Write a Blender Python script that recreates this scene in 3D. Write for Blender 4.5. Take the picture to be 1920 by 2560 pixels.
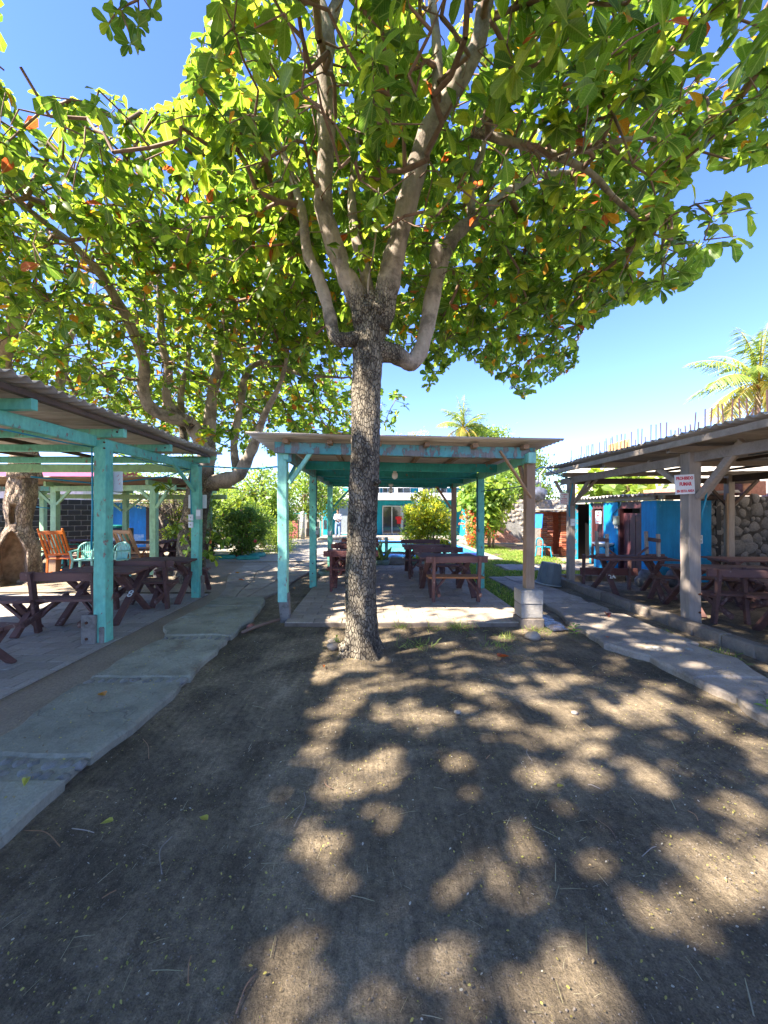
import bpy, bmesh, math, random
import numpy as np
from mathutils import Vector, Matrix, Euler
R = math.radians
PI = math.pi
for o in list(bpy.data.objects):
    bpy.data.objects.remove(o)
scene = bpy.context.scene
COL = scene.collection

# ---------------------------------------------------------------- camera
F, EYE, UC, VC = 960.0, 1.6, 930.0, 1280.0      # focal length in photo pixels, eye height, vanishing point
cam_data = bpy.data.cameras.new('camera')
cam_data.sensor_fit = 'VERTICAL'; cam_data.sensor_height = 36; cam_data.lens = F / 2560 * 36
cam_data.shift_x = 30 / 2560; cam_data.clip_start = 0.05; cam_data.clip_end = 3000
cam = bpy.data.objects.new('camera', cam_data); COL.objects.link(cam)
cam.location = (0, 0, EYE); cam.rotation_euler = (R(90), 0, 0)
scene.camera = cam

# ---------------------------------------------------------------- light
SUN = Vector((-2.3, -1.15, 2.75)).normalized()     # direction towards the sun
world = bpy.data.worlds.new('World'); scene.world = world; world.use_nodes = True
wn = world.node_tree; wn.nodes.clear()
sky = wn.nodes.new('ShaderNodeTexSky'); sky.sky_type = 'NISHITA'; sky.sun_disc = False
sky.sun_elevation = math.asin(SUN.z); sky.sun_rotation = math.atan2(SUN.x, SUN.y)
sky.air_density = 1.0; sky.dust_density = 0.0; sky.ozone_density = 2.5
hs = wn.nodes.new('ShaderNodeHueSaturation'); hs.inputs['Saturation'].default_value = 1.10; hs.inputs['Hue'].default_value = 0.508
bg = wn.nodes.new('ShaderNodeBackground'); bg.inputs['Strength'].default_value = 0.086
wo = wn.nodes.new('ShaderNodeOutputWorld')
wn.links.new(sky.outputs[0], hs.inputs['Color'])
tint = wn.nodes.new('ShaderNodeMixRGB'); tint.blend_type = 'MULTIPLY'; tint.inputs[0].default_value = 1; tint.inputs[2].default_value = (.75, .795, 1.08, 1)
wn.links.new(hs.outputs[0], tint.inputs[1]); wn.links.new(tint.outputs[0], bg.inputs[0]); wn.links.new(bg.outputs[0], wo.inputs[0])
sl = bpy.data.lights.new('sun', 'SUN'); sl.energy = 4.5; sl.angle = R(0.75); sl.color = (1.0, 0.90, 0.76)
so = bpy.data.objects.new('sun', sl); COL.objects.link(so)
so.rotation_euler = SUN.to_track_quat('Z', 'Y').to_euler(); so.location = (-20, -10, 30)
scene.view_settings.view_transform = 'Standard'; scene.view_settings.look = 'None'
scene.view_settings.gamma = 1; scene.view_settings.use_curve_mapping = False
scene.view_settings.exposure = 2.52
cy = scene.cycles
cy.max_bounces = 7; cy.diffuse_bounces = 4; cy.glossy_bounces = 2; cy.transmission_bounces = 4; cy.transparent_max_bounces = 8
cy.caustics_reflective = False; cy.caustics_refractive = False; cy.sample_clamp_indirect = 6

# ---------------------------------------------------------------- helpers
def PX(u, Y): return (u - UC) / F * Y
def PZ(v, Y): return EYE - (v - VC) / F * Y
def P(u, v, Y): return Vector((PX(u, Y), Y, PZ(v, Y)))

class MB:
    def __init__(s): s.v = []; s.f = []; s.m = []; s.cm = 0
    def add(s, vs, fs):
        b = len(s.v); s.v += [tuple(p) for p in vs]
        s.f += [tuple(b + i for i in f) for f in fs]; s.m += [s.cm] * len(fs)
    def box(s, c, d, rot=None):
        x, y, z = d[0] / 2, d[1] / 2, d[2] / 2
        vs = [Vector(p) for p in ((-x,-y,-z),(x,-y,-z),(x,y,-z),(-x,y,-z),(-x,-y,z),(x,-y,z),(x,y,z),(-x,y,z))]
        if rot is not None: vs = [rot @ p for p in vs]
        c = Vector(c); s.add([p + c for p in vs], [(0,3,2,1),(4,5,6,7),(0,1,5,4),(1,2,6,5),(2,3,7,6),(3,0,4,7)])
    def bev(s, c, d, b=0.008, rot=None, jit=0.0, rnd=random):
        # box with chamfered edges
        x, y, z = d[0]/2, d[1]/2, d[2]/2; b = min(b, x*.45, y*.45, z*.45)
        bm = bmesh.new(); bmesh.ops.create_cube(bm, size=1)
        for p in bm.verts:
            p.co = Vector((p.co.x*2*x + rnd.uniform(-jit, jit), p.co.y*2*y + rnd.uniform(-jit, jit), p.co.z*2*z + rnd.uniform(-jit, jit)))
        bmesh.ops.bevel(bm, geom=bm.edges[:], offset=b, segments=1, affect='EDGES')
        if rot is not None: bmesh.ops.transform(bm, matrix=rot.to_4x4(), verts=bm.verts)
        c = Vector(c); bm.verts.index_update()
        s.add([p.co + c for p in bm.verts], [[q.index for q in f.verts] for f in bm.faces]); bm.free()
    def beam(s, a, b, w, h, up=(0,0,1), ch=0.006, wob=0.002, seg=None, rnd=random):
        # squared timber from a to b; w across, h along up; worn chamfered edges
        a = Vector(a); b = Vector(b); d = b - a; L = d.length; d.normalize(); up = Vector(up)
        if abs(d.dot(up)) > .98: up = Vector((0, 1, 0))
        r = d.cross(up).normalized(); u = r.cross(d).normalized()
        n = seg or max(1, min(10, int(L / .28))); hw, hh = w/2, h/2; c = min(ch, hw*.5, hh*.5)
        pr = [(-hw+c,-hh),(hw-c,-hh),(hw,-hh+c),(hw,hh-c),(hw-c,hh),(-hw+c,hh),(-hw,hh-c),(-hw,-hh+c)]
        vs = []; fs = []
        for i in range(n + 1):
            p = a + d * (L * i / n) + r * rnd.uniform(-wob, wob) + u * rnd.uniform(-wob, wob)
            for (x, y) in pr:
                vs.append(p + r * (x + rnd.uniform(-wob, wob)*.6) + u * (y + rnd.uniform(-wob, wob)*.6))
        for i in range(n):
            for k in range(8):
                k2 = (k + 1) % 8; fs.append((i*8+k, i*8+k2, (i+1)*8+k2, (i+1)*8+k))
        fs.append(tuple(range(7, -1, -1))); fs.append(tuple(n*8 + k for k in range(8)))
        s.add(vs, fs)
    def cyl(s, a, b, r0, r1=None, n=12, caps=True):
        r1 = r0 if r1 is None else r1; s.tube([a, b], [r0, r1], n, caps)
    def tube(s, pts, rad, n=8, caps=True, fn=None):
        pts = [Vector(p) for p in pts]; m = len(pts)
        if not hasattr(rad, '__len__'): rad = [rad] * m
        t = (pts[1] - pts[0]).normalized()
        ref = Vector((1, 0, 0)) if abs(t.x) < .9 else Vector((0, 1, 0))
        u = t.cross(ref).normalized(); vs = []; fs = []
        for i, p in enumerate(pts):
            if i == 0: t = pts[1] - pts[0]
            elif i == m - 1: t = pts[-1] - pts[-2]
            else: t = pts[i+1] - pts[i-1]
            t.normalize(); u = (u - t * u.dot(t)).normalized(); w = t.cross(u)
            for k in range(n):
                a = 2 * PI * k / n; dd = u * math.cos(a) + w * math.sin(a); r = rad[i]
                if fn: r *= fn(p, dd, i, a)
                vs.append(p + dd * r)
        for i in range(m - 1):
            for k in range(n):
                k2 = (k + 1) % n; fs.append((i*n+k, i*n+k2, (i+1)*n+k2, (i+1)*n+k))
        if caps: fs.append(tuple(range(n-1, -1, -1))); fs.append(tuple((m-1)*n + k for k in range(n)))
        s.add(vs, fs)
    def ball(s, c, r, n=10, m=7, fn=None):
        r = r if hasattr(r, '__len__') else (r, r, r); vs = []; fs = []
        for j in range(m + 1):
            th = PI * j / m
            for k in range(n):
                a = 2*PI*k/n; d = Vector((math.sin(th)*math.cos(a), math.sin(th)*math.sin(a), math.cos(th)))
                q = fn(d) if fn else 1
                vs.append((c[0]+d.x*r[0]*q, c[1]+d.y*r[1]*q, c[2]+d.z*r[2]*q))
        for j in range(m):
            for k in range(n):
                k2 = (k+1) % n
                f = (j*n+k, (j+1)*n+k, (j+1)*n+k2, j*n+k2)
                if j == 0: f = (0*n+k, (j+1)*n+k, (j+1)*n+k2)
                elif j == m-1: f = (j*n+k, (j+1)*n+k, j*n+k2)
                fs.append(f)
        s.add(vs, fs)
    def lathe(s, prof, c=(0,0,0), n=20):
        vs = []; fs = []
        for (r, z) in prof:
            for k in range(n):
                a = 2*PI*k/n; vs.append((c[0]+r*math.cos(a), c[1]+r*math.sin(a), c[2]+z))
        for i in range(len(prof)-1):
            for k in range(n):
                k2=(k+1)%n; fs.append((i*n+k, i*n+k2, (i+1)*n+k2, (i+1)*n+k))
        s.add(vs, fs)
    def poly(s, pts, z0, z1):
        # vertical prism over an outline of (x, y)
        n = len(pts)
        if sum(pts[i][0]*pts[(i+1)%n][1]-pts[(i+1)%n][0]*pts[i][1] for i in range(n)) < 0: pts = pts[::-1]
        vs = [(x, y, z0) for x, y in pts] + [(x, y, z1) for x, y in pts]
        s.add(vs, [tuple(range(n-1,-1,-1)), tuple(range(n, 2*n))] + [(i, (i+1)%n, (i+1)%n+n, i+n) for i in range(n)])
    def mesh(s, name, mats, smooth=False):
        me = bpy.data.meshes.new(name); me.from_pydata(s.v, [], s.f)
        for m in (mats if isinstance(mats, (list, tuple)) else [mats]): me.materials.append(m)
        if any(s.m): me.polygons.foreach_set('material_index', s.m)
        if smooth: me.polygons.foreach_set('use_smooth', [True]*len(me.polygons))
        me.update(); return me
    def build(s, name, mats, parent=None, loc=None, smooth=False, rot=None):
        o = bpy.data.objects.new(name, s.mesh(name, mats, smooth)); COL.objects.link(o)
        if parent is not None: o.parent = parent
        if loc is not None: o.location = loc
        if rot is not None: o.rotation_euler = rot
        return o

def blend_attr(me, vals):
    at = me.attributes.new('bl', 'FLOAT', 'POINT'); at.data.foreach_set('value', vals)
def tag(o, label=None, cat=None, group=None, kind=None):
    if label: o['label'] = label
    if cat: o['category'] = cat
    if group: o['group'] = group
    if kind: o['kind'] = kind
    return o
def thing(name, label, cat, loc=(0,0,0), rz=0.0, group=None):
    o = bpy.data.objects.new(name, None); COL.objects.link(o); o.empty_display_size = .2
    o.location = loc; o.rotation_euler = (0, 0, rz)
    return tag(o, label, cat, group)
def kids(o): return [c for c in bpy.data.objects if c.parent == o]
def link_mesh(name, me, parent, loc=(0,0,0), rot=(0,0,0), sc=(1,1,1)):
    o = bpy.data.objects.new(name, me); COL.objects.link(o); o.parent = parent
    o.location = loc; o.rotation_euler = rot; o.scale = sc; return o
def dup(root, loc, rz, label, group=None):
    ch = [(c, [g for g in bpy.data.objects if g.parent == c]) for c in bpy.data.objects if c.parent == root]
    r = root.copy(); COL.objects.link(r); r.location = loc; r.rotation_euler = (0, 0, rz); r['label'] = label
    if group: r['group'] = group
    for c, gs in ch:
        k = c.copy(); COL.objects.link(k); k.parent = r
        for g in gs:
            q = g.copy(); COL.objects.link(q); q.parent = k
    return r

# ---------------------------------------------------------------- materials
class NT:
    def __init__(s, name):
        s.m = bpy.data.materials.new(name); s.m.use_nodes = True; s.t = s.m.node_tree; s.t.nodes.clear()
        s.out = s.t.nodes.new('ShaderNodeOutputMaterial')
        s.tc = s.t.nodes.new('ShaderNodeTexCoord')
    def n(s, typ, **kw):
        nd = s.t.nodes.new('ShaderNode' + typ)
        for k, v in kw.items():
            if k in nd.inputs: s.set(nd, k, v)
            else: setattr(nd, k, v)
        return nd
    def set(s, nd, k, v):
        if isinstance(v, bpy.types.NodeSocket): s.t.links.new(v, nd.inputs[k])
        else:
            if hasattr(v, '__len__') and len(v) == 3 and nd.inputs[k].type == 'RGBA': v = (*v, 1)
            nd.inputs[k].default_value = v
    def coord(s, scale=(1,1,1), kind='Object', rot=(0,0,0)):
        mp = s.n('Mapping'); s.t.links.new(s.tc.outputs[kind], mp.inputs[0]); mp.inputs['Scale'].default_value = scale
        mp.inputs['Rotation'].default_value = rot; return mp.outputs[0]
    def noise(s, scale, vec=None, detail=4, rough=.55, dist=0.0):
        nd = s.n('TexNoise', Scale=scale, Detail=detail, Roughness=rough, Distortion=dist)
        s.t.links.new(vec if vec is not None else s.tc.outputs['Object'], nd.inputs['Vector']); return nd.outputs['Fac']
    def vor(s, scale, vec=None, feature='F1', rnd=1.0):
        nd = s.n('TexVoronoi', feature=feature); nd.inputs['Scale'].default_value = scale; nd.inputs['Randomness'].default_value = rnd
        s.t.links.new(vec if vec is not None else s.tc.outputs['Object'], nd.inputs['Vector']); return nd
    def ramp(s, fac, stops, interp='LINEAR'):
        nd = s.n('ValToRGB'); cr = nd.color_ramp; cr.interpolation = interp
        while len(cr.elements) < len(stops): cr.elements.new(.5)
        for e, (p, c) in zip(cr.elements, stops):
            e.position = p
            if not hasattr(c, '__len__'): c = (c, c, c)
            e.color = (*c, 1)
        s.t.links.new(fac, nd.inputs[0]); return nd.outputs[0]
    def mix(s, fac, a, b, mode='MIX'):
        nd = s.n('MixRGB', blend_type=mode)
        for k, v in ((0, fac), (1, a), (2, b)):
            if isinstance(v, bpy.types.NodeSocket): s.t.links.new(v, nd.inputs[k])
            elif k == 0: nd.inputs[0].default_value = v
            else: nd.inputs[k].default_value = (*v, 1)
        return nd.outputs[0]
    def math(s, op, a, b=0.0):
        nd = s.n('Math', operation=op)
        for k, v in ((0, a), (1, b)):
            if isinstance(v, bpy.types.NodeSocket): s.t.links.new(v, nd.inputs[k])
            else: nd.inputs[k].default_value = v
        return nd.outputs[0]
    def bump(s, h, dist, strength=1.0, normal=None):
        b = s.n('Bump', Distance=dist, Strength=strength); s.t.links.new(h, b.inputs['Height'])
        if normal is not None: s.t.links.new(normal, b.inputs['Normal'])
        return b.outputs[0]
    def bsdf(s, color, rough=.7, bump=None, metal=0.0, spec=.4, **kw):
        b = s.n('BsdfPrincipled')
        s.set(b, 'Base Color', color); s.set(b, 'Roughness', rough); s.set(b, 'Metallic', metal); s.set(b, 'Specular IOR Level', spec)
        if bump is not None: s.t.links.new(bump, b.inputs['Normal'])
        for k, v in kw.items(): s.set(b, k.replace('_', ' '), v)
        s.t.links.new(b.outputs[0], s.out.inputs[0]); s.b = b; return s.m

def mul(c, k): return tuple(min(1, x*k) for x in c)
def plain(name, c, rough=.6, metal=0.0, var=.25, scale=6, bump=.002):
    t = NT(name); nz = t.noise(scale); col = t.ramp(nz, [(.3, mul(c, 1-var)), (.7, mul(c, 1+var*.5))])
    return t.bsdf(col, rough, t.bump(t.noise(scale*12), bump), metal)
def painted(name, c, c2, wood, chip=.60, scale=3.0, rough=.65):
    # old paint on timber: fading patches, chips down to the wood, grain showing through
    t = NT(name); o = t.n('ObjectInfo').outputs['Random']
    big = t.noise(scale, detail=5); col = t.ramp(big, [(.3, c2), (.62, c)])
    col = t.mix(t.ramp(t.noise(28, t.coord((1,1,.35)), 3), [(.45, 0.0), (.62, .28)]), col, mul(c, 1.35))
    ch = t.noise(11, t.coord((1,1,.55)), 7, .68); fac = t.ramp(ch, [(chip, 0.0), (chip+.025, 1.0)])
    col = t.mix(fac, col, t.ramp(t.noise(40, t.coord((1,1,.1)), 4), [(.35, mul(wood, .6)), (.7, wood)]))
    dirt = t.ramp(t.noise(6, detail=6), [(.5, 1.0), (.75, .62)]); col = t.mix(1.0, col, dirt, 'MULTIPLY')
    col = t.mix(1.0, col, t.ramp(o, [(0, .86), (1, 1.0)]), 'MULTIPLY')
    h = t.math('SUBTRACT', t.math('MULTIPLY', t.noise(50, t.coord((1,1,.12)), 4), .5), fac)
    return t.bsdf(col, rough, t.bump(h, .003))
def wood(name, c, c2, scale=1.0, rough=.75, ax='x', wear=None):
    t = NT(name); sc = {'x': (.12,1,1), 'y': (1,.12,1), 'z': (1,1,.12)}[ax]
    v = t.coord(sc); g = t.noise(34*scale, v, 6, .65, .6); g2 = t.noise(5*scale, v, 4, .6, 1.5)
    col = t.mix(.55, t.ramp(g, [(.3, c2), (.7, c)]), t.ramp(g2, [(.3, c2), (.65, c)]))
    col = t.mix(t.ramp(t.noise(2.2, detail=5), [(.5, 0.0), (.75, .45)]), col, mul(c, 1.3))
    if wear: col = t.mix(t.ramp(t.noise(7, detail=7, rough=.7), [(.60, 0.0), (.66, .8)]), col, wear)
    col = t.mix(1.0, col, t.ramp(t.n('ObjectInfo').outputs['Random'], [(0, .75), (1, 1.1)]), 'MULTIPLY')
    return t.bsdf(col, rough, t.bump(g, .003))
def concrete(name, c, c2, scale=1.0, rough=.85, bump=.004, stain=.6, cracks=False):
    t = NT(name); a = t.noise(1.3*scale, detail=8, rough=.65); b = t.noise(45*scale, detail=5, rough=.7)
    col = t.ramp(a, [(.3, c2), (.7, c)]); col = t.mix(.5, col, t.mix(1.0, col, t.ramp(b, [(.3, .6), (.7, 1.25)]), 'MULTIPLY'))
    col = t.mix(1.0, col, t.ramp(t.noise(4*scale, detail=6), [(.5, 1.0), (.72, stain)]), 'MULTIPLY')
    col = t.mix(1.0, col, t.ramp(t.n('ObjectInfo').outputs['Random'], [(0, .84), (1, 1.1)]), 'MULTIPLY')
    h = t.math('ADD', b, t.math('MULTIPLY', t.noise(9*scale, detail=6), 1.5))
    if cracks:
        # hairline cracks and soil ground into the surface
        nz = t.n('TexNoise', Scale=2.5, Detail=6.0); t.t.links.new(t.tc.outputs['Object'], nz.inputs['Vector']); w = t.n('MixRGB', blend_type='ADD'); w.inputs[0].default_value = .45
        t.t.links.new(t.tc.outputs['Object'], w.inputs[1]); t.t.links.new(nz.outputs['Color'], w.inputs[2])
        e = t.ramp(t.vor(1.25, w.outputs[0], 'DISTANCE_TO_EDGE').outputs['Distance'], [(.001, .7), (.007, 0.0)]); e = t.math('MULTIPLY', e, t.ramp(t.noise(1.7, detail=3), [(.45, 0.0), (.60, 1.0)]))
        col = t.mix(e, col, (.10, .085, .07)); h = t.math('SUBTRACT', h, t.math('MULTIPLY', e, 1.2))
        col = t.mix(t.ramp(t.noise(1.9, detail=9, rough=.75), [(.54, 0.0), (.66, .7)]), col, (.17, .13, .09))
        col = t.mix(t.ramp(t.noise(70, detail=3), [(.66, 0.0), (.72, .6)]), col, (.10, .085, .07))
    return t.bsdf(col, rough, t.bump(h, bump))

M = {}
M['teal'] = painted('turquoise_paint', (.20,.60,.46), (.11,.45,.38), (.42,.33,.27), .605)
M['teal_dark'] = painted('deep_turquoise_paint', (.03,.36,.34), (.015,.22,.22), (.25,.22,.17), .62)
M['teal_worn'] = painted('worn_turquoise_paint', (.09,.38,.38), (.16,.27,.29), (.26,.26,.25), .50)
M['teal_light'] = painted('light_turquoise_paint', (.32,.70,.56), (.20,.55,.46), (.40,.33,.27), .62)
M['green_pale'] = painted('pale_green_paint', (.36,.60,.36), (.24,.46,.30), (.45,.38,.28), .64)
M['stump'] = concrete('weathered_timber_foot', (.30,.28,.25), (.16,.15,.14), 3, stain=.5)
M['wood_grey'] = wood('weathered_grey_wood', (.40,.34,.29), (.22,.18,.15))
M['wood_grey_z'] = wood('weathered_grey_wood_upright', (.42,.36,.31), (.24,.20,.17), ax='z')
M['wood_brown'] = wood('bare_brown_wood', (.42,.26,.14), (.24,.14,.075))
M['wood_brown_z'] = wood('bare_brown_wood_upright', (.42,.275,.165), (.24,.145,.085), ax='z')
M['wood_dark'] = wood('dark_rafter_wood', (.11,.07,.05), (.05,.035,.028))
M['maroon'] = wood('maroon_stained_wood', (.18,.090,.078), (.085,.044,.040), wear=(.34,.25,.21))
M['maroon_red'] = wood('red_maroon_wood', (.21,.080,.068), (.11,.042,.038), wear=(.36,.22,.18))
M['seat_orange'] = wood('bare_orange_plank', (.42,.19,.07), (.25,.10,.04), wear=(.45,.30,.18))
M['orange_wood'] = wood('varnished_orange_wood', (.72,.19,.025), (.45,.10,.015), rough=.4)
M['natural_wood'] = wood('natural_rocker_wood', (.48,.27,.14), (.28,.14,.07), rough=.5)
M['white'] = plain('white_paint', (.78,.78,.76), .6, var=.1)
M['sign_white'] = plain('sign_white', (.75,.76,.78), .4, var=.08, bump=.0005)
M['red_ink'] = plain('red_lettering', (.60,.03,.06), .5, var=.15)
M['white_ink'] = plain('white_number_paint', (.75,.78,.74), .6, var=.15)
M['cable'] = plain('blue_cable', (.01,.28,.42), .4, var=.1)
M['cable_dark'] = plain('dark_cable', (.01,.06,.08), .5, var=.1)
M['pvc'] = plain('grey_box_plastic', (.42,.44,.42), .5, var=.1)
M['rust'] = plain('rusty_bolt', (.12,.05,.03), .7, .6)
M['rebar'] = plain('rusty_rebar', (.07,.035,.035), .8, .3)
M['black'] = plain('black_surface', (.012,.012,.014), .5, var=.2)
M['glassbulb'] = plain('opal_bulb', (.82,.82,.82), .2, var=.02)
M['greenplastic'] = plain('green_plastic', (.03,.42,.27), .35, var=.08, bump=.0005)
M['tealplastic'] = plain('pale_teal_plastic', (.25,.55,.48), .35, var=.08, bump=.0005)

def mat_corr(name, c, c2, rust, rough=.7, metal=0.0):
    t = NT(name); a = t.noise(2.5, t.coord((.25,1,1)), 7, .65)
    col = t.ramp(a, [(.3, c2), (.7, c)])
    col = t.mix(t.ramp(t.noise(3, t.coord((.4,2.2,1)), 6, .7), [(.56, 0.0), (.72, .65)]), col, rust)
    col = t.mix(1.0, col, t.ramp(t.noise(30, t.coord((.1,1,1)), 3), [(.3,.75),(.7,1.1)]), 'MULTIPLY')
    col = t.mix(1.0, col, t.ramp(t.n('ObjectInfo').outputs['Random'], [(0, .75), (1, 1.15)]), 'MULTIPLY')
    return t.bsdf(col, rough, t.bump(t.noise(60), .001), metal)
M['corr_cement'] = mat_corr('fibre_cement_sheet', (.50,.47,.43), (.32,.29,.26), (.26,.19,.14))
M['corr_metal'] = mat_corr('old_zinc_sheet', (.74,.69,.63), (.52,.47,.42), (.42,.32,.25), .6, .0)
M['corr_far'] = mat_corr('brown_roof_sheet', (.38,.28,.20), (.22,.15,.11), (.25,.14,.09))

def mat_dirt():
    t = NT('packed_dark_dirt'); geo = t.n('NewGeometry').outputs['Position']
    a = t.noise(.9, geo, 9, .68, .8); b = t.noise(26, geo, 8, .72); c = t.noise(140, geo, 3, .7)
    col = t.ramp(a, [(.30, (.092,.072,.046)), (.46, (.165,.128,.083)), (.56, (.245,.192,.125)), (.70, (.34,.268,.178))])
    col = t.mix(1.0, col, t.ramp(b, [(.32, .55), (.5, .95), (.68, 1.3)]), 'MULTIPLY')
    col = t.mix(1.0, col, t.ramp(c, [(.3, .6), (.7, 1.4)]), 'MULTIPLY')
    # raked streaks
    st = t.noise(22, t.coord((1, .05, 1), 'Object', (0, 0, .7)), 4, .6, .6); foot = t.noise(3.2, geo, 2, .4, .5)
    col = t.mix(1.0, col, t.ramp(foot, [(.40, .80), (.55, 1.08)]), 'MULTIPLY')
    col = t.mix(1.0, col, t.ramp(st, [(.35, .82), (.65, 1.12)]), 'MULTIPLY')
    # tan litter flecks and pale grit
    v = t.vor(58, geo); f = t.ramp(v.outputs['Distance'], [(.10, 1.0), (.17, 0.0)])
    pick = t.ramp(t.noise(1.6, geo, 4), [(.45, 0.0), (.66, 1.0)])
    col = t.mix(t.math('MULTIPLY', f, pick), col, (.34,.28,.09))
    v2 = t.vor(34, geo); f2 = t.ramp(v2.outputs['Distance'], [(.05, 1.0), (.09, 0.0)])
    col = t.mix(t.math('MULTIPLY', f2, .6), col, (.36,.33,.29))
    wet = t.ramp(t.noise(.8, t.coord((1,1,1)), 6, .6), [(.62, .9), (.70, .55)])
    h = t.math('ADD', t.math('MULTIPLY', b, 1.0), t.math('ADD', t.math('MULTIPLY', c, .35), t.math('ADD', t.math('MULTIPLY', st, .45), t.math('MULTIPLY', foot, 1.6))))
    return t.bsdf(col, wet, t.bump(h, .022), spec=.3)
M['dirt'] = mat_dirt()
def mat_earth():
    t = NT('swept_earth'); geo = t.n('NewGeometry').outputs['Position']
    col = t.ramp(t.noise(1.1, geo, 8, .6), [(.3, (.24,.185,.13)), (.7, (.36,.285,.205))])
    col = t.mix(1.0, col, t.ramp(t.noise(40, geo, 7, .7), [(.3, .7), (.7, 1.2)]), 'MULTIPLY')
    return t.bsdf(col, .9, t.bump(t.noise(30, geo, 7, .7), .01))
M['earth'] = mat_earth()
M['flag'] = concrete('grey_green_flagstone', (.42,.40,.31), (.25,.24,.185), 1.2, stain=.7, bump=.007, cracks=True)
M['flag_warm'] = concrete('worn_concrete_path', (.44,.37,.295), (.28,.235,.19), 1.2, stain=.7, bump=.007, cracks=True)
M['paver'] = concrete('concrete_paver', (.45,.40,.34), (.31,.27,.235), 1.5, stain=.72, bump=.004)
M['paver_warm'] = concrete('warm_concrete_paver', (.46,.385,.30), (.31,.255,.20), 1.5, stain=.72, bump=.004)  # slightly warmer tone than the pergola floor pavers
M['grout'] = concrete('sandy_joint', (.20,.16,.12), (.13,.10,.08), 2)
M['block'] = concrete('grey_concrete_block', (.40,.37,.33), (.27,.25,.22), 2.5, stain=.75, bump=.005)
M['kerb'] = concrete('old_kerb_concrete', (.30,.245,.19), (.17,.14,.115), 2, stain=.6, bump=.008)
M['plaza'] = concrete('pale_plaza_concrete', (.44,.39,.33), (.30,.27,.23), .6, stain=.8)
M['pebble'] = concrete('river_pebble', (.33,.315,.28), (.20,.195,.18), 3, rough=.6)
M['rstone'] = concrete('river_stone', (.26,.24,.22), (.12,.115,.11), 3, rough=.7, bump=.006)
M['mortar'] = concrete('dark_mortar', (.13,.115,.10), (.06,.055,.05), 3, bump=.02)

def mat_brick(name, cs, rough=.85):
    t = NT(name); o = t.n('ObjectInfo').outputs['Random']
    col = t.ramp(o, [(i/(len(cs)-1), c) for i, c in enumerate(cs)])
    col = t.mix(1.0, col, t.ramp(t.noise(14, detail=7, rough=.7), [(.3, .6), (.7, 1.2)]), 'MULTIPLY')
    return t.bsdf(col, rough, t.bump(t.noise(30, detail=6), .006))
M['brick'] = mat_brick('red_brick', [(.36,.10,.06), (.50,.16,.08), (.42,.20,.14), (.30,.09,.07)])
M['brick_pale'] = mat_brick('faded_brick', [(.44,.22,.15), (.50,.28,.2), (.38,.2,.15)])
M['block_black'] = mat_brick('black_painted_block', [(.013,.015,.017), (.028,.03,.032), (.02,.02,.021)], .35)
M['block_white'] = mat_brick('whitewashed_block', [(.62,.57,.50), (.70,.65,.57), (.55,.50,.43)])
M['mortar_pale'] = concrete('pale_mortar', (.34,.33,.31), (.18,.18,.17), 3, bump=.01)

def mat_wall(name, c, c2, scale=2.0):
    t = NT(name); col = t.ramp(t.noise(scale, detail=7, rough=.65), [(.35, c2), (.65, c)])
    col = t.mix(1.0, col, t.ramp(t.noise(1.6, t.coord((3,3,.5)), 7, .7), [(.42, 1.0), (.72, .62)]), 'MULTIPLY')
    col = t.mix(t.ramp(t.noise(5, detail=9, rough=.75), [(.62, 0.0), (.68, .35)]), col, (.45, .48, .48))
    return t.bsdf(col, .7, t.bump(t.noise(25, detail=6), .006))
M['blue'] = mat_wall('bright_blue_wall', (.004,.26,.54), (.003,.22,.46))
M['blue_sky'] = mat_wall('royal_blue_wall', (.01,.22,.62), (.01,.17,.50))
M['turq_wall'] = mat_wall('turquoise_wall', (.006,.36,.44), (.004,.29,.37), .6)
M['white_wall'] = mat_wall('white_wall', (.72,.72,.70), (.60,.60,.59), .6)
M['door_maroon'] = plain('maroon_door', (.085,.030,.035), .5, var=.3)
M['peeled'] = painted('peeled_frame_paint', (.02,.38,.55), (.01,.30,.46), (.35,.28,.28), .56, 5)

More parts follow.
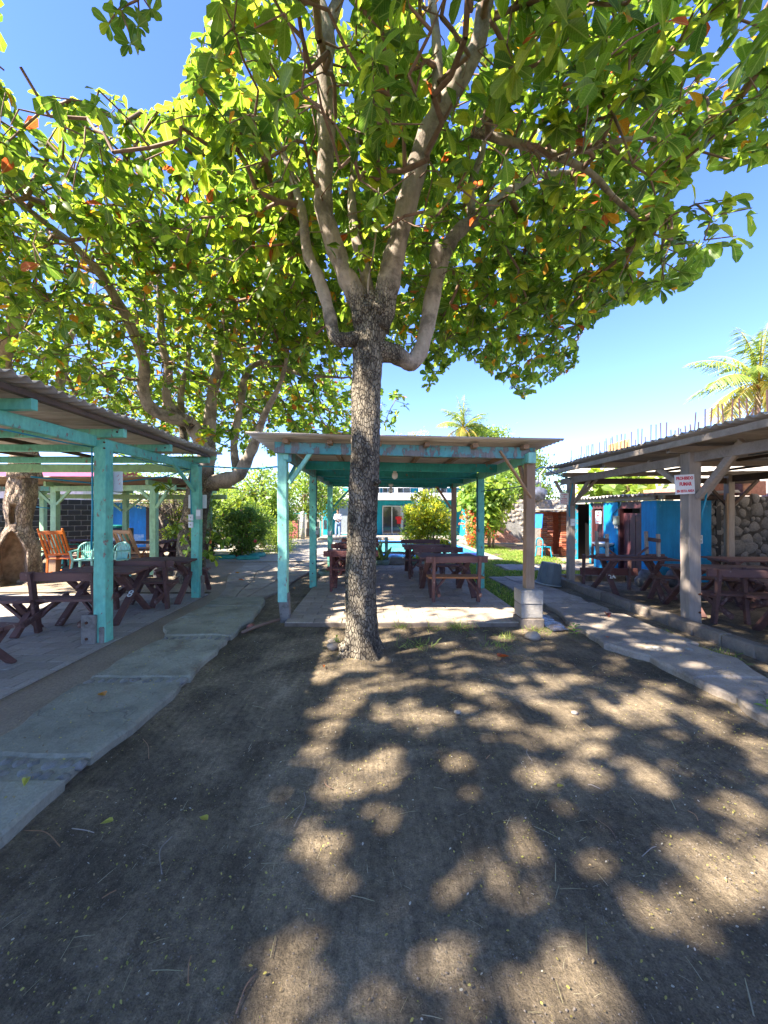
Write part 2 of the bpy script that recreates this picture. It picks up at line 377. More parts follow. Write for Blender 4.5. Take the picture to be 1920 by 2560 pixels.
def mat_leaf(name, trans=.5, rough=.42):
    # real leaf colours come in as a per-leaf attribute; some light passes through the blade
    t = NT(name); at = t.n('Attribute', attribute_name='Col')
    v = t.noise(22, detail=3); col = t.mix(1.0, at.outputs['Color'], t.ramp(v, [(.3, .75), (.7, 1.15)]), 'MULTIPLY')
    lf = t.n('Attribute', attribute_name='Lf'); sp = t.n('SeparateXYZ'); t.t.links.new(lf.outputs['Vector'], sp.inputs[0])
    s_ = t.math('ABSOLUTE', sp.outputs[1]); mid = t.ramp(s_, [(.010, 1.0), (.022, 0.0)])
    side = t.math('SINE', t.math('MULTIPLY', t.math('SUBTRACT', sp.outputs[0], t.math('MULTIPLY', s_, 1.1)), 62)); vein = t.math('MAXIMUM', mid, t.math('MULTIPLY', t.ramp(side, [(.86, 0.0), (1.0, 1.0)]), .55))
    col = t.mix(vein, col, t.mix(1.0, col, (1.7, 1.6, 1.5), 'MULTIPLY') if False else t.mix(.35, col, (.40, .44, .12)))
    blem = t.ramp(t.noise(34, detail=6, rough=.7), [(.66, 0.0), (.72, .7)]); col = t.mix(blem, col, (.22, .12, .03))
    b = t.n('BsdfPrincipled'); t.set(b, 'Base Color', col); t.set(b, 'Roughness', rough); t.set(b, 'Specular IOR Level', .45)
    tr = t.n('BsdfTranslucent'); hs = t.n('HueSaturation', Value=2.7, Saturation=1.02, Hue=.485); t.t.links.new(col, hs.inputs['Color'])
    t.t.links.new(hs.outputs[0], tr.inputs['Color'])
    mx = t.n('MixShader'); mx.inputs[0].default_value = trans
    t.t.links.new(b.outputs[0], mx.inputs[1]); t.t.links.new(tr.outputs[0], mx.inputs[2]); t.t.links.new(mx.outputs[0], t.out.inputs[0])
    return t.m
M['leaf'] = mat_leaf('almond_leaf'); M['leaf_far'] = mat_leaf('shrub_leaf', .4, .5); M['grass'] = mat_leaf('grass_blade', .3, .6)
def mat_bark(name, c, c2, crack, sc=40, depth=.016, limb=None):
    # cracked plates; where the attribute "bl" falls to 0 (up the limbs) the bark turns smooth and paler
    t = NT(name); v = t.coord((1,1,.42)); nz = t.n('TexNoise', Scale=9.0, Detail=4.0); t.t.links.new(v, nz.inputs['Vector'])
    w = t.n('MixRGB', blend_type='ADD'); w.inputs[0].default_value = .035
    t.t.links.new(v, w.inputs[1]); t.t.links.new(nz.outputs['Color'], w.inputs[2])
    e = t.vor(sc, w.outputs[0], 'DISTANCE_TO_EDGE').outputs['Distance']
    ed = t.ramp(e, [(.0, .1), (.05, .45), (.13, 1.0)])
    cell = t.vor(sc, w.outputs[0]); cr = t.n('SeparateColor'); t.t.links.new(cell.outputs['Color'], cr.inputs[0])
    col = t.ramp(cr.outputs[0], [(0, c2), (.5, c), (1, mul(c, 1.12))])
    col = t.mix(1.0, col, t.ramp(t.noise(60, detail=6, rough=.7), [(.3, .65), (.7, 1.2)]), 'MULTIPLY')
    stain = t.ramp(t.noise(2.6, t.coord((1,1,.6)), 8, .7), [(.50, 0.0), (.60, .8)])
    col = t.mix(stain, col, mul(c2, .30)); col = t.mix(t.ramp(t.noise(6, t.coord((1,1,.8)), 6, .7, .5), [(.60, 0.0), (.68, .5)]), col, mul(c, 1.6))
    col = t.mix(ed, crack, col); h = t.math('ADD', ed, t.math('MULTIPLY', t.noise(80, detail=5), .35))
    if limb:
        at = t.n('Attribute', attribute_name='bl'); f = t.ramp(t.math('ADD', at.outputs['Fac'], t.math('MULTIPLY', t.math('SUBTRACT', t.noise(8, detail=5), .5), .5)), [(.25, 0.0), (.62, 1.0)])
        g = t.noise(18, t.coord((1,1,.35)), 7, .7); lc = t.ramp(g, [(.32, limb[1]), (.68, limb[0])])
        lc = t.mix(t.ramp(t.noise(4, detail=7, rough=.7), [(.47, 0.0), (.62, .8)]), lc, mul(limb[1], .42))
        col = t.mix(f, lc, col); h = t.mix(f, t.ramp(t.noise(45, t.coord((1,1,.4)), 6, .7), [(.3, .75), (.7, 1.0)]), h)
    return t.bsdf(col, .9, t.bump(h, depth), spec=.2)
M['bark'] = mat_bark('cracked_dark_bark', (.25,.215,.16), (.15,.125,.095), (.040,.031,.025), limb=((.40,.335,.275), (.26,.215,.175)))
M['bark_limb'] = M['bark']
M['bark_twig'] = plain('brown_twig_bark', (.22,.14,.095), .8, var=.35, scale=14)
M['bark_brown'] = mat_bark('brown_furrowed_bark', (.46,.35,.26), (.30,.22,.16), (.09,.065,.05), 24, .012, limb=((.42,.32,.24), (.26,.19,.14)))
M['hollow'] = plain('rotten_heartwood', (.36,.23,.15), .95, var=.45, scale=9, bump=.02)
# ================================================================ the setting
rnd = random.Random(7)
def gz(y): return 0.0 if y < 12.2 else max(-.22, -.02 * (y - 12.2))
def ground():
    xs = list(np.concatenate([[-700,-300,-120,-60,-30,-18], np.arange(-12, 12.01, .25), [18,30,60,120,300,700]]))
    ys = list(np.concatenate([[-60,-20,-6,-2], np.arange(0, 12.3, .25), np.arange(13, 26, 1), [30,40,60,100,200,400,900]]))
    rs = np.random.RandomState(3); n = rs.rand(len(ys), len(xs))
    vs = []; fs = []
    for j, y in enumerate(ys):
        for i, x in enumerate(xs):
            d = 0.0
            if -1.7 < x < 2.8 and y < 5.4: d = (n[j][i] - .5) * .016
            vs.append((x, y, gz(y) - .004 + d))
    W = len(xs)
    for j in range(len(ys)-1):
        for i in range(W-1): fs.append((j*W+i, j*W+i+1, (j+1)*W+i+1, (j+1)*W+i))
    mb = MB(); mb.add(vs, fs); tag(mb.build('ground', M['dirt'], smooth=True), kind='structure')
ground()

def sheet(name, pts, z, mat):
    mb = MB(); mb.add([(x, y, z + gz(y)) for x, y in pts], [tuple(range(len(pts)))])
    return tag(mb.build(name, mat), kind='structure')
def wavy(pts, amp, step=.12, rnd=rnd):
    # a closed outline with a broken, uneven edge
    out = []; n = len(pts)
    for i in range(n):
        a = Vector(pts[i]); b = Vector(pts[(i+1) % n]); L = (b-a).length; k = max(1, int(L/step))
        nn = Vector((-(b-a).y, (b-a).x)).normalized()
        for q in range(k):
            p = a + (b-a)*(q/k) + (nn*rnd.uniform(-amp, amp) if q else Vector((0,0)))
            out.append((p.x, p.y))
    return out
sheet('earth_strip', [(-3.15,-.5), (-2.3,-.5), (-2.3,7.6), (-3.15,7.6)], .022, M['earth'])
sheet('earth_yard', [(-30,7.6), (-1.9,7.6), (-1.9,11.4), (-5.5,13), (-9,19.8), (-30,19.8)], .012, M['earth'])
tag(sheet('lawn_soil', [(2.35,6.4), (2.9,6.6), (4.1,9.2), (6.4,9.2), (6.4,20), (2.3,21), (2.3,11)], .008, plain('lawn_soil_green', (.06,.085,.025), .95, var=.4, scale=2)))

def slab_stone(outline, z0, z1, mat, name, parent, amp=.012, rnd=rnd, ch=.02):
    # flat stone with an uneven outline, a worn rounded edge and a slightly uneven top
    pts = wavy(outline, amp, .14, rnd); n = len(pts)
    cx = sum(p[0] for p in pts)/n; cy = sum(p[1] for p in pts)/n
    sh = lambda k, dz: [((x-cx)*k+cx, (y-cy)*k+cy, dz + rnd.uniform(-.003, .003)) for x, y in pts]
    sx = max(p[0] for p in pts) - min(p[0] for p in pts); k1 = 1 - 2*ch/max(.15, sx)
    vs = sh(1.0, z0) + sh(1.01, z1-ch*.9) + sh((1+k1)/2, z1-ch*.25) + sh(k1, z1) + sh(k1*.55, z1)
    fs = []
    for L in range(4):
        for i in range(n):
            j = (i+1) % n; fs.append((L*n+i, L*n+j, (L+1)*n+j, (L+1)*n+i))
    fs.append(tuple(4*n+i for i in range(n)))
    mb = MB(); mb.add(vs, fs)
    if sum(pts[i][0]*pts[(i+1)%n][1]-pts[(i+1)%n][0]*pts[i][1] for i in range(n)) < 0: mb.f = [f[::-1] for f in mb.f]
    return mb.build(name, mat, parent)

# -- left flagstone path
path = tag(thing('path', None, None), kind='structure')
ys = [-.4, 1.15, 2.22, 2.42, 3.46, 3.60, 4.66, 4.78, 5.62, 6.3, 6.95]
pebs = {2, 4, 6}
def xl(y): return -2.5 - .035*max(0, y-1) - (.10 if y > 5 else 0) + .05*math.sin(y*3.1)
def xr(y): return -1.74 + .035*math.sin(y*2.3) + .02*math.sin(y*7) - (.12*(y-5.4) if y > 5.4 else 0)
for i in range(len(ys)-1):
    y0, y1 = ys[i], ys[i+1]
    if i in pebs:
        nx = 8 if i == 2 else 9
        rows = 2 if i == 2 else 1
        for r_ in range(rows):
            for k in range(nx):
                x = xl(y0) + (xr(y0)-xl(y0))*(k+.5+ .25*(r_ % 2))/nx; y = y0 + (y1-y0)*(r_+.5)/rows
                a, b = (xr(y0)-xl(y0))/nx*.56*rnd.uniform(.8,1.05), (y1-y0)/rows*.56
                mb = MB(); x += rnd.uniform(-.02,.02); a *= rnd.uniform(.7,1.1); mb.ball((x, y + rnd.uniform(-.02,.02), .036), (a, b*rnd.uniform(.7,1.05), .026), 9, 6, lambda d: 1+.12*math.sin(d.x*5+d.y*4+k))
                mb.build('pebble', M['pebble'], path, smooth=True)
        mb = MB(); mb.poly([(xl(y0)+.03,y0-.06),(xr(y0)-.03,y0-.06),(xr(y1)-.03,y1+.06),(xl(y1)+.03,y1+.06)], -.02, .050); mb.build('mortar_bed', M['flag'], path)
    else:
        g = .012
        o = [(xl(y0),y0+g+rnd.uniform(0,.03)), ((xl(y0)+xr(y0))/2, y0+g+rnd.uniform(-.02,.02)), (xr(y0),y0+g), (xr((y0+y1)/2)+rnd.uniform(-.02,.02),(y0+y1)/2), (xr(y1),y1-g), ((xl(y1)+xr(y1))/2,y1-g+rnd.uniform(-.02,.01)), (xl(y1),y1-g), (xl((y0+y1)/2)+rnd.uniform(-.08,.02),(y0+y1)/2)]
        slab_stone(o, -.02, .066 + rnd.uniform(-.006,.006), M['flag'], 'flagstone', path, .026)
# crazy paving further on, widening towards the plaza
def crazy(parent, ya, yb, xa, xb, nx, dy, mat, z=.035, seed=2):
    r = random.Random(seed); rows = int((yb-ya)/dy); g = {}
    for j in range(rows+1):
        y = ya + (yb-ya)*j/rows
        for i in range(nx+1):
            t = i/nx; x = xa(y)*(1-t)+xb(y)*t
            g[i,j] = (x + r.uniform(-.22,.22)*(xb(y)-xa(y))/nx*(1 if 0<i<nx else .5), y + (r.uniform(-.28,.28)*dy if 0<j<rows else 0))
    for j in range(rows):
        for i in range(nx):
            q = [g[i,j], g[i+1,j], g[i+1,j+1], g[i,j+1]]; cx = sum(p[0] for p in q)/4; cy = sum(p[1] for p in q)/4
            q = [((x-cx)*.965+cx, (y-cy)*.965+cy) for x, y in q]
            slab_stone(q, -.02+gz(cy), z+gz(cy)+r.uniform(-.006,.006), mat, 'flagstone', parent, .012, r, .012)
crazy(path, 7.0, 11.9, lambda y: -2.85-.16*(y-7)*1.5, lambda y: -1.95+.10*(y-7), 3, .72, M['flag_warm'], .04)
# -- plaza
plz = tag(thing('plaza', None, None), kind='structure')
mb = MB(); mb.poly([(-5.2,12.05),(-.35,12.05),(-.35,13.1),(-.2,23.2),(-16,23.2),(-9,19)], -.3, .065)
for i, p in enumerate(mb.v): mb.v[i] = (p[0], p[1], p[2]+gz(p[1])*.9)
mb.build('plaza_slab', M['plaza'], plz)
mb = MB(); mb.poly([(-16,23.2),(7.5,23.2),(7.5,19.9),(3.9,19.9),(-.2,19.9)], -.35, -.05); mb.build('far_terrace', M['plaza'], plz)

# -- right concrete walk, a kerb of cast blocks
walk = tag(thing('pavement', None, None), kind='structure')
redge = [(3.0,.3),(2.93,1.6),(2.95,2.86),(3.04,3.2),(2.98,3.55),(2.97,4.1),(2.72,4.5),(2.75,5.2),(2.86,5.8),(2.92,6.5),(2.9,7.3)]
cuts = [(0,2),(2,4),(4,6),(6,8),(8,9),(9,10)]
for a, b in cuts:
    o = [(4.0,redge[a][1]+.01)] ; o = [p for p in redge[a:b+1]]
    o = [(o[0][0], o[0][1]+.006)] + o[1:-1] + [(o[-1][0], o[-1][1]-.006)] + [(3.72+.10*math.sin(b*1.7), o[-1][1]-.006), (3.80+.05*math.sin(a*2), (o[0][1]+o[-1][1])/2), (3.74+.09*math.sin(a*1.3), o[0][1]+.006)]
    slab_stone(o, -.03, .072 + rnd.uniform(-.004,.004), M['flag_warm'], 'concrete_slab', walk, .035, rnd, .022)
crazy(walk, 7.35, 9.3, lambda y: 2.8, lambda y: 3.75, 2, .6, M['flag_warm'], .045, 5)
crazy(walk, 10.4, 11.6, lambda y: 3.7, lambda y: 6.2, 4, .6, M['flag_warm'], .03, 6)
crazy(walk, 12.9, 15.5, lambda y: 3.75, lambda y: 4.35, 1, .65, M['plaza'], .045, 8)
for x, y in [(3.35,4.3),(3.1,2.6)]:
    for k in range(6):
        mb = MB(); mb.ball((x+rnd.uniform(-.25,.2), y+rnd.uniform(-.05,.05), .075), (.045,.03,.014), 8, 5); mb.build('pebble', M['pebble'], walk, smooth=True)
kerb = tag(thing('kerb', None, None), kind='structure')
y = .6
while y < 8.7:
    if not (5.2 < y+.2 < 5.43 and False):
        mb = MB(); mb.bev((0,0,0), (.15, .392, .19), .012, jit=.003, rnd=rnd)
        o = mb.build('kerb_block', M['kerb'], kerb, (4.26+rnd.uniform(-.008,.008) - (y-4)*.012, y+.2, .05+rnd.uniform(-.006,.006)))
        o.rotation_euler.z = rnd.uniform(-.01,.025)
    y += .4
for k in range(7):
    mb = MB(); mb.bev((0,0,0), (.39, .15, .17), .01, jit=.004, rnd=rnd)
    mb.build('kerb_block', M['kerb'], kerb, (4.5+k*.4, 9.05-.02*k, .045))

# -- paving slabs, laid one by one
def pavers(name, x0, x1, y0, y1, w, d, z, mat, grout_z, limit, seed):
    r = random.Random(seed); s = tag(thing(name, None, None), kind='structure')
    mb = MB(); mb.box(((x0+x1)/2,(y0+y1)/2,grout_z/2-.03), (x1-x0, y1-y0, grout_z+.06)); mb.build('bed', M['grout'], s)
    cells = []; j = 0; y = y0
    while y < y1-.02:
        x = x0 - (w/2 if j % 2 else 0)
        while x < x1-.02:
            a, b = max(x, x0), min(x+w, x1)
            if b-a > .05: cells.append((a, b, y, min(y+d, y1)))
            x += w
        y += d; j += 1
    vis = lambda c: 0 < UC+F*(c[1])/max(.5,c[3]) and UC+F*c[0]/max(.5,c[3]) < 1920 and c[3] > 1.0
    cells.sort(key=lambda c: (not vis(c), c[2])); shared = {}
    rest = MB()
    for k, (a, b, c, e) in enumerate(cells):
        W, D = b-a-.007, e-c-.007; zz = z + r.uniform(-.0025,.0025)
        if k < limit and vis((a,b,c,e)):
            key = (round(W,2), round(D,2), r.randint(0,2))
            if key not in shared:
                m = MB(); m.bev((0,0,0), (W, D, .05), .005, jit=.002, rnd=r); shared[key] = m.mesh('paver', mat)
            link_mesh('paver', shared[key], s, ((a+b)/2,(c+e)/2,zz-.025), (r.uniform(-.004,.004), r.uniform(-.004,.004), r.uniform(-.006,.006)))
        else: rest.bev(((a+b)/2,(c+e)/2,zz-.025), (W,D,.05), .005, rnd=r)
    if rest.v: tag(rest.build('paver_field', mat, s), kind='stuff')
    return s
pavers('pavilion_floor', -1.22, 2.28, 5.36, 11.1, .40, .20, .062, M['paver_warm'], .048, 290, 11)
pavers('pergola_floor', -7.6, -3.12, .2, 7.35, .40, .20, .040, M['paver'], .026, 290, 12)

# ================================================================ roofs and pergolas
def corr_sheet(parent, x0, x1, y0, y1, za, zb, mat, wl=.13, amp=.019, th=.006, r=rnd):
    # sheet whose ridges run along x from (x0, za) to (x1, zb)
    per = 8; n = max(2, int((y1-y0)/wl*per)); vs = []; fs = []; K = 6; j0 = r.uniform(-.03,.03); j1 = r.uniform(-.03,.03)
    for lay in (0, 1):
        for k in range(K+1):
            t = k/K; x = (x0+j0)*(1-t)+(x1+j1)*t; z = za*(1-t)+zb*t - .012*math.sin(t*PI)*r.random()
            for i in range(n+1):
                y = y0+(y1-y0)*i/n
                vs.append((x, y, z + amp*math.sin(2*PI*y/wl) + (th if lay else 0)))
    N = (n+1)*(K+1)
    for k in range(K):
        for i in range(n):
            a = k*(n+1)+i; b = a+1; c = a+n+2; d = a+n+1
            fs.append((a, b, c, d)); fs.append((N+a, N+d, N+c, N+b))
    for i in range(n):
        a = i; fs.append((a, N+a, N+a+1, a+1)); a = K*(n+1)+i; fs.append((a, a+1, N+a+1, N+a))
    for k in range(K):
        a = k*(n+1); fs.append((a, a+n+1, N+a+n+1, N+a)); a = k*(n+1)+n; fs.append((a, N+a, N+a+n+1, a+n+1))
    mb = MB(); mb.add(vs, fs); return mb.build('roof_sheet', mat, parent, smooth=True)
def roof(parent, x0, x1, y0, y1, za, zb, mat, w=.97, **k):
    y = y0; i = 0
    while y < y1-.1:
        dz = .009 if i % 2 else 0
        corr_sheet(parent, x0, x1, y-.06, min(y+w, y1), za+dz, zb+dz, mat, **k); y += w; i += 1
def part_beam(parent, name, a, b, w, h, mat, up=(0,0,1), label=None, **k):
    mb = MB(); k.setdefault('wob', .003); mb.beam(a, b, w, h, up, rnd=rnd, **k)
    o = mb.build(name, M[mat], parent)
    if label: o['label'] = label
    return o
def bolts(parent, pts, d=(0,-1,0), r=.014):
    for p in pts:
        mb = MB(); p = Vector(p); d = Vector(d); mb.cyl(p-d*.012, p+d*.008, r, r*.9, 8); mb.build('bolt', M['rust'], parent)

# ---- near left pergola
LP = thing('pergola', 'turquoise timber pergola with corrugated roof over the picnic tables at left front', 'pergola')
for (x, y) in [(-3.25,4.65),(-3.22,7.05),(-3.27,2.2),(-3.27,-.2),(-3.27,-2.0),(-7.3,7.05),(-7.3,4.65),(-7.3,2.2),(-7.3,-.2),(-7.3,-2.0)]:
    part_beam(LP, 'post', (x+rnd.uniform(-.01,.01),y,.0), (x,y,2.46), .145, .145, 'teal', ch=.008, seg=9, wob=.004)
for yy0, yy1, zz in [(4.72,7.30,2.445),(2.1,4.58,2.447),(-.3,2.09,2.44),(-2.2,-.31,2.44)]:
    part_beam(LP, 'beam', (-3.315,yy0,zz-.01), (-3.315,yy1,zz), .062, .13, 'teal')
    part_beam(LP, 'beam', (-7.3,yy0,zz), (-7.3,yy1,zz), .062, .13, 'teal')
for yy in [-1.6,-.2,1.0,2.2,3.40,4.65,5.72,7.05]:
    part_beam(LP, 'cross_beam', (-7.6,yy,2.555), (-2.99,yy,2.55), .07, .10, 'teal')
part_beam(LP, 'end_beam', (-7.5,7.15,2.42), (-3.30,7.15,2.41), .05, .15, 'green_pale')
part_beam(LP, 'end_beam', (-7.5,7.15,2.60), (-2.9,7.15,2.60), .04, .07, 'green_pale')
for x in [-3.02,-4.1,-5.2,-6.3,-7.4]:
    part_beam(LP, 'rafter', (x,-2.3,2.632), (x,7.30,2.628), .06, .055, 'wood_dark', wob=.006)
roof(LP, -7.7, -2.86, -2.35, 7.38, 2.78, 2.69, M['corr_cement'])
part_beam(LP, 'brace', (-3.22,6.97,1.98), (-3.30,6.35,2.42), .05, .05, 'teal')
part_beam(LP, 'brace', (-3.27,4.57,1.95), (-3.31,3.9,2.42), .05, .05, 'teal') if False else None
mb = MB(); mb.bev((-3.36,4.56,.20), (.17,.05,.36), .012, jit=.004, rnd=rnd); mb.bev((-3.22,4.64,.13), (.06,.16,.2), .01, rnd=rnd)
st = mb.build('post_foot', M['stump'], LP); bolts(st, [(-3.37,4.53,.29),(-3.37,4.53,.10)], r=.018)
mb = MB(); mb.bev((-3.16,7.10,.22), (.08,.13,.42), .01, rnd=rnd); mb.build('post_foot', M['stump'], LP)
bolts(LP, [(-3.19,4.575,2.43),(-3.19,4.575,2.36),(-3.06,4.61,2.56),(-3.06,5.68,2.55),(-3.17,6.97,1.55),(-3.17,6.97,1.62)], r=.012)
for y0, y1, px in [(2.2,4.62,-3.36),(4.62,7.0,-3.36)]:
    mb = MB(); mb.tube([(px+.02,y0,2.38),(px,y0+.6,2.36),(px,(y0+y1)/2,2.35),(px,y1-.4,2.36),(px+.01,y1,2.38)], .008, 6); mb.build('cable', M['cable'], LP, smooth=True)
mb = MB(); mb.tube([(-7,3.0,2.49),(-5,3.25,2.47),(-4.2,3.34,2.49),(-3.4,3.6,2.43),(-3.36,4.6,2.41),(-3.36,4.61,2.2),(-3.35,4.6,1.6),(-3.34,4.57,1.15)], .010, 7); mb.build('cable', M['cable'], LP, smooth=True)
mb = MB(); mb.tube([(-4.35,4.9,2.05),(-4.1,5.8,2.02),(-3.6,6.6,2.2),(-3.3,6.98,2.38),(-3.29,6.96,2.1),(-3.28,6.95,1.9),(-3.27,6.955,1.5)], .011, 7); mb.build('cable', M['cable'], LP, smooth=True)

def board(name, label, cat, c, w, h, th=.012, mat='sign_white', rz=0, ry=0, group=None):
    mb = MB(); mb.bev((0,0,0), (w, th, h), .003); o = mb.build(name, M[mat], None, c)
    o.rotation_euler = (0, ry, rz); return tag(o, label, cat, group)
b1 = board('notice_board', 'blank white notice board behind the near turquoise pergola post', 'board', (PX(272,4.76),4.76,PZ(1204,4.76)), .345, .25)
b2 = board('notice_board', 'small white board behind the far turquoise post of the left pergola, above its switches', 'board', (PX(494,7.16),7.16,PZ(1254,7.16)), .34, .25)
for k in range(3):
    mb = MB(); mb.beam((.11+.01*k,-.0075,.06-.05*k),(.13+.008*k,-.0075,.085-.05*k),.006,.002,wob=0,ch=0); mb.build('red_stroke', M['red_ink'], b1)
sw = thing('switch_box', 'two white switch plates stacked on the far post of the left pergola', 'switch', (-3.26, 6.955, 1.5))
for z in (.0,-.13):
    mb = MB(); mb.bev((-.02,0,z), (.085,.03,.11), .006); mb.build('switch_plate', M['sign_white'], sw)
    mb = MB(); mb.box((-.02,-.018,z), (.02,.01,.03)); mb.build('rocker', M['pvc'], sw)
mt = thing('meter_box', 'grey meter box on the right side of the far left pergola post', 'meter', (-3.13,6.96,1.56))
mb = MB(); mb.bev((0,0,0), (.10,.07,.19), .01); mb.build('housing', M['pvc'], mt)
mb = MB(); mb.bev((0,-.04,.02), (.075,.012,.11), .004); mb.build('window', M['sign_white'], mt)

# ---- centre pavilion
CP = thing('pavilion', 'open turquoise timber pavilion with flat zinc roof behind the big almond trunk', 'pavilion')
part_beam(CP, 'post', (-1.29,5.60,.30), (-1.30,5.60,2.50), .135, .135, 'teal_light', ch=.008, seg=10, wob=.005)
mb = MB(); mb.beam((-1.26,5.62,-.02), (-1.285,5.61,.42), .145, .13, (0,1,0), rnd=rnd, wob=.006); mb.build('post_foot', M['stump'], CP)
part_beam(CP, 'post', (-1.21,7.9,.05), (-1.21,7.9,2.44), .135, .13, 'teal', seg=9)
part_beam(CP, 'post', (-1.19,10.9,.05), (-1.19,10.9,2.44), .135, .13, 'teal', seg=9)
part_beam(CP, 'post', (2.235,5.49,.49), (2.255,5.49,2.47), .125, .12, 'wood_brown_z', label='bare brown wooden post standing on concrete blocks', seg=9)
part_beam(CP, 'post', (2.2,7.8,.05), (2.2,7.8,2.36), .13, .13, 'teal', seg=9)
part_beam(CP, 'post', (2.18,10.3,.05), (2.2,10.3,2.36), .12, .10, 'wood_brown_z', label='bare brown wooden post')
part_beam(CP, 'post', (2.27,10.55,.05), (2.27,10.55,2.36), .10, .08, 'teal')
part_beam(CP, 'front_beam', (-1.38,5.45,2.515), (2.30,5.45,2.425), .055, .16, 'teal_worn', wob=.004)
part_beam(CP, 'side_beam', (-1.19,5.50,2.40), (-1.17,11.1,2.385), .07, .16, 'teal_worn')
part_beam(CP, 'side_beam', (2.20,5.36,2.355), (2.20,10.7,2.315), .09, .13, 'teal')
mb = MB(); mb.bev((2.22,5.34,2.352), (.11,.05,.15), .006); mb.build('beam_end', M['teal_light'], CP)
mb = MB(); mb.bev((-1.235,5.515,2.41), (.075,.04,.12), .006); mb.build('beam_end', M['teal_light'], CP)
for yy in [6.65,7.9,9.1,10.3,11.0]:
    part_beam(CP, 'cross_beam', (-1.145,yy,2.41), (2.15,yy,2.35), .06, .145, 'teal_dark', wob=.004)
for x in [-1.2,-.58,.1,.76,1.42,2.12]:
    part_beam(CP, 'rafter', (x,5.27,2.585-(x+1.2)*.024), (x+.03,11.3,2.555-(x+1.2)*.024), .075, .055, 'wood_brown', wob=.006)
roof(CP, -1.70, 2.53, 5.16, 11.45, 2.655, 2.565, M['corr_metal'], w=.9, wl=.11, amp=.014, th=.003)
part_beam(CP, 'brace', (-1.20,5.56,2.02), (-.86,5.46,2.46), .045, .06, 'teal_light')
part_beam(CP, 'brace', (-1.23,5.68,2.10), (-1.20,6.1,2.36), .045, .045, 'teal')
part_beam(CP, 'brace', (1.80,5.405,2.46), (2.245,5.41,1.80), .022, .075, 'wood_brown', up=(0,1,0), label='bare brown diagonal board')
part_beam(CP, 'brace', (2.20,5.72,2.30), (2.23,5.56,1.95), .05, .06, 'wood_brown')
part_beam(CP, 'brace', (1.72,10.3,2.30), (2.12,10.3,1.70), .04, .06, 'wood_brown')
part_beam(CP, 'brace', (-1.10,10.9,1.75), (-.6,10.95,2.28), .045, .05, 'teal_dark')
bolts(CP, [(-1.21,7.82,z) for z in (.35,.55,1.5,1.7,2.05,2.2)], r=.012)
for i, (z, w, d, h) in enumerate([(.055,.33,.30,.14),(.225,.30,.27,.19),(.42,.31,.28,.19)]):
    mb = MB(); mb.bev((0,0,0), (w,d,h), .01, jit=.003, rnd=rnd); mb.build('footing_block', M['block' if i else 'kerb'], CP, (2.215,5.44,z))
mb = MB(); mb.tube([(-1.12,7.84,2.36),(-.9,7.8,2.28),(0,7.82,2.26),(1,7.82,2.27),(2.1,7.85,2.30)], .009, 6); mb.build('cable', M['cable'], CP, smooth=True)
mb = MB(); mb.tube([(-1.12,7.86,2.38),(-1.125,7.81,2.3),(-1.13,7.82,1.5),(-1.13,7.83,1.25)], .010, 6); mb.build('cable', M['cable_dark'], CP, smooth=True)
mb = MB(); mb.tube([(2.12,7.74,2.3),(2.12,7.72,1.6),(2.13,7.72,1.2)], .009, 6); mb.build('cable', M['cable_dark'], CP, smooth=True)
for (px, y, v0, lab) in [(987,7.1,1170,'opal bulb hanging under the pavilion roof, the nearer one beside the trunk'),(977,9.5,1213,'small opal bulb under the pavilion roof, the farther one')]:
    z = PZ(v0, y); L = thing('light_bulb', lab, 'light bulb', (PX(px,y), y, z), 0)
    mb = MB(); mb.lathe([(.001,.03),(.055,.03),(.06,.0),(.05,-.02),(.03,-.03),(.03,-.075),(.001,-.075)], n=16); mb.build('holder', M['white'], L, smooth=True)
    mb = MB(); mb.lathe([(.022,-.07),(.05,-.10),(.055,-.15),(.045,-.185),(.02,-.205),(.0,-.21)], n=16); mb.build('bulb', M['glassbulb'], L, smooth=True)
sb = thing('socket_box', 'small grey socket box on the rear left post of the pavilion', 'socket', (-1.2,10.82,1.0))
mb = MB(); mb.bev((0,0,.0),(.11,.05,.13),.008); mb.build('housing', M['sign_white'], sb); mb = MB(); mb.bev((-.12,.04,.24),(.09,.05,.26),.008); mb.build('breaker_case', M['pvc'], sb)
sb = thing('socket_box', 'grey socket box on the middle left post of the pavilion', 'socket', (-1.12,7.86,1.22)); mb = MB(); mb.bev((0,0,.0),(.06,.09,.16),.008); mb.build('housing', M['pvc'], sb)
mb = MB(); mb.box((.0,-.047,.03),(.03,.004,.03)); mb.build('outlet', M['black'], sb)

# ---- right pavilion of weathered timber
RP = thing('shelter', 'weathered grey timber shelter with corrugated roof at the right edge', 'shelter')
part_beam(RP, 'post', (4.45,5.36,.0), (4.44,5.36,2.42), .165, .17, 'wood_grey_z', ch=.01, seg=10, wob=.005)
part_beam(RP, 'post', (4.29,8.3,.0), (4.30,8.3,2.33), .13, .13, 'wood_grey_z')
for (x,y,w) in [(7.72,8.3,.13),(8.2,5.3,.15),(4.5,2.3,.16),(8.3,2.3,.15),(4.5,.2,.16)]: part_beam(RP, 'post', (x,y,.0), (x,y,2.42), w, w, 'wood_grey_z')
part_beam(RP, 'post_board', (7.60,8.22,.0), (7.60,8.22,2.0), .035, .05, 'wood_brown_z')
part_beam(RP, 'side_beam', (4.46,5.28,2.355), (4.48,.0,2.36), .07, .14, 'wood_grey')
part_beam(RP, 'side_beam', (4.37,5.45,2.32), (4.26,8.6,2.27), .07, .13, 'wood_grey')
part_beam(RP, 'side_beam', (7.75,8.5,2.32), (8.2,.0,2.36), .07, .14, 'wood_dark')
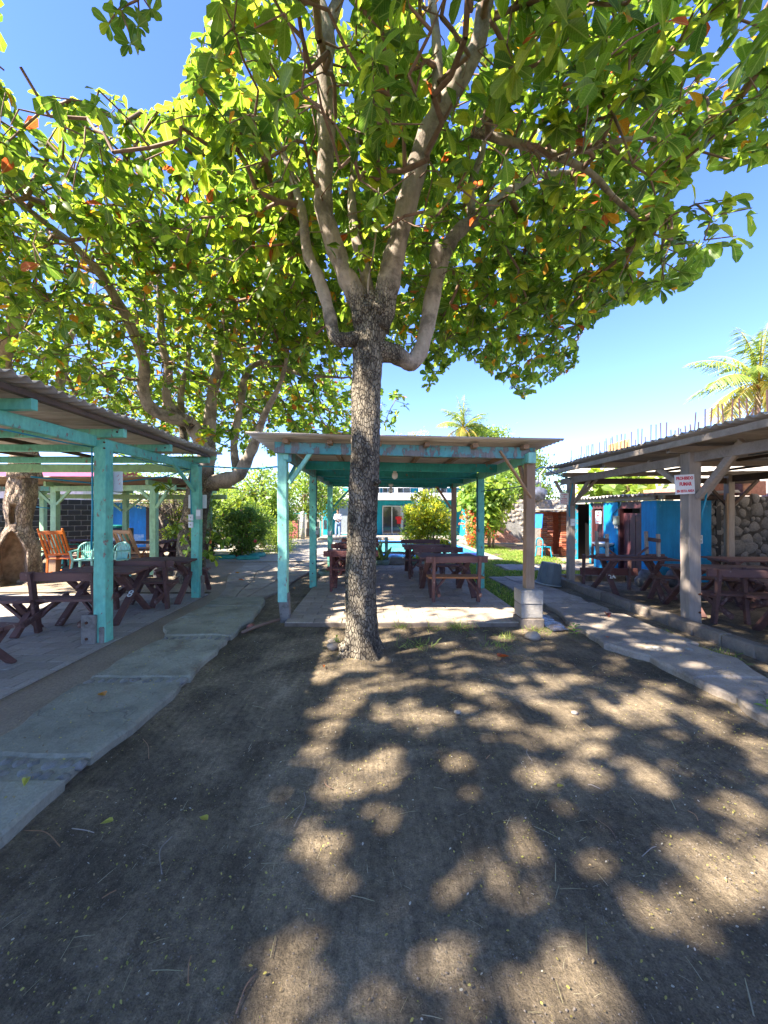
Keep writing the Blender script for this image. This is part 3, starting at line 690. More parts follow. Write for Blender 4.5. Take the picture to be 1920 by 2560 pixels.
for y, z in [(.3,2.48),(2.3,2.48),(3.6,2.475),(5.36,2.465),(6.85,2.44),(8.3,2.40)]:
    part_beam(RP, 'cross_beam', (4.13,y,z), (8.9,y,z+.05), .07, .09, 'wood_grey')
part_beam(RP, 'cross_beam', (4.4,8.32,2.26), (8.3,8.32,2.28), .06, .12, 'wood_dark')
part_beam(RP, 'fascia', (4.10,.0,2.545), (4.02,8.85,2.475), .045, .085, 'wood_grey')
for x in (5.3,6.5,7.7): part_beam(RP, 'rafter', (x,.0,2.57), (x,8.8,2.51), .05, .05, 'wood_dark')
roof(RP, 3.98, 9.0, -.2, 8.9, 2.60, 2.68, M['corr_cement'])
part_beam(RP, 'brace', (4.47,5.26,1.80), (4.46,4.62,2.46), .06, .085, 'wood_grey')
part_beam(RP, 'brace', (4.58,5.34,1.78), (5.05,5.34,2.40), .06, .08, 'wood_grey')
part_beam(RP, 'brace', (4.40,5.46,1.98), (4.36,6.05,2.38), .055, .075, 'wood_grey')
part_beam(RP, 'brace', (4.30,8.22,1.75), (4.35,7.6,2.30), .05, .06, 'wood_grey')
part_beam(RP, 'brace', (4.37,8.3,1.80), (4.85,8.3,2.30), .05, .06, 'wood_grey')
part_beam(RP, 'brace', (4.22,8.3,1.80), (3.98,8.35,2.28), .05, .06, 'wood_grey')
part_beam(RP, 'brace', (7.66,8.3,1.75), (7.2,8.3,2.25), .05, .06, 'wood_dark'); part_beam(RP, 'brace', (7.8,8.3,1.75), (8.35,8.3,2.3), .05, .06, 'wood_dark')
mb = MB(); mb.tube([(4.30,8.23,2.22),(4.26,8.22,1.95),(4.22,8.22,1.75),(4.23,8.22,1.50)], .014, 6); mb.build('cable', M['cable'], RP, smooth=True)
mb = MB(); mb.tube([(4.62,5.30,1.9),(4.60,5.30,1.75),(4.56,5.30,1.6),(4.55,5.31,1.45)], .012, 6); mb.build('cable', M['cable'], RP, smooth=True)
mb = MB(); mb.tube([(4.9,5.0,2.35),(5.4,4.8,2.42),(6.2,4.9,2.40),(7,5,2.44)], .014, 6); mb.build('cable', M['cable_dark'], RP, smooth=True)
bolts(RP, [(4.50,5.27,.22),(4.50,5.27,.47)], r=.016)
sb = thing('junction_box', 'white junction box low on the rear post of the right shelter', 'socket', (4.30,8.215,1.38)); mb = MB(); mb.bev((0,0,0),(.10,.03,.15),.006); mb.build('cover', M['sign_white'], sb)
mb = MB(); mb.box((0,-.017,0),(.05,.004,.012)); mb.build('slot', M['pvc'], sb)

# ---- lettering
def text(body, size, mat, parent, loc, rot=(PI/2,0,0), bold=0.0, name='lettering', sx=1.0, ext=.0008):
    cu = bpy.data.curves.new(name, 'FONT'); cu.body = body; cu.size = size; cu.align_x = 'CENTER'; cu.align_y = 'CENTER'
    cu.extrude = ext; cu.offset = bold; cu.resolution_u = 3
    tmp = bpy.data.objects.new('t', cu); COL.objects.link(tmp); bpy.context.view_layer.update()
    me = bpy.data.meshes.new_from_object(tmp.evaluated_get(bpy.context.evaluated_depsgraph_get())); bpy.data.objects.remove(tmp)
    me.materials.clear(); me.materials.append(M[mat])
    o = bpy.data.objects.new(name, me); COL.objects.link(o); o.parent = parent; o.location = loc; o.rotation_euler = rot; o.scale = (sx,1,1); return o
s1 = board('no_smoking_sign', 'white sign reading PROHIBIDO FUMAR EN ESTA AREA on the front shelter post', 'sign', (4.285,5.262,PZ(1211,5.26)), .27, .268, .006, rz=.0, ry=-R(3))
s1.rotation_euler = (0, -R(3.0), 0)
text('PROHIBIDO', .058, 'red_ink', s1, (0,-.0040,.083), bold=.0026, sx=.76)
text('FUMAR', .066, 'red_ink', s1, (.008,-.0040,.003), bold=.003, sx=.78)
text('EN ESTA AREA', .046, 'red_ink', s1, (.003,-.0040,-.092), bold=.0022, sx=.79)
s2 = board('warning_sign', 'small white sign with five lines of faded red lettering on the rear shelter post', 'sign', (PX(1410.5,8.2),8.20,PZ(1247,8.2)), .185, .255, .006)
s2.rotation_euler = (0, R(2.0), 0)
for k, (w, sz) in enumerate([('EL CLIENTE', .030),('NO', .030),('HACERSE', .036),('RESPONSABLE', .030),('PERTENENCIAS', .026)]):
    text(w, sz, 'red_ink', s2, (0,-.004,.088-.045*k), bold=.001, sx=.78)
# ================================================================ trees
def nrm(a): return a / np.maximum(1e-9, np.linalg.norm(a, axis=-1, keepdims=True))
LEAF_HI = ([0,.07,.33,.62,.86,1.0], [.014,.022,.16,.265,.235,.075], 3)
LEAF_MD = ([0,.38,.76,1.0], [.02,.18,.27,.07], 3)
LEAF_LO = ([0,.45,.8,1.0], [.03,.24,.27,.08], 2)
LANCE = ([0,.3,.7,1.0], [.03,.14,.12,.01], 2)
def leaf_template(tp, droop=.22, fold=.35):
    ts, ws, nc = tp; V = []
    for t, w in zip(ts, ws):
        h = -droop*t*t
        if nc == 3: V += [(t,-w,h+w*fold), (t,0,h), (t,w,h+w*fold)]
        else: V += [(t,-w,h), (t,w,h)]
    Fc = []
    for i in range(len(ts)-1):
        for k in range(nc-1): a = i*nc+k; Fc.append((a, a+1, a+nc+1, a+nc))
    return np.array(V, float), np.array(Fc)
def leaf_mesh(name, p, a, n, L, col, mat, tp=LEAF_MD, wid=1.0, droop=.22, fold=.35):
    # p, a, n: (N,3) base, direction, normal; L (N,), col (N,3)
    T, Fc = leaf_template(tp, droop, fold); N = len(p); k = len(T)
    a = nrm(a); b = nrm(np.cross(n, a)); n = np.cross(a, b)
    wv = wid if hasattr(wid, '__len__') else np.full(N, wid)
    V = p[:,None,:] + L[:,None,None]*(T[None,:,0:1]*a[:,None,:] + T[None,:,1:2]*wv[:,None,None]*b[:,None,:] + T[None,:,2:3]*n[:,None,:])
    V = V.reshape(-1, 3); Fa = (Fc[None] + (np.arange(N)*k)[:,None,None]).reshape(-1, 4)
    me = bpy.data.meshes.new(name); me.vertices.add(len(V)); me.vertices.foreach_set('co', V.astype(np.float32).ravel())
    nf = len(Fa); me.loops.add(nf*4); me.loops.foreach_set('vertex_index', Fa.astype(np.int32).ravel())
    me.polygons.add(nf); me.polygons.foreach_set('loop_start', np.arange(0, nf*4, 4, dtype=np.int32)); me.polygons.foreach_set('loop_total', np.full(nf, 4, np.int32))
    me.polygons.foreach_set('use_smooth', np.ones(nf, bool))
    at = me.attributes.new('Col', 'FLOAT_COLOR', 'POINT'); C4 = np.ones((N, k, 4), np.float32); C4[:,:,:3] = col[:,None,:]
    at.data.foreach_set('color', C4.ravel()); me.materials.append(mat)
    lf = me.attributes.new('Lf', 'FLOAT_VECTOR', 'POINT'); lf.data.foreach_set('vector', np.tile(T.astype(np.float32), (N,1)).ravel()); me.update(); me.validate()
    return me
def palette(rs, N, cols, wts, jit=.18):
    c = np.array(cols)[rs.choice(len(cols), N, p=np.array(wts)/sum(wts))]
    return np.clip(c * (1 + rs.uniform(-jit, jit, (N, 1))), 0, 1)
GREENS = [(.045,.105,.012),(.085,.165,.014),(.13,.215,.018),(.22,.28,.02),(.42,.20,.015),(.34,.09,.02)]
def catmull(pts, sub=6):
    P_ = [np.array(p, float) for p in pts]; P_ = [2*P_[0]-P_[1]] + P_ + [2*P_[-1]-P_[-2]]; out = []
    for i in range(1, len(P_)-2):
        for s in range(sub):
            t = s/sub; a, b, c, d = P_[i-1], P_[i], P_[i+1], P_[i+2]
            out.append(.5*((2*b)+(c-a)*t+(2*a-5*b+4*c-d)*t*t+(3*b-a-3*c+d)*t**3))
    out.append(P_[-2]); return out
def limb_pts(seq): return [(*P(u, v, y), r) for u, v, y, r in seq]
def inpoly(u, v, poly):
    x = np.array([p[0] for p in poly]); y = np.array([p[1] for p in poly]); n = len(poly); c = np.zeros(len(u), bool); j = n-1
    for i in range(n):
        t = ((y[i] > v) != (y[j] > v)) & (u < (x[j]-x[i])*(v-y[i])/(y[j]-y[i]+1e-9)+x[i]); c ^= t; j = i
    return c
K_ = 1.1573
GAP_L = [(0,-900),(0,222),(60,215),(140,240),(230,195),(300,240),(350,275),(425,255),(455,180),(490,90),(540,0),(560,-300),(500,-900)]
GAP_R = [(x*K_, y*K_) for x, y in [(1700,350),(1500,368),(1445,430),(1470,490),(1545,560),(1500,615),(1420,640),(1320,665),(1255,720),(1248,790),(1130,860),(1050,800),(1000,765),(965,800),(925,840),(950,880),(850,935),(850,1100),(1900,1100),(2300,350)]]
BLOBS = [(715,2362,82),(804,2131,78),(835,2217,60),(816,1824,48),(804,1888,46),(926,1922,62),(827,1992,58),(793,1680,30),(671,2524,40),
 (1081,2403,50),(1070,2281,50),(1243,2177,46),(1243,2230,52),(1307,2252,46),(1446,2455,112),(1492,2356,46),(1625,2293,60),(1700,2315,50),(1780,2345,58),(1886,2183,80),(1851,2020,60),
 (1643,1963,58),(1600,1930,36),(1478,1936,50),(1430,1920,40),(1353,1928,48),(1296,2061,44),(1336,2142,50),(1452,2160,45),(1712,2113,60),(1133,1905,40),(980,1875,50),(985,1915,44),(1481,1870,36),(1260,1800,50),
 (1365,1762,42),(1605,1765,50),(1660,1762,42),(1782,1806,42),(1654,1714,40),(1230,1750,30),(1000,1800,46),(960,1780,40),(1560,2520,60),(1660,2540,50),(1340,2240,44),(1380,1840,36),(1520,1835,34),
 (1180,1720,36),(1300,1700,30),(1460,1700,36),(1080,1700,40),(980,1700,46),(900,1720,50),(870,1760,44),(1060,1830,30),(1890,1880,40),(1900,1960,30)]
rsd = np.random.RandomState(21)
DISCS = []
for u, v, r in BLOBS:
    y = 1536/(v-1280); DISCS.append((PX(u, y), y, r/960*y*(.92 if v < 2200 else .80)))
for _ in range(70):
    y = rsd.uniform(3.4, 5.4); x = rsd.uniform(-.55, 4.2); DISCS.append((x, y, rsd.uniform(.05, .11)))
for _ in range(60):
    y = rsd.uniform(.6, 9.5); x = rsd.uniform(2.7, 7.5); DISCS.append((x, y, rsd.uniform(.05, .13)))
for _ in range(60):
    y = rsd.uniform(7, 12); x = rsd.uniform(-3.6, 2.2); DISCS.append((x, y, rsd.uniform(.06, .16)))
for _ in range(70):
    y = rsd.uniform(2.9, 5.3); x = rsd.uniform(-.3, 3.6); DISCS.append((x, y, rsd.uniform(.04, .085)))
for _ in range(26):
    y = rsd.uniform(1.2, 3.6); x = rsd.uniform(.2, 3.4); DISCS.append((x, y, rsd.uniform(.05, .12)))
for _ in range(34):
    y = rsd.uniform(2.3, 5.2); x = rsd.uniform(-.48, .12); DISCS.append((x, y, rsd.uniform(.07, .14)))
DISCS = np.array(DISCS)
RECTS = [(-.50,2.3,5.35,6.3,.93),(1.9,2.6,5.0,5.8,.8),(-14,-4.6,7.4,10.0,.75),(2.6,9,12,22,.35),(-4.5,1,13.5,24,.3),(-2.2,-.6,5.2,6.5,.4)]
S_ = np.array(SUN[:])
def carve(p, rs, camera=True):
    # keep crown openings: towards the open sky and where patches of sun reach the ground
    keep = np.ones(len(p), bool)
    for z0 in (0.0,):
        h = p - S_*((p[:,2]-z0)/S_[2])[:,None]
        for q0 in range(0, len(p), 4000):
            s = slice(q0, q0+4000)
            d2 = (h[s,0:1]-DISCS[None,:,0])**2 + (h[s,1:2]-DISCS[None,:,1])**2
            keep[s] &= ~(d2 < (DISCS[None,:,2]*1.0)**2).any(1)
        for x0, x1, y0, y1, pr in RECTS:
            keep &= ~((h[:,0]>x0)&(h[:,0]<x1)&(h[:,1]>y0)&(h[:,1]<y1)&(rs.rand(len(p))<pr))
    if camera:
        ok = p[:,1] > .3; u = np.where(ok, UC+F*p[:,0]/np.maximum(p[:,1],.3), -9999); v = np.where(ok, VC-F*(p[:,2]-EYE)/np.maximum(p[:,1],.3), -9999)
        keep &= ~(inpoly(u, v, GAP_L) | inpoly(u, v, GAP_R))
    return keep

LIMB_CLEAR = [[(740,640),(700,500),(735,430),(850,640)],[(770,600),(745,300),(760,-60),(880,-60),(880,300),(880,600),(900,700),(830,760)],[(930,760),(960,560),(1010,380),(1050,260),(1030,-60),(1300,-60),(1260,120),(1130,330),(1090,480),(1030,760)],
 [(1000,900),(1050,560),(1140,490),(1240,430),(1290,500),(1170,650),(1110,900)],[(760,900),(700,640),(740,520),(830,660),(870,860)],[(1150,400),(1170,290),(1600,420),(1560,520),(1380,440)]]
def almond(name, label, base, trunk, limbs, blobs, seed, dens=10.0, extra=(), leafL=(.115,.20), n_solo=300, bark='bark', camera=True, trunk_fn=None, per=(6,10), group=None, tp=LEAF_MD, clear=.8, knots=()):
    rs = np.random.RandomState(seed); T = thing(name, label, 'tree', base, 0, group); B = np.array(base, float)
    r_ = random.Random(seed)
    if trunk is not None:
        c = catmull([p for p in trunk], 8); ph = [r_.uniform(0, 6) for _ in range(6)]
        def fn(p, d, i, a):
            z = p.z
            return 1 + .055*math.sin(3*a+ph[0]+z*2.1) + .045*math.sin(5*a+ph[1]-z*3.7) + .03*math.sin(9*a+z*9+ph[2]) + .02*math.sin(17*a-z*23) + r_.uniform(-.022,.022) + (max(0,.38-z)/.38)**2*.42*max(0, math.sin(4*a+ph[3]))**2
        mb = MB(); mb.tube([Vector(q[:3])-Vector(base) for q in c], [q[3] for q in c], 40, True, fn)
        for (kx, ky, kz, kr) in knots: mb.ball((kx-base[0], ky-base[1], kz-base[2]), (kr, kr*.9, kr*.85), 18, 12, lambda d: 1+.16*math.sin(5*d.x+kz*9)*math.cos(4*d.z+kx*7)+.10*math.sin(9*d.y+6*d.x)+r_.uniform(-.04,.04))
        o = mb.build('trunk', M[bark], T, smooth=True); blend_attr(o.data, [1.0]*len(mb.v))
    sk = []; 
    for li, (lm, pa) in enumerate(limbs):
        c = catmull(lm, 7); ph = r_.uniform(0, 6)
        mb = MB(); mb.tube([Vector(q[:3])-Vector(base) for q in c], [max(.008, q[3]) for q in c], 16 if lm[0][3] > .06 else 9, True,
            lambda p, d, i, a: 1 + .05*math.sin(2*a+i*.7+ph) + .05*math.sin(i*1.3+ph) + .03*math.sin(5*a+i) + r_.uniform(-.02,.02))
        o = mb.build('limb', M[bark], T, smooth=True); ns = 16 if lm[0][3] > .06 else 9; b0 = 1.0 if lm[0][3] > .08 else .55
        lens = np.r_[0, np.cumsum([math.dist(c[q][:3], c[q+1][:3]) for q in range(len(c)-1)])]; blend_attr(o.data, [max(0.0, b0-lens[q//ns]/.75) for q in range(len(mb.v))])
        sk += [tuple(q) for q in c[(3 if li else 6):]]
    sk = np.array(sk); pts = []
    for (cx, cy, cz, rx, ry, rz, k) in blobs:
        n = int(4.19*rx*ry*rz*dens*k); q = rs.normal(size=(n, 3)); q = nrm(q)*(rs.rand(n, 1)**(1/2.3)); pts.append(q*[rx,ry,rz]+[cx,cy,cz])
    A = np.concatenate(pts + ([np.array(extra, float)] if len(extra) else []))
    keepA = np.ones(len(A), bool)
    if camera:
        m = len(A)-len(extra)
        u = UC+F*A[:,0]/np.maximum(A[:,1],.3); v = VC-F*(A[:,2]-EYE)/np.maximum(A[:,1],.3)
        bad = (A[:,1] > .3) & (inpoly(u, v, GAP_L) | inpoly(u, v, GAP_R)); keepA[:m] &= ~bad[:m]
    A = A[keepA]
    nd = [list(q[:3]) for q in sk]; par = [-1]*len(nd); plen = [0.0]*len(nd)
    N0 = len(nd); cap = N0 + 3*len(A) + 10; nodes = np.zeros((cap, 3)); nodes[:N0] = sk[:,:3]; pl = np.zeros(cap); n = N0
    par = np.full(cap, -1); dist0 = np.min(np.linalg.norm(A[:,None,:]-sk[None,:,:3], axis=2), axis=1); tipidx = []
    for a in A[np.argsort(dist0)]:
        d = np.linalg.norm(nodes[:n]-a, axis=1); j = int(np.argmin(d + .22*pl[:n])); dd = d[j]; last = j
        if dd > .35:
            for t in ((.5,) if dd < .9 else (.33,.66)):
                nodes[n] = nodes[j]*(1-t)+a*t + rs.normal(size=3)*.06*dd + [0,0,.05*dd]; par[n] = last; pl[n] = pl[last]+dd*.5; last = n; n += 1
        nodes[n] = a; par[n] = last; pl[n] = pl[j]+dd; tipidx.append(n); n += 1
    cnt = np.zeros(n); cnt[tipidx] += 1
    for i in range(n-1, N0-1, -1): cnt[par[i]] += cnt[i]
    rad = np.minimum(.055, .0045*np.maximum(cnt[:n],1)**.45)
    srad = sk[:,3]
    i1 = np.arange(N0, n); i0 = par[i1]
    if camera:
        m_ = (nodes[i0]+nodes[i1])/2; ok = m_[:,1] > .3; tu = np.where(ok, UC+F*m_[:,0]/np.maximum(m_[:,1],.3), -9999); tv = np.where(ok, VC-F*(m_[:,2]-EYE)/np.maximum(m_[:,1],.3), -9999)
        cut = inpoly(tu, tv, GAP_L)
        if len(extra): cut &= np.min(np.linalg.norm(m_[:,None]-np.array(extra)[None], axis=2), axis=1) > .3
        i1 = i1[~cut]; i0 = i0[~cut]
    r1 = rad[i1]; r0 = np.minimum(np.where(i0 < N0, srad[np.minimum(i0, N0-1)], rad[i0]), r1*1.5)
    p0 = nodes[i0]-B; p1 = nodes[i1]-B; d = nrm(p1-p0); ref = np.tile([.3,.9,.2], (len(d),1)); x = nrm(np.cross(d, ref)); y = np.cross(d, x)
    S = 5; ang = np.arange(S)*2*PI/S; ring = np.cos(ang)[None,:,None]*x[:,None,:]+np.sin(ang)[None,:,None]*y[:,None,:]
    V = np.concatenate([p0[:,None]+ring*r0[:,None,None], p1[:,None]+ring*r1[:,None,None]], axis=1).reshape(-1,3)
    k = np.arange(S); fq = np.stack([k,(k+1)%S,(k+1)%S+S,k+S],1); Fa = (fq[None]+(np.arange(len(d))*2*S)[:,None,None]).reshape(-1,4)
    me = bpy.data.meshes.new('twigs'); me.from_pydata(V.tolist(), [], Fa.tolist()); me.materials.append(M['bark_twig']); me.polygons.foreach_set('use_smooth',[True]*len(me.polygons))
    o = bpy.data.objects.new('twigs', me); COL.objects.link(o); o.parent = T; tag(o, kind='stuff')
    # rosettes of leaves at the twig ends
    tips = np.array(tipidx); nL = rs.randint(per[0], per[1]+1, len(tips)); rep = np.repeat(np.arange(len(tips)), nL); M_ = len(rep)
    tip = nodes[tips]; bd = nrm(tip-nodes[par[tips]]); ax = nrm(bd*.55+np.array([0,0,.75])+rs.normal(size=tip.shape)*.28)
    up = ax[rep]; x = nrm(np.cross(up, np.tile([.31,.77,.1],(M_,1)))); y = np.cross(up, x)
    first = np.r_[0, np.cumsum(nL)[:-1]]; kk = np.arange(M_)-first[rep]; phi = kk*2.4+np.repeat(rs.rand(len(tips))*6, nL)+rs.normal(size=M_)*.2
    el = rs.uniform(-.35, .75, M_); a = np.cos(phi)[:,None]*x+np.sin(phi)[:,None]*y
    a = nrm(a*np.cos(el)[:,None]+up*np.sin(el)[:,None]+np.array([0,0,-.42])*rs.uniform(.1,1.3,(M_,1)))
    L = rs.uniform(*leafL, M_)*rs.choice([1,.72,1.12], M_, p=[.6,.22,.18]); p = tip[rep]-up*rs.uniform(0,.07,(M_,1))
    col = palette(rs, M_, GREENS, [.22,.33,.28,.13,.028,.010])
    nn = nrm(up+rs.normal(size=(M_,3))*.25); ctr = p+a*L[:,None]*.6
    keep = carve(ctr, rs, False)
    if camera:
        prot = np.zeros(len(ctr), bool)
        if len(extra): 
            ex = np.array(extra); prot = (np.min(np.linalg.norm(ctr[:,None]-ex[None], axis=2), axis=1) < .3)
        kc = carve(ctr, rs, True)
        u = UC+F*ctr[:,0]/np.maximum(ctr[:,1],.3); v = VC-F*(ctr[:,2]-EYE)/np.maximum(ctr[:,1],.3)
        for q_ in LIMB_CLEAR: kc &= ~((ctr[:,1] < 4.15) & (ctr[:,1] > .3) & inpoly(u, v, q_) & (rs.rand(len(u)) < .93))
        su = UC+F*sk[:,0]/sk[:,1].clip(.3); sv = VC-F*(sk[:,2]-EYE)/sk[:,1].clip(.3); sr = F*sk[:,3]/sk[:,1].clip(.3); on = (sk[:,1] > .5)&(su > -50)&(su < 1970)&(sv > -50)&(sr > 5)
        for q0 in range(0, len(ctr), 4000):
            s = slice(q0, q0+4000); d2 = np.hypot(u[s,None]-su[None,on], v[s,None]-sv[None,on]) < sr[None,on]+.6*sr[None,on]+10
            kc[s] &= ~((d2 & (ctr[s,1:2] < sk[None,on,1]+.05)).any(1) & (rs.rand(len(u[s])) < clear) & (ctr[s,1] > .3))
        keep = kc | (prot)
    p, a, nn, L, col, ctr = p[keep], a[keep], nn[keep], L[keep], col[keep], ctr[keep]
    if len(extra) and leafL[0] == .14 and base[1] < 0: L = np.where((ctr[:,1] > 1.6) & (ctr[:,2] < 6) & (ctr[:,0] > -3), L*.5, L)
    L = np.where((np.abs(ctr[:,1]) < 3.2) & (col[:,0] > .3), L*.6, L)
    u = UC+F*ctr[:,0]/np.maximum(ctr[:,1],.3); v = VC-F*(ctr[:,2]-EYE)/np.maximum(ctr[:,1],.3)
    infr = (ctr[:,1] > .4)&(u > 0)&(u < 1920)&(v > 0)&(v < 2560); score = np.where(infr, L/np.maximum(ctr[:,1],.3), 0)
    n_solo = min(n_solo, int((score > .0105).sum())); solo = np.argsort(-score)[:n_solo]; mask = np.ones(len(p), bool); mask[solo] = False
    if n_solo:
        reps = [GREENS[i] for i in (0,1,2,3,4,5)]; Ms = []
        for ci, cc in enumerate(reps):
            for va in range(2):
                Ms.append(leaf_mesh('leaf', np.zeros((1,3)), np.array([[1.,0,0]]), np.array([[0,0,1.]]), np.ones(1), np.array([cc]), M['leaf'], LEAF_HI, 1.0, (.16,.34)[va], (.3,.5)[va]))
        for i in solo:
            ci = int(np.argmin([np.linalg.norm(np.array(c_)/sum(c_)-col[i]/col[i].sum())+.5*abs(sum(c_)-col[i].sum()) for c_ in reps]))
            aa = nrm(a[i]); b = nrm(np.cross(nn[i], aa)); n3 = np.cross(aa, b)
            o = bpy.data.objects.new('leaf', Ms[ci*2+r_.randint(0,1)]); COL.objects.link(o); o.parent = T; l = L[i]; q = p[i]-B
            o.matrix_basis = Matrix(((aa[0]*l,b[0]*l,n3[0]*l,q[0]),(aa[1]*l,b[1]*l,n3[1]*l,q[1]),(aa[2]*l,b[2]*l,n3[2]*l,q[2]),(0,0,0,1)))
    me = leaf_mesh('foliage', p[mask]-B, a[mask], nn[mask], L[mask], col[mask], M['leaf'], tp, rs.uniform(.85,1.2,mask.sum()))
    o = bpy.data.objects.new('foliage', me); COL.objects.link(o); o.parent = T; tag(o, kind='stuff')
    return T

def PR(u, v, y, r): return (*P(u, v, y), r)
# the big almond in the middle
trunk = [(-.115,4.40,-.12,.26),(-.115,4.40,.05,.215),(-.12,4.4,.30,.180),PR(900,1480,4.4,.172),PR(905,1300,4.4,.162),PR(915,1100,4.4,.162),PR(918,960,4.4,.165),PR(922,860,4.4,.175),PR(928,800,4.4,.178),PR(934,768,4.4,.150),PR(938,742,4.4,.09),PR(940,728,4.4,.03)]
limbs = [(([PR(922,830,4.38,.15),PR(893,745,4.36,.12),PR(862,683,4.32,.105),PR(825,580,4.26,.098),PR(808,500,4.22,.096),PR(816,347,4.15,.092),PR(812,174,4.05,.090),PR(814,70,4.0,.085),PR(780,-40,3.9,.06),PR(700,-260,3.7,.045),PR(600,-600,3.5,.03)]),0),
 ([PR(814,80,4.0,.07),PR(850,-20,4.0,.06),PR(880,-200,4.1,.045),PR(900,-420,4.3,.03)],0),
 ([PR(940,820,4.4,.16),PR(965,735,4.36,.14),PR(985,640,4.3,.118),PR(1030,463,4.2,.112),PR(1065,345,4.12,.105),PR(1128,231,4.0,.098),PR(1192,116,3.9,.085),PR(1215,0,3.8,.075),PR(1260,-200,3.7,.05),PR(1330,-420,3.6,.03)],0),
 ([PR(1090,290,4.08,.06),PR(1094,150,4.0,.052),PR(1080,0,3.95,.04),PR(1050,-200,3.9,.025)],0),
 ([PR(925,875,4.42,.12),PR(985,885,4.45,.108),PR(1030,905,4.5,.098),PR(1060,850,4.55,.090),PR(1082,740,4.65,.095),PR(1108,640,4.75,.092),PR(1150,575,4.85,.082),PR(1204,538,4.95,.07),PR(1261,486,5.1,.055),PR(1340,440,5.3,.04),PR(1440,430,5.6,.028)],0),
 ([PR(1095,690,4.7,.08),PR(1092,630,4.65,.085),PR(1090,600,4.6,.03)],0),
 ([PR(1180,555,4.9,.055),PR(1178,463,4.9,.05),PR(1205,382,4.8,.04),PR(1215,300,4.7,.03)],0),
 ([PR(905,845,4.35,.09),PR(862,850,4.3,.08),PR(836,840,4.3,.068),PR(820,770,4.35,.070),PR(795,690,4.4,.064),PR(768,630,4.45,.06),PR(757,540,4.5,.052),PR(730,440,4.6,.04),PR(690,340,4.7,.028)],0),
 ([PR(930,770,4.48,.08),PR(908,660,4.55,.062),PR(885,579,4.6,.055),PR(880,463,4.7,.045),PR(892,350,4.8,.032),PR(900,200,4.9,.02)],0),
 ([PR(1180,330,4.05,.045),PR(1280,355,4.0,.042),PR(1365,382,4.0,.038),PR(1470,428,4.1,.032),PR(1539,498,4.2,.027),PR(1600,548,4.3,.02)],0),
 ([PR(1394,395,4.0,.03),PR(1480,370,4.0,.026),PR(1600,345,3.9,.02),PR(1720,370,3.9,.014)],0),
 ([PR(922,770,4.3,.012),PR(921,700,4.22,.010),PR(938,600,4.1,.009),PR(950,430,3.9,.008)],0)]
ex = [PR(895,630,4.1,0)[:3], PR(1740,510,3.6,0)[:3], PR(1810,500,3.5,0)[:3], PR(1880,520,3.3,0)[:3], PR(1840,590,3.2,0)[:3], PR(1760,600,3.4,0)[:3], PR(1700,680,4.4,0)[:3],PR(1660,700,4.6,0)[:3],PR(1780,540,3.4,0)[:3]]
almond('almond_tree', 'big almond tree with cracked dark trunk standing alone in the middle, before the pavilion', (-.115,4.4,0), trunk, limbs,
  [(0.2,4.7,6.2,4.7,4.6,1.9,1.0),(2.6,7.0,4.75,2.0,2.0,1.05,1.0),(3.2,4.4,5.0,1.7,2.2,.95,.9),(-1.6,6.5,5.2,1.8,2.0,1.3,.7),(0.6,2.6,4.9,2.3,1.3,.9,.8)], 5, 19, ex, knots=[(*P(912,775,4.27),.085),(*P(945,770,4.25),.075),(*P(925,745,4.3),.07),(*P(958,745,4.36),.085),(*P(900,800,4.28),.06),(*P(945,1205,4.27),.035),(*P(862,1618,4.30),.075),(*P(905,1632,4.25),.07)])
# the old tree right of the near pergola
tl = [PR(480,1475,8.9,.50),PR(478,1455,8.9,.38),PR(480,1400,8.9,.31),PR(478,1343,8.9,.285),PR(488,1270,8.9,.265),PR(503,1200,8.9,.265),PR(512,1150,8.85,.20)]
ll = [([PR(503,1215,8.9,.2),PR(517,1139,8.8,.195),PR(497,1093,8.7,.17),PR(470,1054,8.5,.145),PR(424,1043,8.2,.13),PR(378,1020,7.9,.12),PR(359,977,7.7,.11),PR(359,903,7.4,.098),PR(324,810,7.0,.088),PR(289,746,6.7,.078),PR(249,683,6.4,.068),PR(191,619,6.1,.052),PR(104,550,5.7,.040),PR(20,480,5.3,.03)],0),
 ([PR(249,683,6.4,.05),PR(150,645,6.3,.042),PR(30,590,6.1,.03),PR(-80,560,5.9,.02)],0),
 ([PR(505,1215,8.9,.19),PR(548,1202,8.8,.17),PR(592,1190,8.7,.15),PR(617,1151,8.6,.13),PR(640,1100,8.4,.10),PR(660,1040,8.0,.07),PR(700,960,7.4,.045),PR(720,880,7.0,.03)],0),
 ([PR(518,1140,8.8,.15),PR(532,977,8.6,.122),PR(548,923,8.5,.115),PR(544,868,8.3,.105),PR(573,764,8.1,.082),PR(570,700,7.9,.06),PR(600,600,7.5,.035)],0),
 ([PR(560,830,8.2,.06),PR(640,832,8.1,.05),PR(740,850,7.8,.03),PR(800,790,7.6,.02)],0),
 ([PR(480,1070,8.5,.10),PR(440,1030,8.3,.095),PR(417,996,8.2,.09),PR(420,923,8,.085),PR(405,856,7.8,.075),PR(399,723,7.3,.055),PR(390,640,7,.035)],0),
 ([PR(592,1190,8.7,.09),PR(585,1100,8.95,.085),PR(602,1016,9,.085),PR(617,931,8.8,.07),PR(670,905,8.5,.055),PR(760,935,8.1,.04),PR(860,945,7.8,.02)],0),
 ([PR(460,1110,8.8,.09),PR(456,1050,8.8,.085),PR(452,985,8.8,.07),PR(470,900,8.7,.05),PR(480,800,8.5,.03)],0)]
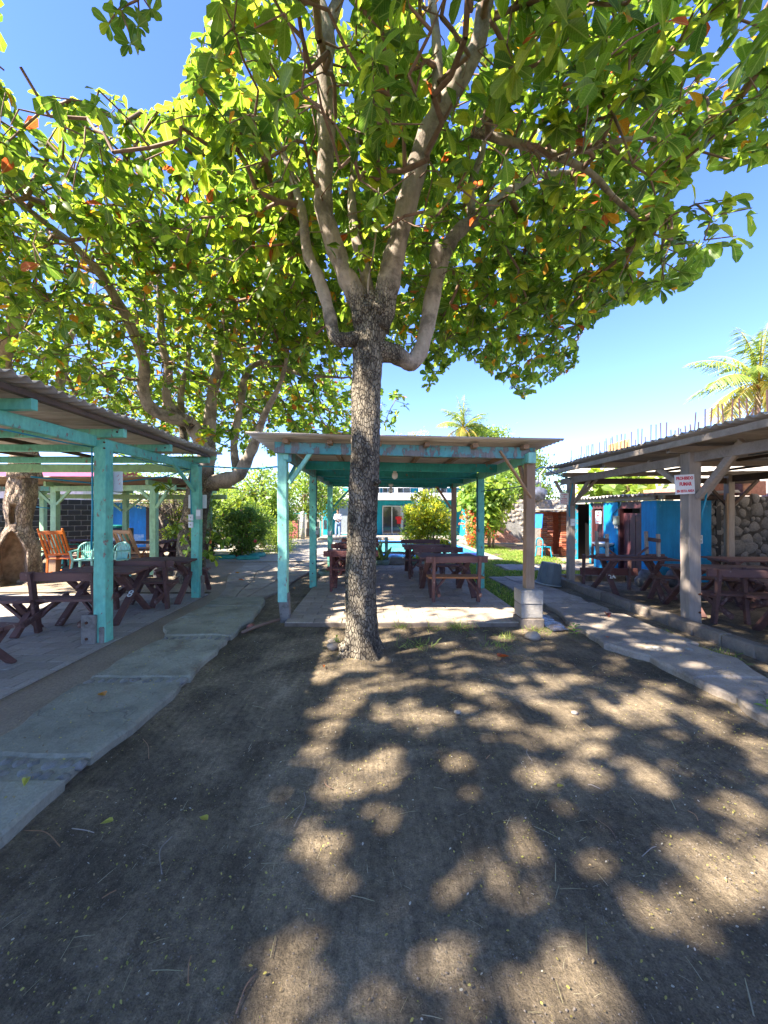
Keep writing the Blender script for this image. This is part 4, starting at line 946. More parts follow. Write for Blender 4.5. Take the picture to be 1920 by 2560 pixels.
ex = [PR(u,v,y,0)[:3] for u,v,y in [(440,1310,8.3),(455,1350,8.2),(475,1330,8.2),(500,1320,8.2),(525,1345,8.1),(545,1330,8.3),(560,1350,8.2),(520,1380,8.2),(470,1375,8.3),(540,1390,8.3),(490,1290,8.4),
  (515,1070,7.6),(540,1085,7.5),(575,1075,7.6),(600,1100,7.6),(500,1095,7.7),(560,1110,7.8),(620,1080,7.7),(600,1250,8.2),(570,1270,8.3),(640,1235,8.3),(420,1225,6.6),(400,1205,6.5)]]
almond('almond_tree', 'old almond tree with forked leaning limbs rising behind the last post of the left pergola', (-4.19,8.9,0), tl, ll,
  [(-4.4,7.6,5.1,3.3,2.8,1.9,1.1),(-4.7,4.9,5.5,2.4,1.7,1.4,1.5),(-3.2,10.8,4.7,3.2,2.6,1.5,1.0),(-.7,10.4,4.3,1.7,1.8,1.05,1.0),(-1.5,7.2,5.2,1.4,1.6,1.3,.8)], 8, 11.0, ex, (.12,.205), 300, 'bark')
# hollow trunk at the left edge
almond('almond_tree', 'almond tree with a large hollow in its pale trunk at the left edge', (-7.95,8.6,0), None,
 [([PR(62,1190,8.6,.30),PR(60,1120,8.5,.24),PR(40,1030,8.3,.2),PR(15,950,8.0,.16),PR(8,890,7.7,.14),PR(30,820,7.4,.11),PR(28,750,7.1,.09),PR(0,700,6.8,.07),PR(-60,620,6.4,.05)],0),
  ([PR(60,1140,8.5,.2),PR(110,1060,8.6,.14),PR(150,960,8.8,.10),PR(170,860,8.8,.07),PR(220,760,8.6,.04)],0)],
  [(-8.6,7.6,5.1,3.0,2.8,1.6,1.0),(-7.4,11.5,4.6,3.0,2.4,1.3,.9),(-7.0,5.4,5.9,2.2,1.8,1.3,1.3)], 13, 9.5, (), (.12,.20), 200, 'bark_brown')
# tree added behind the viewer, mostly unseen, so its crown shades the foreground
almond('almond_tree', 'mostly unseen almond tree added for foreground shade, its twig end at the top left', (-2.3,-3.4,0),
 [(-2.3,-3.4,-.1,.34),(-2.3,-3.4,.5,.24),(-2.35,-3.3,2.2,.19),(-2.4,-3.2,3.6,.18)],
 [([(-2.4,-3.2,3.3,.16),(-2.9,-2.6,4.4,.12),(-3.6,-1.6,5.4,.09),(-4.2,-.3,6.0,.06),(-4.8,1.0,6.4,.03)],0),
  ([(-2.4,-3.2,3.3,.15),(-2.0,-2.2,4.6,.11),(-1.9,-1.0,5.6,.08),(-2.1,.3,6.2,.05),(-2.0,1.4,6.1,.03),PR(430,-420,2.5,.016),PR(370,-150,2.6,.010),PR(345,0,2.6,.007)],0),
  ([(-2.4,-3.2,3.4,.13),(-3.4,-3.4,4.6,.1),(-4.6,-3.4,5.6,.06),(-6,-2.6,6.2,.03)],0)],
 [(-3.6,-.6,6.1,3.7,3.2,1.25,1.2),(-6.0,-1.0,6.2,2.6,2.6,1.1,1.0),(-4.3,1.4,7.4,3.2,1.6,1.0,1.4)], 17, 14.0,
 [PR(330,100,2.6,0)[:3],PR(300,20,2.6,0)[:3],PR(380,30,2.7,0)[:3],PR(270,60,2.7,0)[:3],PR(350,60,2.7,0)[:3]], (.14,.21), 60)

# the hollow trunk itself
HT = [o for o in bpy.data.objects if o.get('label', '').startswith('almond tree with a large hollow')][0]
def hollow():
    n, m = 64, 60; vs = []; fs = []; mat = []
    prof = [(0,.43,.00),(.15,.40,.0),(.5,.39,.0),(.9,.35,.02),(1.15,.26,.03),(1.35,.205,.04),(1.6,.235,.03),(1.9,.275,.05),(2.2,.27,.08),(2.5,.24,.10),(2.75,.22,.10)]
    r_ = random.Random(4)
    for j in range(m+1):
        z = 2.75*j/m
        for q in range(len(prof)-1):
            if prof[q][0] <= z <= prof[q+1][0]+1e-6:
                t = (z-prof[q][0])/(prof[q+1][0]-prof[q][0]); t = t*t*(3-2*t); R0 = prof[q][1]*(1-t)+prof[q+1][1]*t; cx = prof[q][2]*(1-t)+prof[q+1][2]*t; break
        for k in range(n):
            a = 2*PI*k/n; r = R0*(1+.07*math.sin(2*a+z*1.5)+.05*math.sin(5*a+z*4)+.03*math.sin(11*a-z*11)+r_.uniform(-.02,.02)) + (.10*max(0,math.sin(5*a+1))**2*max(0,.35-z)/.35)
            x = math.cos(a)*r; y = math.sin(a)*r
            # big cavity facing the viewer, a smaller one above it
            hw = .24*min(1, max(0, (1.22-z)/.45))**.7*(1 if z > .12 else max(.55, z/.12)); c0 = -.05*z-.05
            inside = 0
            if y < 0 and abs(x-c0) < hw: inside = min(1, (1-abs(x-c0)/hw)*3.5)
            if y < 0 and abs(z-1.60) < .20 and abs(x+.10) < .055: inside = max(inside, min(1, (1-abs(x+.1)/.055)*2)*.5)
            if inside: y = y + inside*(min(.55, R0*1.35)); 
            rim = 0
            if y < 0 and 0 < abs(x-c0)-hw < .06 and z < 1.25: y -= .03; x *= 1.03
            vs.append((x+cx, y, z-.05)); mat.append(inside > .35)
    mb = MB(); fs = []; mi = []
    for j in range(m):
        for k in range(n):
            k2 = (k+1)%n; fs.append((j*n+k, j*n+k2, (j+1)*n+k2, (j+1)*n+k)); mi.append(1 if (mat[j*n+k] and mat[j*n+k2]) or (mat[(j+1)*n+k] and mat[(j+1)*n+k2]) else 0)
    mb.v = vs; mb.f = fs; mb.m = mi; o = mb.build('trunk', [M['bark_brown'], M['hollow']], HT, smooth=True, rot=(0,0,R(41))); blend_attr(o.data, [.62]*len(mb.v))
hollow()

# ---- smaller plants and far trees made of leaf clumps
def shrub(name, label, cat, base, blobs, n, leaf, cols, wts, seed=1, clump=60, spread=.22, tp=LANCE, wid=1.6, stems=None, upright=.3, group=None, flowers=None, mat='leaf_far', holes=0.0, stem_mat='bark_twig'):
    rs = np.random.RandomState(seed); T = thing(name, label, cat, base, 0, group); vol = np.array([b[3]*b[4]*b[5] for b in blobs]); B = np.array(base)
    ci = rs.choice(len(blobs), clump, p=vol/vol.sum()); bl = np.array(blobs)
    q = nrm(rs.normal(size=(clump,3)))*(rs.rand(clump,1)**(1/4.5)); C = bl[ci,:3]+q*bl[ci,3:6]
    k = rs.randint(0, clump, n); off = rs.normal(size=(n,3))*spread*rs.uniform(.5,1.25,(clump,1))[k]; p = C[k]+off*[1,1,.8]
    out = nrm(p-bl[ci[k],:3])
    a = nrm(rs.normal(size=(n,3))*.8+out*.7+[0,0,upright]); nn = nrm(rs.normal(size=(n,3))*.5+[0,0,.9]+out*.3)
    L = rs.uniform(.7,1.25,n)*leaf; p[:,2] = np.maximum(p[:,2], .03)
    col = palette(rs, n, cols, wts)*rs.uniform(.75,1.25,(clump,1))[k]
    me = leaf_mesh('crown', p, a, nn, L, np.clip(col,0,1), M[mat], tp, wid); o = bpy.data.objects.new('foliage', me); COL.objects.link(o); o.parent = T; tag(o, kind='stuff')
    r_ = random.Random(seed)
    for (x0,y0,r0,tx,ty,tz) in (stems or []):
        pts = catmull([(x0,y0,-.1,r0*1.25),(x0+(tx-x0)*.25+r_.uniform(-.1,.1)*tz*.2,y0+(ty-y0)*.3,tz*.35,r0),(x0+(tx-x0)*.6,y0+(ty-y0)*.6,tz*.7,r0*.75),(tx,ty,tz,r0*.4)],5)
        mb = MB(); mb.tube([v[:3] for v in pts],[v[3] for v in pts],9); mb.build('trunk' if r0 > .05 else 'stem', M[stem_mat], T, smooth=True)
        mb = MB()
        for c in C[::max(1, clump//22)]:
            q0 = Vector(pts[r_.randint(len(pts)//2, len(pts)-1)][:3]); mb.tube([q0, q0.lerp(Vector(c),.5)+Vector((0,0,.05*tz)), Vector(c)], [r0*.35, r0*.22, r0*.08], 5)
        tag(mb.build('branches', M[stem_mat], T, smooth=True), kind='stuff')
    if flowers:
        nf, fs_, fc = flowers; kf = rs.randint(0, n, nf); pf = p[kf]+nrm(p[kf]-np.mean(p,axis=0))*.08; nnf = nf*5; kk = np.repeat(np.arange(nf),5); ph = np.tile(np.arange(5)*1.257,nf)
        od = nrm((pf-np.mean(p,axis=0))*[1,1,.4]+[0,-.5,0.1]); x = nrm(np.cross(od, np.tile([0,0,1.],(nf,1)))); y = np.cross(od,x)
        a2 = np.cos(ph)[:,None]*x[kk]+np.sin(ph)[:,None]*y[kk]+od[kk]*.3
        me = leaf_mesh('flowers', pf[kk], a2, od[kk], np.full(nnf, fs_), palette(rs, nnf, fc, [1]*len(fc)), M[mat], LEAF_LO, 1.7); o = bpy.data.objects.new('flowers', me); COL.objects.link(o); o.parent = T; tag(o, kind='stuff')
    return T
def palm(name, label, base, height, lean, fl, n, seed, trunk_r=.16):
    r_ = random.Random(seed); rs = np.random.RandomState(seed); T = thing(name, label, 'palm', base)
    pts = catmull([(0,0,0,trunk_r*1.4),(lean*.2,0,height*.4,trunk_r),(lean,0,height,trunk_r*.8)],8)
    mb = MB(); mb.tube([p[:3] for p in pts],[p[3]*(1+.05*(i%2)) for i,p in enumerate(pts)],10); mb.build('trunk', M['bark_brown'], T, smooth=True)
    top = Vector((lean,0,height))
    for i in range(n):
        az = i*2.4+r_.uniform(-.3,.3); el = 1.5-2.0*(i/n)+r_.uniform(-.12,.12); L = fl*r_.uniform(.85,1.1); d = Vector((math.cos(az)*math.cos(el), math.sin(az)*math.cos(el), math.sin(el)))
        rp = [top.copy()]; K = 12; dd = d.copy()
        for k in range(K): dd = (dd+Vector((0,0,(-.075 if el > .35 else -.15)-.08*k/K))).normalized(); rp.append(rp[-1]+dd*L/K)
        mb = MB(); mb.tube(rp,[.035*fl/3*(1-.85*k/K) for k in range(K+1)],5)
        fr = mb.build('frond', plain_y, T, smooth=True)
        N = 76; t = np.repeat(np.linspace(.12,.99,N//2),2); side = np.tile([-1,1],N//2); R_ = np.array([v[:] for v in rp]); f = t*K; i0 = np.minimum(f.astype(int),K-1); fr_ = (f-i0)[:,None]
        p = R_[i0]*(1-fr_)+R_[i0+1]*fr_; tg = nrm(R_[i0+1]-R_[i0]); s = nrm(np.cross(tg, np.tile([0,0,1.],(N,1)))); s = np.where(np.isfinite(s), s, [1,0,0])
        a = nrm(s*side[:,None]*.8+tg*.55+np.array([0,0,-.45])+rs.normal(size=(N,3))*.1); Ll = fl*.24*np.sin(np.clip(t,0,1)*PI*.85+.25)+.08
        old = i/n; cs = [(.08,.16,.025),(.16,.23,.03)] if old < .6 else [(.20,.22,.035),(.34,.25,.04)]
        me = leaf_mesh('leaflets', p, a, nrm(np.cross(a, s*side[:,None]+[0,0,.01])+[0,0,.6]), Ll, palette(rs, N, cs, [1,1]), M['leaf_far'], ([0,.4,1],[.02,.045,.004],2), 1.0, .5)
        o = bpy.data.objects.new('leaflets', me); COL.objects.link(o); o.parent = fr; tag(o, kind='stuff')
    mb = MB()
    for k in range(7): a = k*.9; mb.ball((top.x+.22*math.cos(a), .22*math.sin(a), top.z-.25), .12, 8, 6)
    mb.build('coconuts', M['seat_orange'], T, smooth=True)
    return T
plain_y = plain('palm_rib', (.50,.36,.06), .5, var=.2)
# ================================================================ tables and seats
def picnic(name, label, loc, rz, L=.95, back=(True, True), mat='maroon', seat=None, number=None, group='maroon picnic tables', num_x=1, small_back=0):
    T = thing(name, label, 'table', loc, rz, group); r_ = random.Random(int(loc[0]*100+loc[1]*37))
    w = .155
    for i in range(4):
        y = -.255+.17*i; mb = MB(); mb.beam((-L/2-.06+r_.uniform(-.01,.01), y, .70), (L/2+.06+r_.uniform(-.01,.01), y, .70+r_.uniform(-.004,.004)), w, .032, rnd=r_, wob=.003); mb.build('plank', M[mat], T)
    for s in (-1, 1):
        x = s*(L/2-.10)
        for q in (-1, 1):
            mb = MB(); xo = x+q*.028; mb.beam((xo, -q*.46, .0), (xo, q*.30, .68), .05, .095, (1,0,0), rnd=r_, wob=.003)
            leg = mb.build('leg', M[mat], T)
            if number and s == num_x and q == 1: legN = leg
        mb = MB(); mb.beam((x, -.33, .665), (x, .33, .665), .06, .05, rnd=r_); mb.build('bearer', M[mat], T)
    for q in (-1, 1):
        hb = back[0] if q == -1 else back[1]
        for i in range(2):
            mb = MB(); mb.beam((-L/2, q*(.62+.135*i), .425), (L/2, q*(.62+.135*i), .425+r_.uniform(-.004,.004)), .125, .035, rnd=r_, wob=.004); mb.build('seat', M[seat if (seat and q == -1) else mat], T)
        for s in (-1, 1):
            x = s*(L/2-.09)
            if hb:
                mb = MB(); mb.beam((x, q*.74, 0), (x, q*.85, .795), .048, .085, (0,1,0), rnd=r_, wob=.003); mb.build('upright', M[mat], T)
                mb = MB(); mb.beam((x-.045*s, q*.30, .40), (x-.045*s, q*1.02, .17), .045, .07, rnd=r_, wob=.003); mb.build('brace', M[mat], T)
                mb = MB(); mb.beam((x-.03*s, q*.74, .20), (x-.20*s, q*.72, .40), .035, .05, (0,1,0), rnd=r_); mb.build('brace', M[mat], T)
            else:
                mb = MB(); mb.beam((x, q*.50, .0), (x, q*.80, .40), .05, .085, (1,0,0), rnd=r_, wob=.003); mb.build('bench_leg', M[mat], T)
                mb = MB(); mb.beam((x+.05*s, q*.86, .0), (x+.05*s, q*.60, .40), .05, .085, (1,0,0), rnd=r_, wob=.003); mb.build('bench_leg', M[mat], T)
            mb = MB(); mb.beam((x, q*.40, .385), (x, q*.80, .385), .045, .05, rnd=r_); mb.build('bearer', M[mat], T)
        if hb:
            mb = MB(); mb.beam((-L/2-.05, q*.830, .735), (L/2+.05, q*.830, .735+r_.uniform(-.006,.006)), .032, .11, rnd=r_, wob=.004, ch=.012); mb.build('backrest', M[mat], T)
        if q == -1 or True:
            for s in (-1, 1): 
                mb = MB(); mb.beam((s*(L/2-.13), q*.12, .46), (s*(L/2-.34), q*.12, .67), .04, .05, (0,1,0), rnd=r_); mb.build('brace', M[mat], T)
    return T
fl = .062; fl2 = .04
picnic('picnic_table', 'maroon picnic table with a white 8 on its leg, beside the near turquoise post', (-3.95,5.72,fl2), R(1), .95, (True,False))
picnic('picnic_table', 'maroon picnic table with backrests next to the far post of the left pergola', (-3.72,6.92,fl2), R(2), .98, (True,False))
def low_bench(label, loc, rz, L):
    T = thing('bench', label, 'bench', loc, rz, 'loose maroon benches'); r_ = random.Random(int(L*100))
    for i in range(2): mb = MB(); mb.beam((-L/2,-.08+.155*i,.425),(L/2,-.08+.155*i,.428),.145,.038,rnd=r_,wob=.004); mb.build('seat', M['maroon'], T)
    for s in (-1,1):
        x = s*(L/2-.16)
        for q in (-1,1): mb = MB(); mb.beam((x+q*.027,-q*.23,0),(x+q*.027,q*.13,.405),.05,.085,(1,0,0),rnd=r_,wob=.003); mb.build('leg', M['maroon'], T)
        mb = MB(); mb.beam((x-.03*s,0,.16),(x-.30*s,0,.39),.04,.05,(0,1,0),rnd=r_); mb.build('brace', M['maroon'], T)
low_bench('low maroon bench whose end shows at the left edge beside the table numbered 8', (-5.05,4.95,fl2), R(2), 1.5)
low_bench('low maroon bench cut by the left edge, nearest to the viewer', (-4.12,3.80,fl2), R(-7), 1.1)
picnic('picnic_table', 'front right picnic table of the middle pavilion, with a bare orange seat plank', (1.42,7.32,fl), R(1), .95, (True,True), 'maroon', 'seat_orange')
picnic('picnic_table', 'rear right picnic table of the middle pavilion, in front of the yellow green bush', (1.28,9.55,fl), R(-2), .95)
picnic('picnic_table', 'front left picnic table of the middle pavilion, half hidden by the trunk', (-.42,8.2,fl), R(1), .95, (True,True), 'maroon_red')
picnic('picnic_table', 'rear left picnic table of the middle pavilion, beyond the front left one', (-.36,10.15,fl), R(-1), .95, (True,True), 'maroon_red')
tR = picnic('picnic_table', 'maroon picnic table marked 24 behind the front post of the right shelter', (5.62,6.15,0), R(-10), 1.35, (True,False), 'maroon')
tS = picnic('picnic_table', 'maroon picnic table cut by the right edge, with splayed bench braces', (5.55,4.6,0), R(-22), 1.2, (True,True), 'maroon')
tT = picnic('picnic_table', 'maroon picnic table marked 2 at the back of the shelter, before the stone wall', (7.2,7.3,0), R(-5), 1.2, (False,False), 'maroon')
# table with stools turned up on it
t4 = thing('trestle_table', 'maroon trestle table under the shelter with benches turned up on its top', 'table', (5.02,7.45,0), R(-4), 'maroon picnic tables')
r4 = random.Random(5)
for i in range(3):
    mb = MB(); mb.beam((-.70,-.2+.19*i,.70),(.72,-.2+.19*i,.70),.18,.03,rnd=r4,wob=.003); mb.build('plank', M['maroon'], t4)
for s in (-1,1):
    for q in (-1,1):
        mb = MB(); mb.beam((s*.50+q*.03,-q*.42,0),(s*.44+q*.03,q*.26,.685),.05,.09,(1,0,0),rnd=r4,wob=.003); mb.build('leg', M['maroon'], t4)
    mb = MB(); mb.beam((s*.46,0,.35),(s*.24,0,.68),.045,.06,(0,1,0),rnd=r4); mb.build('brace', M['maroon'], t4)
mb = MB(); mb.beam((-.72,.50,.37),(.42,.50,.36),.035,.15,rnd=r4); mb.build('rail', M['maroon_red'], t4)
for x in (-.66,.25):
    mb = MB(); mb.beam((x,.50,.0),(x,.47,.72),.05,.06,(0,1,0),rnd=r4); mb.build('rail_post', M['maroon'], t4)
bn = thing('bench', 'upturned maroon bench lying on the trestle table, its legs pointing up', 'bench', (5.0,7.47,.717), R(-4))
for i in range(2):
    mb = MB(); mb.beam((-.66,-.07+.15*i,.02),(.62,-.07+.15*i,.022),.13,.03,rnd=r4); mb.build('seat', M['maroon'], bn)
for x in (-.52,.42):
    for y in (-.12,.14):
        mb = MB(); mb.beam((x+(.05 if y<0 else 0),y,.035),(x+(.04 if y<0 else -.02),y,.46 if y<0 else .50),.05,.06,(0,1,0),rnd=r4); mb.build('leg', M['wood_grey'], bn)
    mb = MB(); mb.beam((x+.02,-.2,.34),(x+.02,.22,.35),.04,.07,rnd=r4); mb.build('stretcher', M['maroon'], bn)
    mb = MB(); mb.beam((x+.03,-.1,.06),(x+.03,-.02,.05),.3,.04,rnd=r4); mb.build('cleat', M['maroon'], bn)
mb = MB(); mb.beam((-.45,.0,.20),(-.25,0,.04),.03,.05,(0,1,0),rnd=r4); mb.beam((.35,.0,.20),(.15,0,.04),.03,.05,(0,1,0),rnd=r4); mb.build('brace', M['maroon'], bn)
# painted numbers, each lying on a leg
def number_on(tbl, body, size, x, side, z, yoff=0):
    # the far leg of a crossed pair at x; lettering on the face that looks at -y/-x
    o = text(body, size, 'white_ink', tbl, (0,0,0), bold=.002, name='number'); ang = math.atan2(.76,.705)
    t = z/.705; y = -.46+.76*t if side > 0 else .46-.76*t
    s = 1 if x > 0 else -1
    n = Vector((0,-.705,.76 if side > 0 else -.76)).normalized() if side > 0 else Vector((0,-.705,-.76)).normalized()
    return o, y
def place_number(tbl, body, size, c, normal, up):
    o = text(body, size, 'white_ink', tbl, (0,0,0), bold=.002, name='number'); n = Vector(normal).normalized(); u = Vector(up); u = (u-n*u.dot(n)).normalized(); x = u.cross(n)
    o.matrix_basis = Matrix(((x.x,u.x,n.x,c[0]),(x.y,u.y,n.y,c[1]),(x.z,u.z,n.z,c[2]),(0,0,0,1)))
tabs = {o['label']: o for o in bpy.data.objects if o.name.startswith('picnic_table')}
def leg_face(q, z, face=-1, thick=.0265):
    # centre of the outer face (towards -y) of leg q at height z
    t = z/.68; y = -q*.46+(q*.76)*t; d = Vector((0, q*.76, .68)).normalized(); n = Vector((0,-d.z,d.y)) if d.z > 0 else Vector((0,d.z,-d.y)); return y, n, d
for lab, xs, q, items in [('maroon picnic table with a white 8', .375, 1, [('8',.165,.34)]), ('maroon picnic table marked 24', -.575, -1, [('2',.15,.60),('4',.14,.44)]), ('maroon picnic table marked 2 at', -.55, -1, [('2',.13,.55)])]:
    tb = [o for l, o in tabs.items() if l.startswith(lab)][0]
    for b, sz, z in items:
        y, n, d = leg_face(q, z); xx = xs + (q*.028)
        if q == 1: place_number(tb, b, sz, (xx, y+n.y*.0275, z+n.z*.0275), n, (0,d.y,d.z))
        else: place_number(tb, b, sz, (xx, y+n.y*.0275, z+n.z*.0275), n, (0,d.y,d.z))
y_, n_, d_ = leg_face(1, .33)
place_number(t4, '24', .12, (-.45+.03, -.12+n_.y*.028, .34+n_.z*.028), n_, (0,d_.y,d_.z))
# log rounds and stones at the back of the shelter
for (x, y, lab) in [(5.9,8.2,'pale boulder on the ground between the blue wall and the picnic tables'),(6.55,8.25,'dark rounded boulder at the foot of the blue wall')]:
    mb = MB(); mb.ball((0,0,.16),(.26,.2,.2),12,8,lambda d: 1+.12*math.sin(4*d.x+3*d.z)+.06*math.sin(7*d.y)); tag(mb.build('boulder', M['rstone'], None, (x,y,0), smooth=True), lab, 'boulder')

# plastic chairs
def plastic_chair(label, loc, rz, mat, solid):
    T = thing('plastic_chair', label, 'chair', loc, rz, 'green plastic garden chairs'); m = M[mat]
    mb = MB(); mb.bev((0,0,.43),(.44,.42,.03),.012); mb.build('seat', m, T)
    for sx in (-1,1):
        mb = MB(); mb.beam((sx*.24,-.22,0),(sx*.20,-.18,.42),.045,.035,(0,1,0)); mb.beam((sx*.20,-.18,.42),(sx*.24,-.20,.64),.045,.03,(0,1,0)); mb.build('leg', m, T)
        mb = MB(); mb.beam((sx*.22,.24,0),(sx*.19,.19,.43),.045,.035,(0,1,0)); mb.build('leg', m, T)
        mb = MB(); mb.beam((sx*.245,-.22,.65),(sx*.235,.20,.66),.055,.025); mb.build('armrest', m, T)
    a = [R(200+i*(140/12)) for i in range(13)]
    rim = [(.25*math.cos(PI*i/12), .20+.05*math.sin(PI*i/12), .44+.40*math.sin(PI*i/12)**.45) for i in range(13)]
    mb = MB(); mb.tube(rim, .018, 7); mb.build('back_frame', m, T, smooth=True)
    n = 9
    for i in range(n):
        x = -.19+.38*i/(n-1); zt = .44+.40*max(0,1-(x/.25)**2)**.25-.01
        mb = MB(); mb.beam((x*.75,.205,.44),(x,.245,zt),.034 if solid else .026,.008,(0,1,0)); mb.build('slat', m, T)
    mb = MB(); mb.tube([(-.225,.215,.62),(0,.25,.63),(.225,.215,.62)],.012,6); mb.build('crossbar', m, T, smooth=True)
    return T
plastic_chair('pale teal plastic armchair with slatted back beside the orange rocker, left one', (-7.05,9.45,.0), R(15), 'tealplastic', False)
plastic_chair('mint plastic armchair partly hidden by the near turquoise post', (-6.3,9.4,.0), R(-12), 'tealplastic', True)
plastic_chair('dark green plastic chair in the shade beyond the orange rocker', (-9.0,11.3,.0), R(160), 'greenplastic', False)

def rocker(label, loc, rz, mat, wheels=False, k=1.0):
    T = thing('rocking_chair', label, 'chair', loc, rz); m = M[mat]
    for sx in (-1,1):
        mb = MB(); mb.tube([(sx*.27, -.50+.11*i, .03+.006*(i-5)**2*.9) for i in range(11)], .022, 6); mb.build('rocker', m, T, smooth=True)
        mb = MB(); mb.beam((sx*.27,-.25,.06),(sx*.27,-.24,.62),.045,.04,(0,1,0)); mb.build('leg', m, T)
        mb = MB(); mb.beam((sx*.26,.18,.05),(sx*.26,.16,.42),.045,.04,(0,1,0)); mb.beam((sx*.26,.16,.42),(sx*.26,.52,1.14),.045,.045,(0,1,0)); mb.ball((sx*.26,.535,1.17),.03,8,6); mb.build('back_post', m, T)
        mb = MB(); mb.beam((sx*.29,-.30,.63),(sx*.29,.30,.66),.07,.025); mb.build('armrest', m, T)
        if wheels:
            mb = MB(); mb.tube([(sx*.31,-.05+.20*math.cos(a),.42+.20*math.sin(a)) for a in [i*PI/10 for i in range(21)]],.02,6)
            for i in range(4): a = i*PI/4; mb.tube([(sx*.31,-.05-.19*math.cos(a),.42-.19*math.sin(a)),(sx*.31,-.05+.19*math.cos(a),.42+.19*math.sin(a))],.011,5)
            mb.build('wheel', M['seat_orange'], T, smooth=True)
    for i in range(5):
        mb = MB(); mb.beam((-.26,-.26+.10*i,.42-.006*i),(.26,-.26+.10*i,.42-.006*i),.08,.02); mb.build('seat_slat', m, T)
    mb = MB(); mb.beam((-.27,.51,1.09),(.27,.51,1.09),.03,.09); mb.build('top_rail', m, T); mb = MB(); mb.beam((-.27,.20,.52),(.27,.20,.52),.03,.05); mb.build('lower_rail', m, T)
    for i in range(6 if not wheels else 4):
        n = 6 if not wheels else 4; x = -.19+.38*i/(n-1); mb = MB(); mb.beam((x,.20,.53),(x,.36,.82),.042 if not wheels else .06,.016,(0,1,0)); mb.beam((x,.36,.82),(x,.50,1.07),.042 if not wheels else .06,.016,(0,1,0)); mb.build('slat', m, T)
    return T
rocker('orange varnished rocking chair with slatted back beside the pale green post', (-8.05,10.0,0), R(192), 'orange_wood')
rocker('natural wood rocking chair with wagon wheel sides behind the right pale green post', (-6.35,10.35,0), R(170), 'natural_wood', True)

# grey ribbed bin lying upside down
bt = thing('bin', 'grey ribbed plastic bin standing upside down beside the kerb', 'bin', (3.83,8.35,.03), .2); bt.rotation_euler = (R(3), R(8), .2)
mb = MB(); n = 40
prof = [(.235,0),(.24,.04),(.225,.05),(.19,.44),(.18,.47),(.0,.475)]; vs=[]; fs=[]
for j,(r,z) in enumerate(prof):
    for k in range(n):
        a = 2*PI*k/n; rr = r*(1-.03*((k//2)%2)) if 1 < j < 5 else r; sq = 1/max(abs(math.cos(a)),abs(math.sin(a)))**.55
        vs.append((rr*math.cos(a)*sq, rr*math.sin(a)*sq*.85, z))
for j in range(len(prof)-1):
    for k in range(n): k2=(k+1)%n; fs.append((j*n+k,j*n+k2,(j+1)*n+k2,(j+1)*n+k))
mb.add(vs,fs); mb.build('shell', plain('grey_bin_plastic', (.13,.16,.17), .45, var=.2), bt); mb = MB(); mb.tube([(.27*math.cos(a),.235*math.sin(a),.012) for a in [i*PI/12 for i in range(25)]],.014,6); mb.build('rim', M['pvc'], bt, smooth=True)

# ================================================================ pale green pergola with tin roof, far left
GP = thing('pergola', 'pale green timber pergola with brown tin roof beyond the left picnic tables', 'pergola')
for x, y, zb in [(-8.33,10.1,.45),(-5.42,9.55,.05),(-8.4,13.1,0),(-5.5,13.0,0),(-11.2,10.4,0),(-11.3,13.2,0)]:
    part_beam(GP, 'post', (x,y,zb), (x,y,2.30), .15, .15, 'green_pale', seg=8)
mb = MB(); mb.beam((-8.34,10.08,-.02),(-8.33,10.09,.50),.20,.17,(0,1,0)); mb.build('post_foot', M['wood_brown_z'], GP)
mb = MB(); mb.beam((-5.32,9.5,-.02),(-5.33,9.5,.42),.10,.15,(0,1,0)); mb.build('post_foot', M['stump'], GP)
part_beam(GP,'beam',(-12.2,10.45,2.22),(-8.4,10.1,2.22),.07,.13,'teal_worn'); part_beam(GP,'beam',(-8.28,10.02,2.21),(-4.85,9.48,2.20),.07,.14,'green_pale')
part_beam(GP,'beam',(-12,13.1,2.14),(-4.9,12.95,2.10),.07,.15,'green_pale')
for x in (-11.2,-8.35,-5.45): part_beam(GP,'side_beam',(x,9.3 if x>-6 else 9.8,2.32),(x,13.4,2.30),.07,.12,'green_pale')
for y in (10.6,11.5,12.3): part_beam(GP,'rafter',(-12.2,y,2.33),(-4.9,y,2.31),.05,.07,'wood_dark')
for (a,b) in [((-8.25,10.05,1.80),(-7.85,9.98,2.16)),((-8.41,10.1,1.80),(-8.8,10.1,2.16)),((-5.34,9.5,1.70),(-5.02,9.46,2.14)),((-5.5,9.55,1.9),(-5.78,9.6,2.14)),((-8.32,13.0,1.65),(-7.8,13,2.06)),((-8.48,13.0,1.65),(-9,13,2.06))]: part_beam(GP,'brace',a,b,.05,.07,'green_pale')
y = 9.15
roof(GP, -12.4, -4.72, 9.15, 13.6, 2.46, 2.42, M['corr_far'], w=1.1, amp=.016)
mb = MB(); mb.tube([(-8.9,10.0,1.75),(-8.6,9.98,1.72),(-8.4,10.0,1.70)],.012,6); mb.build('cable', M['cable'], GP, smooth=True)
